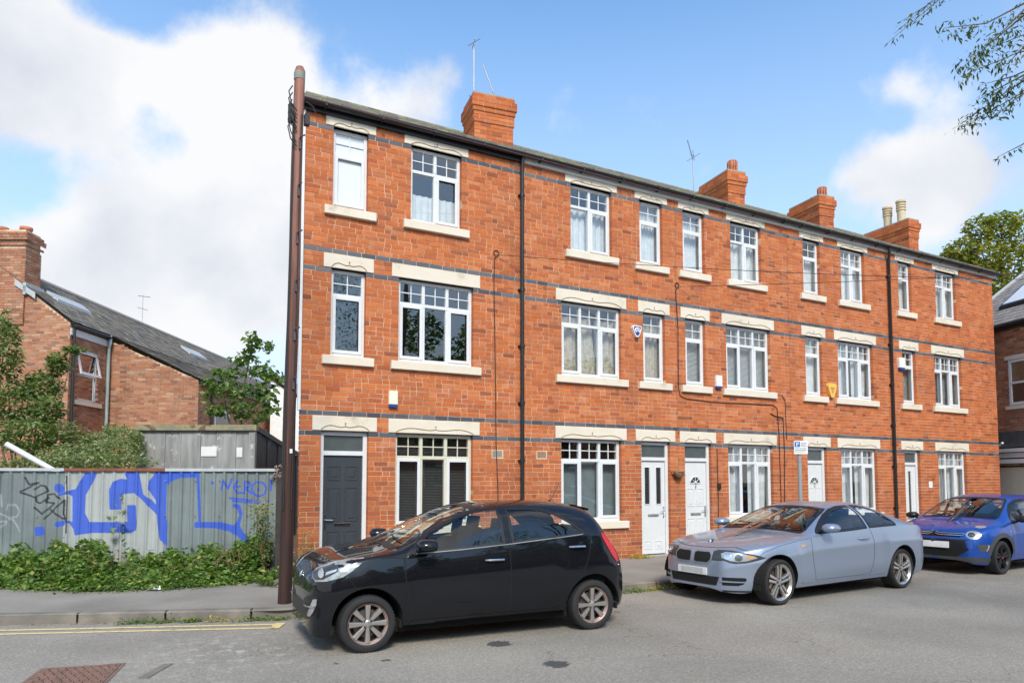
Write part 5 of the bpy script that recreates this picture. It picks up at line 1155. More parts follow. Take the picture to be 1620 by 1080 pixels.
o = leaves('flower_heads', [(1.86+R2.gauss(-.05, .10), 11.25+R2.gauss(0, .07), 1.14+R2.gauss(0, .07)) for _ in range(420)], .026, 'flower_yellow'); tag(o, 'yellow flower plumes on the weed beside the pole', None, None, 'stuff')
stalk_plant('dock_plant', (1.78, 10.35, .1), .24, 170, .085, 'bramble_leaf', 'low broad leaved plant on the pavement left of the pole', (0, 0), .22, 7)
stalk_plant('corner_weed', (2.36, 10.55, .1), .50, 130, .07, 'bramble_leaf', 'small weed growing at the house corner just right of the pole', (.05, 0), .10, 4)
stalk_plant('corner_seedling', (2.10, 9.6, .1), 1.05, 60, .05, 'flower_yellow', 'thin yellowish seedling stems beside the pole at the house corner', (.02, 0), .10, 4)
# kerb weeds
for i, (wx, wy, n, rr, lab) in enumerate(((.15, 8.80, 90, .10, 'widest clump of low weeds in the gutter left of centre'), (.40, 8.70, 70, .09, 'small weeds right of the widest clump in the gutter'), (.67, 8.60, 80, .07, 'compact green weed tuft at the kerb foot'), (.95, 8.49, 50, .09, 'thin straw and weeds at the kerb'), (1.33, 8.35, 90, .12, 'weeds by the kerb near the end of the yellow lines'), (1.55, 8.26, 60, .10, 'scrubby weeds at the kerb beside the pole'))):
    o = leaves('kerb_weed', [(wx+R.gauss(0, rr), wy+R.gauss(0, .018)-(R.gauss(0, rr)*0), .01+abs(R.gauss(0, .022))) for _ in range(n*2)], .032, 'bramble_leaf' if i != 3 else 'flower_yellow', o=(wx, wy, 0)); o.location = (wx, wy, 0); tag(o, lab, None, None, 'stuff')
for (wx, wy, lab) in ((6.25, 7.93, 'grass tuft at the kerb behind the black car'), (6.75, 7.96, 'dry grass in the gutter right of the black car'), (7.15, 7.98, 'straw coloured weeds under the nose of the silver car')):
    o = leaves('kerb_weed', [(wx+R.gauss(0, .16), wy+R.gauss(0, .03), .01+abs(R.gauss(0, .028))) for _ in range(170)], .04, 'flower_yellow' if 'straw' in lab or 'dry' in lab else 'bramble_leaf', o=(wx, wy, 0)); o.location = (wx, wy, 0); tag(o, lab, None, None, 'stuff')
o = leaves('doorstep_weed', [(8.52+R.gauss(0, .13), 10.62+R.gauss(0, .04), .11+abs(R.gauss(0, .03))) for _ in range(160)], .05, 'flower_yellow', o=(8.52, 10.62, .1)); o.location = (8.52, 10.62, .1); tag(o, 'dry straw coloured weeds at the foot of the pier by the glazed white door', 'weed')
# moss, grit and fallen leaves in the gutter
pts = []
for _ in range(900):
    t = R.uniform(5, 19); a, d = along(t); pts.append((a.x+d.y*.06+R.gauss(0, .02), a.y-d.x*.06*1+R.gauss(0, .02), .004+R.uniform(0, .01)))
o = leaves('gutter_debris', pts, .022, 'dry_stem', droop=0); tag(o, 'fine dry debris lying in the gutter', None, None, 'stuff')
for (x, y, lab) in ((3.05, 5.98+.25, 'small orange fallen leaf on the road beside the black car'), (4.1, 4.75, 'tiny orange fallen leaf on the road right of the tar spot'), (11.0, 6.0, 'pale fallen leaf on the road beyond the silver car')):
    o = leaves('fallen_leaf', [(x, y, .008)], .06, 'autumn_leaf', o=(x, y, 0), droop=0); o.location = (x, y, 0); tag(o, lab, 'leaf', 'fallen leaves on the road')
# overgrown shrubs behind the fence
def shrub(name, label, lobes, n, size, mat, base, trunk=True, cat='shrub'):
    root = thing(name, label, cat, base); pts = []
    for c, r, w in lobes: pts += blob_pts(R, c, r, int(n*w), .35)
    leaves('foliage', pts, size, mat, root, base, asp=.42, droop=.1)
    q = MB()
    for c, r, w in lobes:
        q.tube([base, Vector(base).lerp(Vector(c), .5)+Vector((R.gauss(0, .1), R.gauss(0, .1), 0)), c], [.03, .02, .006], 5)
    q.build('stem', 'bark', root, base)
L = lambda x, y, z: lp(x, y, z)
# px -> local: x = (px-810)/1120*y
def PP(px, py, y): return L((px-810)/1120*y, y, 1.55+(760-py)/1120*y)
shrub('buddleia', 'tall rambling shrub at the far left with shoots climbing the brick gable', [(PP(5, 560, 15), (.28, .3, .75), .7), (PP(20, 640, 15), (.5, .4, .5), 1), (PP(60, 610, 15.5), (.45, .4, .35), .8), (PP(85, 575, 15.5), (.22, .2, .3), .4), (PP(110, 552, 15.5), (.22, .15, .09), .15), (PP(0, 510, 15), (.12, .12, .35), .12), (PP(45, 690, 14.5), (.7, .5, .4), 1.1), (PP(75, 650, 15), (.3, .3, .35), .6)], 1050, .14, 'shrub_leaf', PP(30, 820, 15))
shrub('privet_thicket', 'pale leaved thicket behind the fence, below the small brick house window', [(PP(120, 722, 14.5), (.7, .5, .28), 1.2), (PP(185, 715, 14.8), (.55, .5, .30), 1), (PP(150, 700, 15.2), (.35, .3, .25), .6), (PP(215, 700, 15.8), (.12, .3, .32), .4), (PP(60, 735, 14.3), (.8, .4, .2), .8), (PP(175, 680, 15.6), (.2, .2, .14), .2), (PP(100, 695, 15.0), (.45, .3, .4), 1), (PP(150, 730, 13.4), (1.1, .3, .18), 1.2), (PP(195, 690, 15.2), (.3, .3, .25), .5)], 1200, .10, 'pale_leaf', PP(150, 850, 15))
# sycamore sapling above the garage
sy = thing('sycamore_sapling', 'young sycamore with two leafy stems rising behind the garage', 'tree', PP(385, 860, 19)); yo = PP(385, 860, 19)
q = MB(); q.tube([PP(385, 860, 19), PP(382, 720, 19), PP(378, 640, 19), PP(392, 560, 19), PP(396, 525, 19)], [.05, .045, .035, .02, .008], 8); q.tube([PP(370, 860, 19.2), PP(368, 700, 19.2), PP(355, 640, 19.2), PP(345, 590, 19.2)], [.04, .03, .02, .008], 8)
q.tube([PP(378, 650, 19), PP(415, 610, 19.1), PP(430, 590, 19.1)], [.02, .012, .006], 6); q.tube([PP(376, 660, 19), PP(410, 640, 18.8), PP(435, 628, 18.8)], [.02, .012, .006], 6); q.build('trunk', 'bark', sy, yo)
pts = []
for px, py, rx, rz_, w in ((396, 540, 14, 22, .8), (385, 565, 22, 16, .8), (418, 545, 12, 14, .35), (412, 585, 26, 17, 1), (432, 596, 16, 16, .6), (360, 590, 24, 16, .7), (340, 588, 18, 10, .35), (335, 615, 20, 18, .7), (372, 615, 30, 18, 1.1), (412, 620, 28, 16, 1), (340, 645, 22, 14, .7), (385, 645, 30, 14, 1), (425, 642, 20, 12, .6), (400, 660, 26, 8, .5), (328, 600, 12, 8, .2)):
    c = PP(px, py, 19); pts += blob_pts(R, c, (rx*.017, .35, rz_*.017), int(85*w*1.1), .15)
leaves('crown', pts, .17, 'sycamore_leaf', sy, yo, asp=.9, droop=.45)
# trees beyond the right end of the row
def bigtree(name, label, base, h, lobes, n, size, mat, tr=.22):
    root = thing(name, label, 'tree', base, 0, 'trees across the road' if name == 'street_tree' else None); q = MB(); b = Vector(base); q.tube([b, b+Vector((.1, 0, h*.3)), b+Vector((0, .1, h*.55))], [tr, tr*.8, tr*.6], 10); q.build('trunk', 'bark', root, base)
    q = MB(); pts = []
    for c, r, w in lobes:
        q.tube([b+Vector((0, .05, h*.4)), Vector(c).lerp(b+Vector((0, 0, h*.5)), .4), c], [tr*.4, tr*.22, .02], 6); pts += blob_pts(R, c, r, int(n*w), .45)
    q.build('limb', 'bark', root, base); leaves('crown', pts, size, mat, root, base, asp=.7)
T = 38
bigtree('maple_tree', 'autumn tinged tree rising behind the right end of the roof', PP(1590, 800, T), 12, [(PP(1565, 355, T), (.9, .9, .8), 1), (PP(1535, 390, T), (1.0, .9, .7), 1), (PP(1515, 400, T), (.55, .7, .4), .4), (PP(1600, 350, T), (.9, .9, .9), 1), (PP(1640, 360, T), (1.4, 1.2, 1.3), 1.4), (PP(1575, 400, T), (1.4, 1.2, 1.0), 1.8), (PP(1545, 420, T), (1.3, 1, .7), 1.2), (PP(1620, 410, T), (1.6, 1.2, 1.2), 2), (PP(1580, 440, T), (1.3, 1, .9), 1.5), (PP(1558, 460, T), (1.0, 1, .8), 1), (PP(1690, 420, T), (2, 2, 2), 2)], 560, .24, 'autumn_leaf')
# tree standing beside the photographer whose branches hang into the view
OT = Vector((8.4, -1.9, .09))
ot = thing('overhanging_tree', 'feathery leaved tree whose drooping branches hang into the upper right corner', 'tree', tuple(OT)); oo = tuple(OT)
q = MB(); q.tube([OT, OT+Vector((-.1, .1, 2.5)), OT+Vector((-.2, .4, 5.0)), OT+Vector((-.1, .6, 7.6)), OT+Vector((0, .6, 9.2))], [.20, .17, .14, .09, .03], 12); q.build('trunk', 'bark', ot, oo, smooth=True)
q = MB(); pts = []
def twig(ps, n, sp):
    P_ = [Vector(p) for p in ps]; q.tube(P_, [.012, .005, .0015], 5)
    for _ in range(int(n*.62)):
        k = R.uniform(.5, len(P_)-1.001) if _ % 5 else R.uniform(1.2, 1.99); p = P_[int(k)].lerp(P_[int(k)+1], k % 1); pts.append((p.x+R.gauss(0, sp), p.y+R.gauss(0, sp), p.z+R.gauss(-.02, sp)))
def B(px, py, y): return PP(px, py, y)
TT = OT+Vector((-.2, .6, 6.2))
q.tube([TT, B(1800, -140, 5.2), B(1720, -60, 5.6)], [.07, .04, .025], 7); q.tube([TT, B(1850, 60, 5.0), B(1720, 60, 5.6)], [.06, .035, .022], 7)
for (a, b, c_, n, sp) in ((B(1720, -60, 5.6), B(1600, 40, 5.8), B(1545, 88, 5.9), 190, .035), (B(1720, -60, 5.6), B(1590, 10, 5.8), B(1520, 18, 5.9), 200, .04), (B(1700, -60, 5.6), B(1620, 20, 5.7), B(1560, 70, 5.7), 220, .05),
    (B(1720, -20, 5.6), B(1640, 60, 5.7), B(1545, 100, 5.7), 150, .025), (B(1700, -90, 5.8), B(1560, -80, 6.2), B(1438, 28, 6.4), 90, .022), (B(1700, -90, 5.8), B(1560, -70, 6.2), B(1425, 45, 6.4), 45, .015), (B(1650, -90, 5.8), B(1540, -50, 6.1), B(1448, 8, 6.3), 60, .025),
    (B(1720, 60, 5.6), B(1620, 125, 5.8), B(1535, 185, 6), 300, .035), (B(1700, 70, 5.6), B(1610, 118, 5.8), B(1570, 140, 5.9), 190, .04), (B(1720, 60, 5.6), B(1640, 130, 5.8), B(1550, 182, 6), 120, .03), (B(1720, 80, 5.6), B(1630, 140, 5.7), B(1602, 165, 5.8), 60, .025), (B(1720, 60, 5.6), B(1630, 100, 5.8), B(1575, 115, 6), 60, .02), (B(1720, 160, 5.6), B(1640, 215, 5.7), B(1598, 236, 5.8), 30, .015), (B(1720, 40, 5.6), B(1640, 60, 5.7), B(1612, 90, 5.8), 90, .04), (B(1720, -10, 5.6), B(1650, 30, 5.7), B(1600, 50, 5.8), 160, .05)): twig([a, b, c_], n, sp)
q.build('limb', 'bark', ot, oo); leaves('foliage', pts, .055, 'feather_leaf', ot, oo, asp=.30, droop=.75)
pts = []
for c, r, w in [(OT+Vector((R.gauss(0, 1.5), R.gauss(-1.2, 1.2), R.uniform(6.4, 9.5))), (1.0, 1.0, .7), 1) for _ in range(5)]: pts += blob_pts(R, c, r, 450, .3)
leaves('crown', pts, .11, 'feather_leaf', ot, oo, asp=.4, droop=.6)
# what stands across the road, behind the photographer (seen in window and paint reflections)
gw = MB(); gw.box(-14, 30, -6.3, -6.05, .09, 1.25); solo(gw, 'garden_wall', 'garden_brick', (8, -6.2, .09), 'low brick garden wall across the road behind the photographer', 'wall')
for (x, y, h, w_, sd_, lab) in ((12.5, -9.5, 9.5, 2.4, 1, 'tree across the road reflected in the first house windows'), (4.0, -11, 7.5, 2.0, 2, 'smaller tree across the road behind the garden wall'), (20.5, -10, 8, 2.3, 3, 'tree across the road further right'), (-7, -10, 8, 2.5, 4, 'tree across the road further left')):
    Rr = random.Random(sd_); lob = [((x+Rr.gauss(0, w_*.5), y+Rr.gauss(0, w_*.5), h*Rr.uniform(.4, .95)), (w_*.5, w_*.5, w_*.45), 1) for _ in range(11)]
    bigtree('street_tree', lab, (x, y, .09), h, lob, 420, .30, 'sycamore_leaf')
oh = thing('opposite_terrace', 'plain brick terrace across the road behind the photographer', 'terraced house', (10, -17, 0))
q = MB(); q.box(-20, 40, -24, -17, 0, 5.8); q.build('wall', 'garden_brick', oh, (10, -17, 0)); q = MB(); q.add([(-20, -16.7, 5.75), (40, -16.7, 5.75), (40, -20.5, 8.2), (-20, -20.5, 8.2), (-20, -24.2, 5.7), (40, -24.2, 5.7)], [(0, 1, 2, 3), (3, 2, 5, 4)]); q.build('roof', 'old_slate', oh, (10, -17, 0))
for i in range(12):
    for z in (1.2, 3.9): q = MB(); q.box(-17+i*4.6, -15.6+i*4.6, -16.98, -16.93, z, z+1.3); w = q.build('window', 'upvc', oh, (10, -17, 0)); q = MB(); q.box(-16.9+i*4.6, -15.7+i*4.6, -16.92, -16.91, z+.1, z+1.2); q.build('pane', 'dark_glass', w, (10, -17, 0))

# ------------------------------------------------------------ cars
def car_paint(name, base, metal, flake=0, rough=.28, dust=.02, spec=.5, coat=1.0):
    s = NT(name); d = s.noise(3.0, 5); c = s.mix(s.math('MULTIPLY', s.math('SUBTRACT', d, .5, clamp=True), .25), base, tuple(min(1, x*.9+dust) for x in base))
    sx = s.n('ShaderNodeSeparateXYZ'); s.l(s.pos(), sx.inputs[0])
    s.bsdf(c, rough, metal, Coat_Weight=coat, Coat_Roughness=.035, Coat_IOR=1.5, Specular_IOR_Level=spec); M[name] = s.m
car_paint('paint_black', (.0030, .0038, .0065), .0, rough=.5, dust=.006, spec=.08)
car_paint('paint_silver', (.33, .39, .50), .60, rough=.36, coat=.6)
car_paint('paint_blue', (.006, .062, .34), .30, rough=.36, coat=.7)
simple('tyre', (.018, .018, .019), .82, var=.2)
simple('trim_black', (.008, .008, .009), .42)
simple('trim_grey', (.05, .052, .055), .65)
simple('under_black', (.006, .006, .006), .95)
simple('seat_cloth', (.025, .025, .028), .9)
simple('alloy', (.58, .55, .52), .30, .85, var=.08)
simple('alloy_rust', (.42, .30, .26), .4, .7, var=.15)
simple('alloy_black', (.02, .02, .022), .35, .3)
simple('disc', (.10, .08, .07), .5, .6)
simple('lamp_silver', (.52, .52, .51), .22, .55)
simple('lamp_shell', (.36, .37, .36), .16, .35, var=.3, scale=30)
simple('lamp_dark', (.06, .065, .07), .25, .3)
simple('lamp_red', (.55, .012, .02), .15)
simple('lamp_orange', (.75, .30, .06), .2)
simple('plate_white', (.72, .72, .70), .4)
simple('plate_blur', (.50, .50, .49), .45)
simple('badge_blue', (.03, .13, .45), .25)

def curve(pts):
    """monotone cubic through control points"""
    xs = [p[0] for p in pts]; ys = [p[1] for p in pts]; n = len(xs)
    d = [(ys[i+1]-ys[i])/(xs[i+1]-xs[i]) for i in range(n-1)]
    m = [d[0]] + [0 if d[i-1]*d[i] <= 0 else 2*d[i-1]*d[i]/(d[i-1]+d[i]) for i in range(1, n-1)] + [d[-1]]
    def f(x):
        if x <= xs[0]: return ys[0]
        if x >= xs[-1]: return ys[-1]
        lo = 0
        while xs[lo+1] < x: lo += 1
        h = xs[lo+1]-xs[lo]; t = (x-xs[lo])/h
        return (2*t**3-3*t*t+1)*ys[lo]+(t**3-2*t*t+t)*h*m[lo]+(-2*t**3+3*t*t)*ys[lo+1]+(t**3-t*t)*h*m[lo+1]
    return f
class CarShape:
    NL, NU = 22, 34
    def __init__(s, c):
        s.c = c; s.L = c['L']; s.top = curve(c['top']); s.belt = curve(c['belt']); s.bot = curve(c['bot']); s.wid = curve(c['wid']); s.nexp = curve(c['n']); s.tum = curve(c['tum'])
        W = c['W']; xs = set()
        N = 118
        x0 = c['x0']
        for i in range(N+1): xs.add(round(x0+(s.L-x0)*i/N, 4))
        for i in range(16): xs.add(round(x0+.20*(i/16)**1.8, 4)); xs.add(round(s.L-.20*(i/16)**1.8, 4))
        for ax, ar in c['arch']:
            for i in range(33): xs.add(round(ax-ar*cos(pi*i/32), 4))
            xs.add(ax-ar-.002); xs.add(ax+ar+.002)
        s.xs = sorted(xs); v = []; s.uv = []
        for x in s.xs: v += s.section(x)
        n = s.NL+s.NU+1; f = []
        for i in range(len(s.xs)-1):
            for j in range(n-1): f.append((i*n+j, i*n+j+1, (i+1)*n+j+1, (i+1)*n+j))
        s.v, s.f, s.n = v, f, n
        full = v + [(x, -y, z) for x, y, z in v]; o = len(v); ff = f + [tuple(o+k for k in q[::-1]) for q in f]
        s.caps = [tuple(range(n))+tuple(o+k for k in range(n-1, -1, -1)), tuple(len(v)-n+k for k in range(n))+tuple(o+len(v)-n+k for k in range(n-1, -1, -1))]
        for k in range(n-1):
            for b_ in (0, len(v)-n): ff.append((b_+k, b_+k+1, o+b_+k+1, o+b_+k))
        s.bvh = BVHTree.FromPolygons([Vector(p) for p in full], ff)
    def section(s, x):                        # near side (y<0), from the sill up to the centre line
        c = s.c; W = c['W']*s.wid(x); zb = s.bot(x); b = s.belt(x); t = max(s.top(x), b+.002)
        arch = None
        for ax, ar in c['arch']:
            if abs(x-ax) <= ar: arch = c['wz']+sqrt(max(0, ar*ar-(x-ax)**2))
        lo = zb if arch is None else max(zb, arch); b = max(b, lo+.02); t = max(t, b+.004)
        pts = []; sill = c.get('sill', .2)
        flare = 0
        for ax, ar in c['arch']: 
            dd = abs(x-ax); 
            if dd < ar+.14: flare = max(flare, .016*(1-max(0, dd-ar)/.14))
        for j in range(s.NL+1):
            z = lo+(b-lo)*j/s.NL; u = (z-zb)/max(.05, b-zb)
            prof = 1-.055*max(0, (.30-u)/.30)**1.6-.045*max(0, (u-.62)/.38)**1.7 + c.get('crease', 0)*math.exp(-((u-.70)/.05)**2)
            y = W*prof + flare*math.exp(-((z-c['wz']-.33)/.22)**2)*(1 if W > .3 else 0)
            pts.append((x, -y, z))
        yb = -pts[-1][1]; h = t-b; n = s.nexp(x); tm = s.tum(x)
        for j in range(1, s.NU+1):
            a = (pi/2)*(j/s.NU); ca, sa = cos(a), sin(a); yy = yb*(max(0, ca)**(2/n)); zz = h*(sa**(2/n))
            yy *= 1-tm*(zz/max(h, 1e-4)); pts.append((x, -yy, b+zz))
        return pts
    def cast(s, o, d):
        r = s.bvh.ray_cast(Vector(o), Vector(d))
        if r[0] is None:
            q = s.bvh.find_nearest(Vector(o)+Vector(d)*3); return q[0], q[1]
        return r[0], r[1]
    def view(s, yaw):                         # looking direction: 0 = at the side, 90 = at the front, 180 = rear-ish
        a = radians(yaw); return Vector((sin(a), cos(a), 0)), Vector((cos(a), -sin(a), 0))
    def on(s, yaw, u, z, off=0):
        d, U = s.view(yaw); o = U*u+Vector((0, 0, z))-d*(3 if yaw < 60 or yaw > 300 else 2.5)
        if abs(yaw-90) < 31: o = o  # front
        if yaw > 91 and yaw < 269: o = o-d*4
        p, n = s.cast(o, d)
        if n.dot(d) > 0: n = -n
        return p+n*off
    def patch(s, yaw, poly, off=.003, thick=.004, step=.05, mirror=None):
        """conform a polygon drawn in a view plane onto the body"""
        per = []; n = len(poly)
        for i in range(n):
            a, b = Vector(poly[i]), Vector(poly[(i+1) % n]); k = max(1, int((b-a).length/step)); per += [a.lerp(b, j/k) for j in range(k)]
        m = len(per); x0, x1 = min(p.x for p in per), max(p.x for p in per); z0, z1 = min(p.y for p in per), max(p.y for p in per); inner = []
        xx = x0+step*.5
        while xx < x1:
            zz = z0+step*.5
            while zz < z1:
                if poly_sd(xx, zz, [(p.x, p.y) for p in per]) > step*.35: inner.append(Vector((xx, zz)))
                zz += step
            xx += step
        r = delaunay_2d_cdt(per+inner, [(i, (i+1) % m) for i in range(m)], [], 1, 1e-5)
        vs = [s.on(yaw, p.x, p.y, off) for p in r[0]]; fs = [tuple(f) for f in r[2]]
        mb = MB(); nv = len(vs)
        d, U = s.view(yaw)
        if thick: 
            bk = [v+d*thick for v in vs]; edges = {}
            for f in fs:
                for a, b in zip(f, f[1:]+f[:1]): edges[(a, b)] = 1
            rim = [(a, b) for (a, b) in edges if (b, a) not in edges]
            mb.add(vs+bk, fs+[(b, a, a+nv, b+nv) for a, b in rim])
        else: mb.add(vs, fs)
        return s.mir(mb, mirror)
    def mir(s, mb, mirror):
        if mirror == 'both': mb.add([(x, -y, z) for x, y, z in mb.v], [f[::-1] for f in mb.f])
        elif mirror == 'far': mb.v = [(x, -y, z) for x, y, z in mb.v]; mb.f = [f[::-1] for f in mb.f]
        return mb
    def strip(s, yaw, poly, w, off=.004, closed=True, step=.03, mirror=None, inset=.5, thick=.004):
        per = []; n = len(poly)
        for i in range(n if closed else n-1):
            a, b = Vector(poly[i]), Vector(poly[(i+1) % n]); k = max(1, int((b-a).length/step)); per += [a.lerp(b, j/k) for j in range(k)]
        if not closed: per.append(Vector(poly[-1]))
        m = len(per); vs = []
        for i in range(m):
            a = per[(i-1) % m] if closed or i else per[i]; b = per[(i+1) % m] if closed or i < m-1 else per[i]; t = (b-a); t = t.normalized() if t.length else Vector((1, 0)); nn = Vector((-t.y, t.x))
            for k in (w*inset, -w*(1-inset)): q = per[i]+nn*k; vs.append(s.on(yaw, q.x, q.y, off))
        mb = MB(); L = m if closed else m-1
        mb.add(vs, [(2*i, 2*i+1, 2*((i+1) % m)+1, 2*((i+1) % m)) for i in range(L)])
        if thick:
            d, U = s.view(yaw); nv = len(vs); mb2 = [tuple(Vector(v)+d*thick) for v in vs]
            mb.add(vs+mb2, [(2*i, 2*((i+1) % m), 2*((i+1) % m)+nv, 2*i+nv) for i in range(L)]+[(2*i+1, 2*i+1+nv, 2*((i+1) % m)+1+nv, 2*((i+1) % m)+1) for i in range(L)])
        return s.mir(mb, mirror)

def wheel(car, name_lab, x, y, z, r, rr, w, style, mats, side, steer=0):
    """wheel > tyre, rim, spoke...; side -1 = near"""
    tw = w; S = side
    def place(mb):
        mb.xform(Matrix.Translation((x, y, z)) @ Matrix.Rotation(steer, 4, 'Z') @ Matrix.Diagonal((1, -S, 1, 1))); return mb
    q = MB(); q.lathe([(rr*.93, tw*.35), (rr*.94, -.0+.01), (rr*1.0, -.002), (rr*1.02, -.006), (rr*.985, .004), (rr*.90, .02)][::-1], (0, 0, 0), 'y', 40)
    wh = place(q).build('wheel', mats[0], car, smooth='auto')
    q = MB(); q.lathe([(rr*1.0, .004), (rr*1.03, -.004), (rr*1.10, -.016), (rr+(r-rr)*.62, -.018), (r*.965, -.008), (r*.985, .008), (r, .022), (r, tw-.02), (r*.965, tw), (rr, tw)], (0, 0, 0), 'y', 48)
    for i in range(48):      # tread grooves on the shoulder
        a = 2*pi*i/48; q.obox(((r-.002)*cos(a), .012, (r-.002)*sin(a)), (.004*cos(a), 0, .004*sin(a)), (0, .012, 0), (-.005*sin(a), 0, .005*cos(a)))
    place(q).build('tyre', 'tyre', wh, smooth='auto')
    q = MB(); q.lathe([(rr*.93, .07), (.001, .075)], (0, 0, 0), 'y', 30); place(q).build('wheel_well', 'under_black', wh)
    q = MB(); q.lathe([(rr*.70, .060), (rr*.70, .055), (rr*.25, .05)], (0, 0, 0), 'y', 30); place(q).build('brake_disc', 'disc', wh)
    ns, pair = style
    for i in range(ns):
        a = 2*pi*i/ns+pi/2
        for da in ((-.16, .16) if pair else (0,)):
            q = MB(); c, s_ = cos(a), sin(a); r0, r1 = rr*.17, rr*.94
            w0, w1 = (rr*.060, rr*.075) if pair else (rr*.075, rr*.13)
            e = da*rr*.62; e0 = da*rr*.50
            def P(rad, t, yy): return (rad*c-t*s_, yy, rad*s_+t*c)
            vs = [P(r0, e0-w0, .012), P(r0, e0+w0, .012), P(r1, e*1.45+w1, .002), P(r1, e*1.45-w1, .002), P(r0, e0-w0*1.1, .04), P(r0, e0+w0*1.1, .04), P(r1, e*1.45+w1*1.1, .034), P(r1, e*1.45-w1*1.1, .034), P(r0, e0, .006), P(r1*.55, (e0+e*1.45)/2, .000), P(r1, e*1.45, -.003)]
            q.add(vs, [(0, 3, 10, 8), (8, 10, 2, 1), (0, 4, 7, 3), (1, 2, 6, 5)]); place(q).build('spoke', mats[1], wh, smooth='auto')
    q = MB(); q.lathe([(rr*.22, .035), (rr*.21, .008), (rr*.14, .003), (rr*.10, .0), (.001, .0)], (0, 0, 0), 'y', 20); place(q).build('hub', mats[1], wh, smooth='auto')
    q = MB()
    nb = 4 if ns == 8 else 5
    for i in range(nb): a = 2*pi*(i+.5)/nb; q.lathe([(.012, -.001), (.012, .006), (.001, .006)], (rr*.21*cos(a), -.0, rr*.21*sin(a)), 'y', 8)
    place(q).build('wheel_bolt', 'trim_black', wh)
    return wh
def build_car(cfg, loc, rz, label):
    car = thing('parked_car', label, 'car', loc, rz, 'cars parked along the kerb'); S = CarShape(cfg); W = cfg['W']; L = cfg['L']; P = cfg['paint']
    # body with the window openings cut out
    holes = [(yaw, poly) for (nm, yaw, poly) in cfg['glass']]
    keep = []
    for f in S.f:
        c = Vector((0, 0, 0)); 
        for i in f: c += Vector(S.v[i])
        c /= len(f); a, b, d_ = (Vector(S.v[f[k]]) for k in (0, 1, 3)); n = (b-a).cross(d_-a)
        if n.length > 0: n.normalize()
        cut = False
        for yaw, poly in holes:
            d, U = S.view(yaw)
            if c.x > L*.5 and yaw == 90 or (yaw == 270 and c.x < L*.5): continue
            u = c.dot(U) if yaw not in (90, 270) else abs(c.y)
            if yaw in (90, 270):
                if c.z > S.belt(c.x)-.06 and poly_sd(u, c.z, [(abs(p[0]), p[1]) if 0 else p for p in poly]) > .004 and abs(n.dot(Vector((1, 0, 0)))) > .22 and abs(n.x) > abs(n.y)*.55: cut = True
            elif poly_sd(u, c.z, poly) > .004 and abs(n.y) > .45: cut = True
        if not cut: keep.append(f)
    q = MB(); q.add(S.v, [f[::-1] for f in keep]); o = len(S.v); q.add([(x, -y, z) for x, y, z in S.v], keep)
    for b_ in (0, o-S.n): q.add([q.v[b_+k] for k in range(S.n)]+[q.v[o+b_+k] for k in range(S.n)], [(k, k+1, S.n+k+1, S.n+k) for k in range(S.n-1)])
    body = q.build('body', P, car, smooth='auto')
    wd = body.modifiers.new('weld', 'WELD'); wd.merge_threshold = .0004
    sm = body.modifiers.new('subdivide', 'SUBSURF'); sm.levels = 0; sm.render_levels = 0
    # underbody, arches, interior
    q = MB(); bz = cfg['sill']+.02
    x = .18
    q.box(cfg['x0']+.5, L-.3, -W*.80, W*.80, bz-.07, bz+.02)
    q.build('underbody', 'under_black', car)
    for ax, ar in cfg['arch']:
        for sg_ in (-1, 1):
            q = MB(); n = 18; vs = []
            for i in range(n+1):
                a = pi*i/n; rr_ = ar+.004
                vs += [(ax-rr_*cos(a), sg_*(W-.03), cfg['wz']+rr_*sin(a)), (ax-rr_*cos(a), sg_*(W-.34), cfg['wz']+rr_*sin(a))]
            b_ = len(vs); q.add(vs, [(2*i, 2*i+1, 2*i+3, 2*i+2) for i in range(n)]); q.add([v for v in vs[1::2]], [tuple(range(n+1))])
            q.box(ax-ar, ax-ar+.02, min(sg_*(W-.34), sg_*(W-.06)), max(sg_*(W-.34), sg_*(W-.06)), cfg['sill'], cfg['wz']); q.box(ax+ar-.02, ax+ar, min(sg_*(W-.34), sg_*(W-.06)), max(sg_*(W-.34), sg_*(W-.06)), cfg['sill'], cfg['wz'])
            q.build('wheel_arch_liner', 'under_black', car)
    it = cfg['cabin']; q = MB(); q.box(it[0], it[1], -W*.84, W*.84, .30, .34); q.box(it[0]-.02, it[0]+.22, -W*.82, W*.82, .45, it[2]-.02)
    for sg_ in (-1, 1): q.box(it[0], it[1], sg_*W*.86-.01, sg_*W*.86+.01, .3, it[2]-.03)
    q.box(it[1]-.1, it[1], -W*.8, W*.8, .3, it[2]-.05); q.build('cabin_lining', 'under_black', car)
    q = MB(); q.bevbox(it[0]+.02, it[0]+.30, -W*.80, W*.80, it[2]-.16, it[2]-.04, .02); q.build('dashboard', 'trim_black', car)
    for sy in (-1, 1):
        sx = cfg['seat']; q = MB(); yc = sy*W*.44; q.bevbox(sx-.42, sx+.08, yc-.22, yc+.22, .36, .52, .03)
        q.obox((sx+.10, yc, .76), (.05, 0, 0), (0, .21, 0), (.075, 0, .27)); q.obox((sx+.20, yc, 1.09), (.035, 0, 0), (0, .11, 0), (.01, 0, .06)); q.build('seat', 'seat_cloth', car, smooth='auto')
    q = MB(); sx = cfg['seat']+.85; q.bevbox(sx-.4, sx+.1, -W*.72, W*.72, .38, .54, .02); q.obox((sx+.14, 0, .78), (.05, 0, 0), (0, W*.70, 0), (.06, 0, .24))
    for yy in (-.35, .35): q.obox((sx+.2, yy, 1.02), (.03, 0, 0), (0, .11, 0), (.005, 0, .045))
    q.build('rear_seat', 'seat_cloth', car)
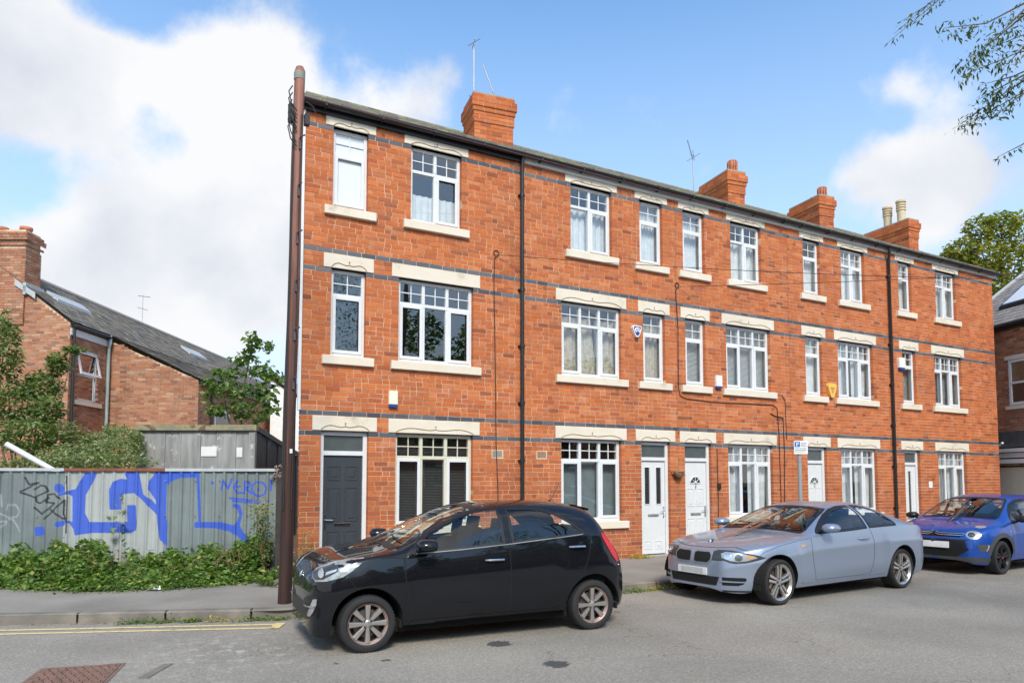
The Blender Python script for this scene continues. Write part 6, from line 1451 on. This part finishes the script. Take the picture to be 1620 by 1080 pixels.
    q = MB(); sx = cfg['seat']-.52; yc = W*.44; q.tube([(sx+.17*sin(0)+.06*cos(a), yc+.17*sin(a), it[2]+.0+.15*cos(a)-.02) for a in [2*pi*i/20 for i in range(21)]], .014, 6); q.tube([(sx, yc, it[2]-.02), (sx-.25, yc, it[2]-.1)], .03, 6); q.build('steering_wheel', 'trim_black', car)
    q = MB(); q.obox((cfg['mirror_x'], .0, cfg['top_z']-.12), (.012, 0, 0), (0, .10, 0), (0, 0, .03)); q.build('rear_view_mirror', 'trim_black', car)
    # glass and its black surround
    for nm, yaw, poly in cfg['glass']:
        sides = (None, 'far') if yaw not in (90, 270) else (None,)
        if yaw in (90, 270): full = poly + [(-a, b) for a, b in poly[::-1]] ; 
        else: full = poly
        if yaw in (90, 270): full = [p for i, p in enumerate(full)]
        for sd_ in sides:
            g = S.patch(yaw, full, .0005, 0, .06, sd_).build(nm, 'car_glass', car, smooth=True)
            S.strip(yaw, full, .030 if yaw not in (90, 270) else .022, .003, mirror=sd_, inset=.42).build('window_seal', 'trim_black', g)
    for sm_ in cfg['seams']:
        yaw, pl_, w = sm_[:3]
        for sd_ in ((None, 'far') if yaw not in (90, 270) else (None,)): S.strip(yaw, pl_, w, .0012, closed=False, mirror=sd_, thick=.001).build('panel_gap', 'under_black', body)
    for it_ in cfg['patches']:
        nm, mat, yaw, poly, off, th, mir_, par = it_
        for sd_ in ((None, 'far') if mir_ == 'both' else (None,)):
            q = S.patch(yaw, poly, off, th, .035, sd_); o = q.build(nm, mat, car if par is None else PARTS[(par, sd_)], smooth='auto'); PARTS[(nm, sd_)] = o
    for nm, mat, yaw, pl_, w, off, closed, mir_ in cfg.get('strips', []):
        for sd_ in ((None, 'far') if mir_ == 'both' else (None,)): S.strip(yaw, pl_, w, off, closed=closed, mirror=sd_, thick=.008).build(nm, mat, car, smooth='auto')
    # door handles and mirrors
    for sg_ in (-1, 1):
        for (x0, x1, z) in cfg['handles']:
            a = S.on(0, x0, z, 0); b = S.on(0, x1, z, 0); m_ = (a+b)/2; out_ = Vector((0, -.032, 0)); q = MB()
            q.tube([a, a+out_*.9+Vector((.02, 0, .002)), m_+out_*1.15+Vector((0, 0, .004)), b+out_*.9-Vector((.02, 0, -.002)), b], [.009, .012, .012, .012, .009], 8)
            S.mir(q, 'far' if sg_ > 0 else None); q.build('door_handle', cfg['handle_mat'], car, smooth='auto')
        mx_, my, mz, ml = cfg['mirror']; q = MB(); n = 14; rings = []
        for k, (fx, sc) in enumerate(((0, .35), (.08, .75), (.28, 1), (.65, 1.02), (.92, .96), (1, .9))):
            rings.append([(mx_+ml*fx, -(my+.10*sc*cos(2*pi*i/n)), mz+.0+.062*sc*sin(2*pi*i/n)*(1 if sin(2*pi*i/n) > 0 else .85)) for i in range(n)])
        vs = [v for r_ in rings for v in r_]; q.add(vs, [(i*n+k, i*n+(k+1) % n, (i+1)*n+(k+1) % n, (i+1)*n+k) for i in range(len(rings)-1) for k in range(n)]); q.add(rings[0], [tuple(range(n))])
        S.mir(q, 'far' if sg_ > 0 else None); mo = q.build('wing_mirror', cfg.get('mirror_paint', P), car, smooth='auto')
        q = MB(); q.add([(x+.001, y, z) for x, y, z in rings[-1]], [tuple(range(n))]); S.mir(q, 'far' if sg_ > 0 else None); q.build('mirror_glass', 'chrome', mo)
        q = MB(); q.tube([(mx_+ml*.4, -(my-.08), mz-.035), (mx_+ml*.35, -(my-.20), mz-.07)], [.02, .028], 8); S.mir(q, 'far' if sg_ > 0 else None); q.build('mirror_stalk', 'trim_black', mo)
    for i, (ax, ar) in enumerate(cfg['arch']):
        for sg_ in (-1, 1):
            wheel(car, '', ax, sg_*(W-.028), cfg['wz'], cfg['tr'], cfg['rr'], .19, cfg['spokes'], cfg['wmats'], sg_, 0)
    # wipers
    if 'wiper' in cfg:
        q = MB()
        for (y0_, z0_, y1_, z1_) in cfg['wiper']: q.tube([S.on(90, y0_+(y1_-y0_)*k/6, z0_+(z1_-z0_)*k/6, .018) for k in range(7)], .007, 5)
        q.build('wiper', 'trim_black', car)
    return car, S
PARTS = {}
def ell(cx, cz, rx, rz_, n=20, t0=0, t1=2*pi): return [(cx+rx*cos(t0+(t1-t0)*i/n), cz+rz_*sin(t0+(t1-t0)*i/n)) for i in range(n)]
def near(p, k=1): return [(a*k, b) for a, b in p]

# small black five door hatchback
BL = dict(x0=.19, L=3.60, W=.795, wz=.256, tr=.256, rr=.183, sill=.19, paint='paint_black',
 arch=[(.68, .325), (3.055, .325)],
 top=[(.19, .52), (.197, .60), (.215, .665), (.25, .728), (.31, .778), (.42, .822), (.62, .868), (.88, .908), (.96, .930), (1.2, 1.035), (1.5, 1.175), (1.75, 1.265), (2.05, 1.325), (2.4, 1.342), (2.8, 1.325), (3.05, 1.288), (3.17, 1.25), (3.25, 1.17), (3.33, 1.04), (3.40, .94), (3.47, .83), (3.55, .68), (3.60, .50)],
 belt=[(.19, .42), (.21, .55), (.25, .645), (.32, .710), (.42, .765), (.6, .815), (.78, .836), (.95, .843), (1.42, .868), (2.12, .915), (2.96, .985), (3.13, .985), (3.25, .93), (3.38, .82), (3.5, .66), (3.6, .42)],
 bot=[(.19, .20), (.22, .155), (.32, .14), (.5, .18), (1.2, .215), (2.6, .225), (3.2, .22), (3.4, .20), (3.55, .25), (3.6, .33)],
 wid=[(.19, .50), (.194, .60), (.206, .70), (.235, .79), (.29, .865), (.38, .92), (.5, .955), (.7, .98), (1.0, .99), (1.6, 1.0), (2.6, 1.0), (3.0, .992), (3.2, .965), (3.38, .91), (3.50, .82), (3.56, .70), (3.592, .52), (3.6, .4)],
 n=[(0, 2.3), (.5, 3.1), (.9, 3.1), (1.3, 3.6), (1.8, 4.4), (3.0, 4.4), (3.2, 3.4), (3.35, 2.8), (3.6, 2.4)],
 tum=[(0, .05), (.7, .06), (1.0, .10), (1.5, .20), (2.2, .225), (3.0, .23), (3.3, .20), (3.5, .08), (3.6, .05)],
 cabin=(1.0, 3.25, .88), seat=1.95, mirror_x=1.55, top_z=1.30,
 glass=[('windscreen', 90, [(0, .935), (.30, .932), (.585, .915), (.60, .935), (.53, 1.12), (.475, 1.235), (.44, 1.262), (.25, 1.285), (0, 1.292)]),
        ('rear_window', 270, [(0, 1.02), (.40, 1.02), (.52, 1.03), (.50, 1.15), (.46, 1.215), (.25, 1.235), (0, 1.24)]),
        ('side_window', 0, [(1.10, .868), (1.14, .925), (1.30, 1.045), (1.50, 1.150), (1.72, 1.225), (1.90, 1.252), (2.045, 1.262), (2.045, .925), (1.6, .893), (1.25, .872)]),
        ('side_window', 0, [(2.14, .932), (2.14, 1.264), (2.40, 1.262), (2.56, 1.245), (2.70, 1.19), (2.85, 1.10), (2.975, 1.002), (2.9, .988), (2.5, .957)])],
 seams=[(0, [(1.02, .83), (1.02, .66), (1.06, .45), (1.10, .255)], .009), (0, [(2.095, 1.25), (2.095, .91), (2.10, .60), (2.09, .26)], .009),
        (0, [(2.985, 1.0), (3.035, .91), (2.99, .74), (2.90, .56), (2.76, .40), (2.64, .31), (2.56, .268)], .009), (0, [(1.10, .256), (1.8, .262), (2.56, .268)], .007),
        (0, [(.50, .68), (.54, .62), (.58, .56)], .006), (0, [(1.03, .828), (.92, .84), (.80, .835)], .006)],
 patches=[('headlamp', 'lamp_shell', 16, [(.395, .640), (.355, .665), (.352, .70), (.375, .738), (.46, .780), (.56, .812), (.70, .835), (.82, .845), (.80, .80), (.72, .735), (.64, .685), (.50, .650)], .005, .02, 'both', None),
          ('lamp_inner', 'lamp_dark', 16, [(.40, .655), (.372, .672), (.370, .71), (.43, .75), (.52, .778), (.60, .785), (.60, .74), (.53, .70), (.46, .665)], .012, .002, 'both', 'headlamp'),
          ('projector', 'lamp_silver', 16, ell(.455, .71, .026, .034), .022, .01, 'both', 'headlamp'),
          ('lamp_bar', 'lamp_silver', 16, [(.49, .70), (.58, .735), (.59, .755), (.50, .725)], .016, .002, 'both', 'headlamp'),
          ('fog_surround', 'trim_black', 20, [(.27, .45), (.34, .50), (.46, .515), (.475, .49), (.45, .41), (.41, .335), (.35, .29), (.275, .30)], .003, .006, 'both', None),
          ('fog_lamp', 'lamp_silver', 20, [(.415, .485), (.455, .49), (.45, .44), (.42, .375), (.385, .325), (.345, .32), (.355, .36), (.385, .42)], .008, .008, 'both', None),
          ('fog_blade', 'chrome', 20, [(.30, .395), (.435, .412), (.44, .428), (.30, .411)], .018, .01, 'both', None),
          ('grille', 'trim_black', 90, [(-.30, .60), (-.26, .55), (.26, .55), (.30, .60), (.26, .615), (-.26, .615)], .004, .004, None, None),
          ('lower_grille', 'trim_black', 90, [(-.42, .28), (.42, .28), (.38, .42), (-.38, .42)], .004, .004, None, None),
          ('tail_lamp', 'lamp_red', 0, [(3.19, 1.0), (3.24, .985), (3.31, .90), (3.38, .79), (3.43, .69), (3.375, .685), (3.31, .76), (3.24, .87), (3.195, .95)], .006, .012, 'both', None),
          ('sill_trim', 'trim_black', 0, [(1.06, .215), (2.70, .225), (2.62, .262), (1.10, .25)], .006, .012, 'both', None),
          ('bonnet_badge', 'chrome', 90, ell(0, .635, .055, .028), .01, .006, None, None),
          ('corner_trim', 'trim_black', 0, [(1.045, .838), (1.09, .862), (1.12, .905), (1.105, .915), (1.04, .862)], .004, .006, 'both', None)],
 strips=[('beltline_chrome', 'steel', 0, [(1.13, .862), (1.6, .885), (2.12, .920), (2.95, .990)], .006, .005, False, 'both')],
 handles=[(1.83, 2.03, .775), (2.77, 2.96, .868)], handle_mat='chrome', mirror=(1.10, .89, .945, .17), spokes=(8, False), wmats=('alloy_rust', 'alloy'),
 wiper=[(.50, .955, .05, .985), (.0, .955, -.42, .975)])
black, BS = build_car(BL, (1.328, 7.141-.0, 0), radians(-3.38), 'small black five door hatchback parked nearest, in front of the first house')
q = MB(); p = Vector((2.95, 0, 1.315)); q.tube([p, p+Vector((.02, 0, .02)), p+Vector((.13, 0, .20))], [.016, .008, .004], 6); q.build('roof_aerial', 'trim_black', black)
za_, zb_ = BS.top(3.0), BS.top(3.14)
q = MB(); q.add([(3.0, -.44, za_-.006), (3.0, .44, za_-.006), (3.235, .40, zb_-.02), (3.235, -.40, zb_-.02), (3.0, -.44, za_-.04), (3.0, .44, za_-.04), (3.23, .40, zb_-.045), (3.23, -.40, zb_-.045)], [(0, 3, 2, 1), (3, 7, 6, 2), (0, 4, 7, 3), (2, 6, 5, 1), (4, 5, 6, 7)]); q.build('spoiler', 'paint_black', black, smooth='auto')

# silver blue two door coupe
SV = dict(x0=.15, L=4.36, W=.872, wz=.283, tr=.283, rr=.222, sill=.20, paint='paint_silver', crease=.006,
 arch=[(.80, .345), (3.486, .345)],
 top=[(.15, .50), (.16, .58), (.185, .645), (.23, .682), (.34, .712), (.55, .752), (.9, .795), (1.25, .832), (1.42, .850), (1.60, .945), (1.85, 1.062), (2.1, 1.158), (2.35, 1.218), (2.6, 1.244), (2.9, 1.243), (3.1, 1.225), (3.35, 1.165), (3.6, 1.075), (3.85, .965), (3.98, .922), (4.15, .908), (4.27, .89), (4.31, .83), (4.34, .68), (4.36, .50)],
 belt=[(.15, .42), (.18, .52), (.25, .595), (.45, .665), (.8, .735), (1.3, .80), (1.6, .835), (2.4, .868), (3.2, .905), (3.7, .905), (4.1, .865), (4.27, .80), (4.33, .62), (4.36, .42)],
 bot=[(.15, .20), (.2, .165), (.35, .15), (.5, .17), (1.3, .185), (3.0, .195), (3.9, .185), (4.15, .20), (4.30, .24), (4.36, .32)],
 wid=[(.15, .26), (.158, .38), (.18, .49), (.23, .60), (.32, .715), (.45, .82), (.6, .91), (.8, .965), (1.1, .975), (1.8, .985), (3.0, .99), (3.5, 1.0), (3.9, .975), (4.12, .92), (4.25, .84), (4.32, .72), (4.35, .52), (4.36, .36)],
 n=[(0, 2.3), (.5, 2.6), (1.2, 2.8), (1.6, 3.2), (2.1, 3.9), (3.0, 4.0), (3.5, 3.4), (3.9, 2.9), (4.36, 2.6)],
 tum=[(0, .05), (1.2, .07), (1.6, .13), (2.1, .22), (2.8, .26), (3.3, .26), (3.8, .15), (4.1, .06), (4.36, .04)],
 cabin=(1.45, 3.45, .84), seat=2.55, mirror_x=2.05, top_z=1.20,
 glass=[('windscreen', 90, [(0, .888), (.35, .882), (.655, .862), (.665, .885), (.60, 1.0), (.545, 1.10), (.50, 1.145), (.28, 1.172), (0, 1.180)]),
        ('rear_window', 270, [(0, .955), (.40, .955), (.56, .96), (.52, 1.06), (.47, 1.13), (.25, 1.155), (0, 1.16)]),
        ('side_window', 0, [(1.60, .858), (1.66, .89), (1.85, .985), (2.05, 1.075), (2.25, 1.142), (2.45, 1.178), (2.66, 1.188), (2.70, .895), (2.2, .878), (1.8, .863)]),
        ('side_window', 0, [(2.77, .900), (2.73, 1.188), (2.90, 1.180), (3.08, 1.135), (3.24, 1.060), (3.37, .975), (3.40, .925), (3.36, .915), (3.1, .910)])],
 seams=[(0, [(1.46, .80), (1.44, .62), (1.47, .42), (1.52, .26)], .005), (0, [(2.735, 1.18), (2.75, .89), (2.80, .72), (2.79, .50), (2.72, .30), (2.70, .262)], .005), (0, [(1.52, .258), (2.1, .26), (2.70, .262)], .004),
        (90, [(-.72, .665), (-.5, .708), (-.30, .694), (-.05, .690), (.05, .690), (.30, .694), (.5, .708), (.72, .665)], .004), (0, [(.52, .60), (.58, .655), (.80, .725), (1.2, .78), (1.45, .80)], .004)],
 patches=[('headlamp', 'lamp_dark', 62, [(.36, .545), (.355, .60), (.375, .655), (.43, .672), (.58, .672), (.74, .655), (.90, .622), (.99, .590), (.90, .560), (.78, .530), (.66, .518), (.58, .528), (.52, .55)], .005, .02, 'both', None),
          ('lamp_reflector', 'lamp_silver', 62, [(.58, .552), (.49, .585), (.475, .63), (.53, .652), (.70, .645), (.86, .612), (.90, .590), (.78, .550), (.67, .537)], .0065, .003, 'both', 'headlamp'),
          ('projector', 'chrome', 62, ell(.56, .600, .042, .038), .016, .01, 'both', 'headlamp'),
          ('projector', 'chrome', 62, ell(.69, .592, .044, .040), .016, .01, 'both', 'headlamp'),
          ('indicator', 'lamp_orange', 62, [(.80, .625), (.85, .612), (.87, .598), (.83, .585), (.79, .60)], .008, .004, 'both', 'headlamp'),
          ('kidney_frame', 'steel', 90, [(.02, .515), (.055, .495), (.265, .50), (.31, .54), (.315, .61), (.275, .648), (.06, .648), (.02, .63)], .010, .012, 'both', None),
          ('kidney_grille', 'under_black', 90, [(.036, .525), (.065, .510), (.255, .515), (.29, .55), (.296, .60), (.262, .635), (.07, .635), (.036, .62)], .014, .004, 'both', None),
          ('number_plate', 'plate_white', 90, [(-.25, .355), (.25, .355), (.25, .445), (-.25, .445)], .018, .012, None, None),
          ('plate_panel', 'plate_blur', 90, [(-.19, .368), (.19, .368), (.19, .432), (-.19, .432)], .0195, .002, None, 'number_plate'),
          ('lower_grille', 'under_black', 90, [(-.38, .235), (.38, .235), (.42, .345), (-.42, .345)], .003, .003, None, None),
          ('fog_intake', 'under_black', 62, [(.49, .245), (.49, .345), (.76, .345), (.78, .325), (.74, .265), (.68, .245)], .003, .003, 'both', None),
          ('intake_blade', 'paint_silver', 62, [(.46, .285), (.76, .285), (.76, .298), (.46, .303)], .012, .012, 'both', None),
          ('tail_lamp', 'lamp_red', 0, [(4.10, .80), (4.24, .82), (4.27, .72), (4.26, .64), (4.16, .68)], .005, .01, 'both', None),
          ('side_repeater', 'lamp_orange', 0, [(1.235, .700), (1.325, .712), (1.325, .728), (1.235, .718)], .004, .004, 'both', None),
          ('front_lip', 'trim_black', 62, [(.10, .165), (.80, .165), (.82, .185), (.10, .185)], .004, .004, 'both', None)],
 strips=[('sill_line', 'paint_silver', 0, [(1.25, .245), (2.2, .25), (3.05, .262)], .014, .008, False, 'both')],
 handles=[(2.46, 2.68, .755)], handle_mat='paint_silver', mirror=(1.62, .93, .925, .19), spokes=(5, True), wmats=('alloy', 'alloy'),
 wiper=[(.62, .900, .08, .905), (.02, .900, -.50, .905)])
silver, SS = build_car(SV, (6.384+.0, 7.065, 0), radians(2.84), 'silver blue two door coupe with kidney grille parked behind the black hatchback')
# roundel on the bonnet
c0 = SS.on(90, 0, .672, .006); q = MB(); mt = Matrix.Translation(c0+Vector((.0, 0, .006))) @ Matrix.Rotation(radians(62), 4, 'Y')
q.lathe([(.040, -.003), (.040, .003), (.034, .005), (.001, .005)], (0, 0, 0), n=20); q.xform(Matrix.Translation(c0) @ Matrix.Rotation(radians(-35), 4, 'Y')); em = q.build('bonnet_badge', 'trim_black', silver, smooth='auto')
for k, mt_ in enumerate(('alarm_white', 'badge_blue', 'alarm_white', 'badge_blue')):
    q = MB(); q.add([(0, 0, .007)]+[(.026*cos(pi/2*k+pi/2*i/6), .026*sin(pi/2*k+pi/2*i/6), .007) for i in range(7)], [tuple(range(8))]); q.xform(Matrix.Translation(c0) @ Matrix.Rotation(radians(-35), 4, 'Y')); q.build('badge_quarter', mt_, em)

# bright blue small hatchback at the right edge
BU = dict(x0=.0, L=3.46, W=.81, wz=.275, tr=.275, rr=.200, sill=.21, paint='paint_blue',
 arch=[(.64, .335), (2.98, .335)],
 top=[(0, .48), (.015, .60), (.05, .68), (.12, .735), (.3, .79), (.55, .842), (.72, .872), (.82, .905), (1.0, 1.0), (1.25, 1.125), (1.45, 1.21), (1.65, 1.262), (2.0, 1.30), (2.6, 1.295), (3.0, 1.255), (3.15, 1.21), (3.28, 1.05), (3.35, .92), (3.42, .80), (3.46, .55)],
 belt=[(0, .42), (.05, .54), (.15, .64), (.35, .72), (.7, .80), (1.2, .85), (2.0, .88), (2.8, .94), (3.2, .90), (3.4, .7), (3.46, .45)],
 bot=[(0, .24), (.08, .18), (.3, .17), (.5, .19), (1.2, .215), (2.6, .225), (3.1, .20), (3.46, .32)],
 wid=[(0, .42), (.015, .62), (.05, .75), (.11, .83), (.22, .905), (.38, .955), (.6, .985), (1.0, .99), (1.6, 1.0), (2.6, 1.0), (3.1, .97), (3.3, .9), (3.42, .75), (3.46, .4)],
 n=[(0, 2.4), (.5, 2.8), (.8, 3.1), (1.2, 3.8), (1.7, 4.4), (3.0, 4.4), (3.46, 2.8)],
 tum=[(0, .05), (.6, .06), (.9, .10), (1.4, .18), (2.2, .20), (3.0, .21), (3.46, .05)],
 cabin=(.9, 3.1, .86), seat=1.8, mirror_x=1.40, top_z=1.27,
 glass=[('windscreen', 90, [(0, .925), (.35, .918), (.60, .905), (.615, .925), (.55, 1.08), (.50, 1.18), (.46, 1.215), (.25, 1.235), (0, 1.24)]),
        ('rear_window', 270, [(0, 1.0), (.45, 1.0), (.48, 1.15), (.25, 1.18), (0, 1.18)]),
        ('side_window', 0, [(1.03, .865), (1.08, .92), (1.22, 1.02), (1.42, 1.13), (1.60, 1.185), (1.90, 1.215), (1.90, .90), (1.4, .878)]),
        ('side_window', 0, [(1.98, .905), (1.98, 1.218), (2.4, 1.215), (2.65, 1.17), (2.78, 1.05), (2.72, .96), (2.4, .93)])],
 seams=[(0, [(.99, .83), (.99, .6), (1.05, .26)], .008), (0, [(1.94, 1.21), (1.95, .6), (1.95, .26)], .008)],
 patches=[('headlamp', 'chrome', 66, ell(.585, .655, .110, .068, 28), .006, .03, 'both', None),
          ('lamp_lens', 'lamp_silver', 66, ell(.585, .655, .096, .055, 24), .011, .01, 'both', 'headlamp'),
          ('lamp_inner', 'lamp_dark', 66, ell(.56, .655, .052, .036, 16), .0125, .004, 'both', 'headlamp'),
          ('day_lamp', 'lamp_silver', 58, [(.60, .775), (.66, .795), (.75, .80), (.79, .785), (.74, .765), (.66, .755)], .006, .01, 'both', None),
          ('upper_grille', 'under_black', 90, [(-.42, .615), (.42, .615), (.46, .655), (.42, .69), (-.42, .69), (-.46, .655)], .003, .003, None, None),
          ('mid_grille', 'trim_black', 90, [(-.52, .46), (.52, .46), (.50, .555), (.56, .575), (-.56, .575), (-.50, .555)], .004, .004, None, None),
          ('lower_grille', 'under_black', 90, [(-.38, .29), (.38, .29), (.56, .42), (.52, .455), (-.52, .455), (-.56, .42)], .004, .004, None, None),
          ('number_plate', 'plate_white', 90, [(-.26, .43), (.26, .43), (.26, .53), (-.26, .53)], .025, .02, None, None),
          ('fog_panel', 'trim_grey', 58, [(.60, .50), (.76, .51), (.78, .48), (.74, .40), (.64, .385)], .003, .003, 'both', None),
          ('fog_light', 'lamp_silver', 58, [(.76, .50), (.785, .49), (.765, .43), (.735, .395), (.725, .405), (.75, .44)], .010, .01, 'both', None),
          ('side_repeater', 'lamp_silver', 0, ell(.92, .70, .02, .012, 10), .004, .003, 'both', None),
          ('front_skirt', 'trim_grey', 58, [(.02, .20), (.95, .20), (.93, .285), (.60, .30), (.02, .285)], .004, .006, 'both', None)],
 strips=[('chevron_bar', 'chrome', 90, [(-.46, .668), (-.085, .668), (-.0, .705), (.085, .668), (.46, .668)], .012, .016, False, None), ('chevron_bar', 'chrome', 90, [(-.46, .640), (-.085, .640), (-.0, .676), (.085, .640), (.46, .640)], .012, .016, False, None),
         ('bar_end', 'chrome', 90, [(.46, .668), (.478, .654), (.46, .640)], .012, .016, False, 'both'),
         ('arch_trim', 'trim_grey', 0, [(.64-.375*cos(pi*i/20), .275+.375*sin(pi*i/20)) for i in range(1, 20)], .07, .006, False, 'both')],
 handles=[(1.70, 1.88, .76)], handle_mat='paint_blue', mirror=(1.0, .93, .90, .17), mirror_paint='trim_black', spokes=(5, True), wmats=('alloy_black', 'alloy_black'),
 wiper=[(.60, .930, .10, .940), (.02, .930, -.48, .940)])
blue, US = build_car(BU, (12.756-.64+.02, 6.467+.80, 0), radians(3.5), 'bright blue small hatchback with round headlamps at the right edge')
q = MB(); c_ = US.on(0, .64, .275, .0); q.lathe([(.001, -.0), (.018, 0), (.018, .004)], (.64, -(US.c['W']-.03)-.008, .275), 'y', 10); q.build('hub_cap', 'lamp_red', blue)
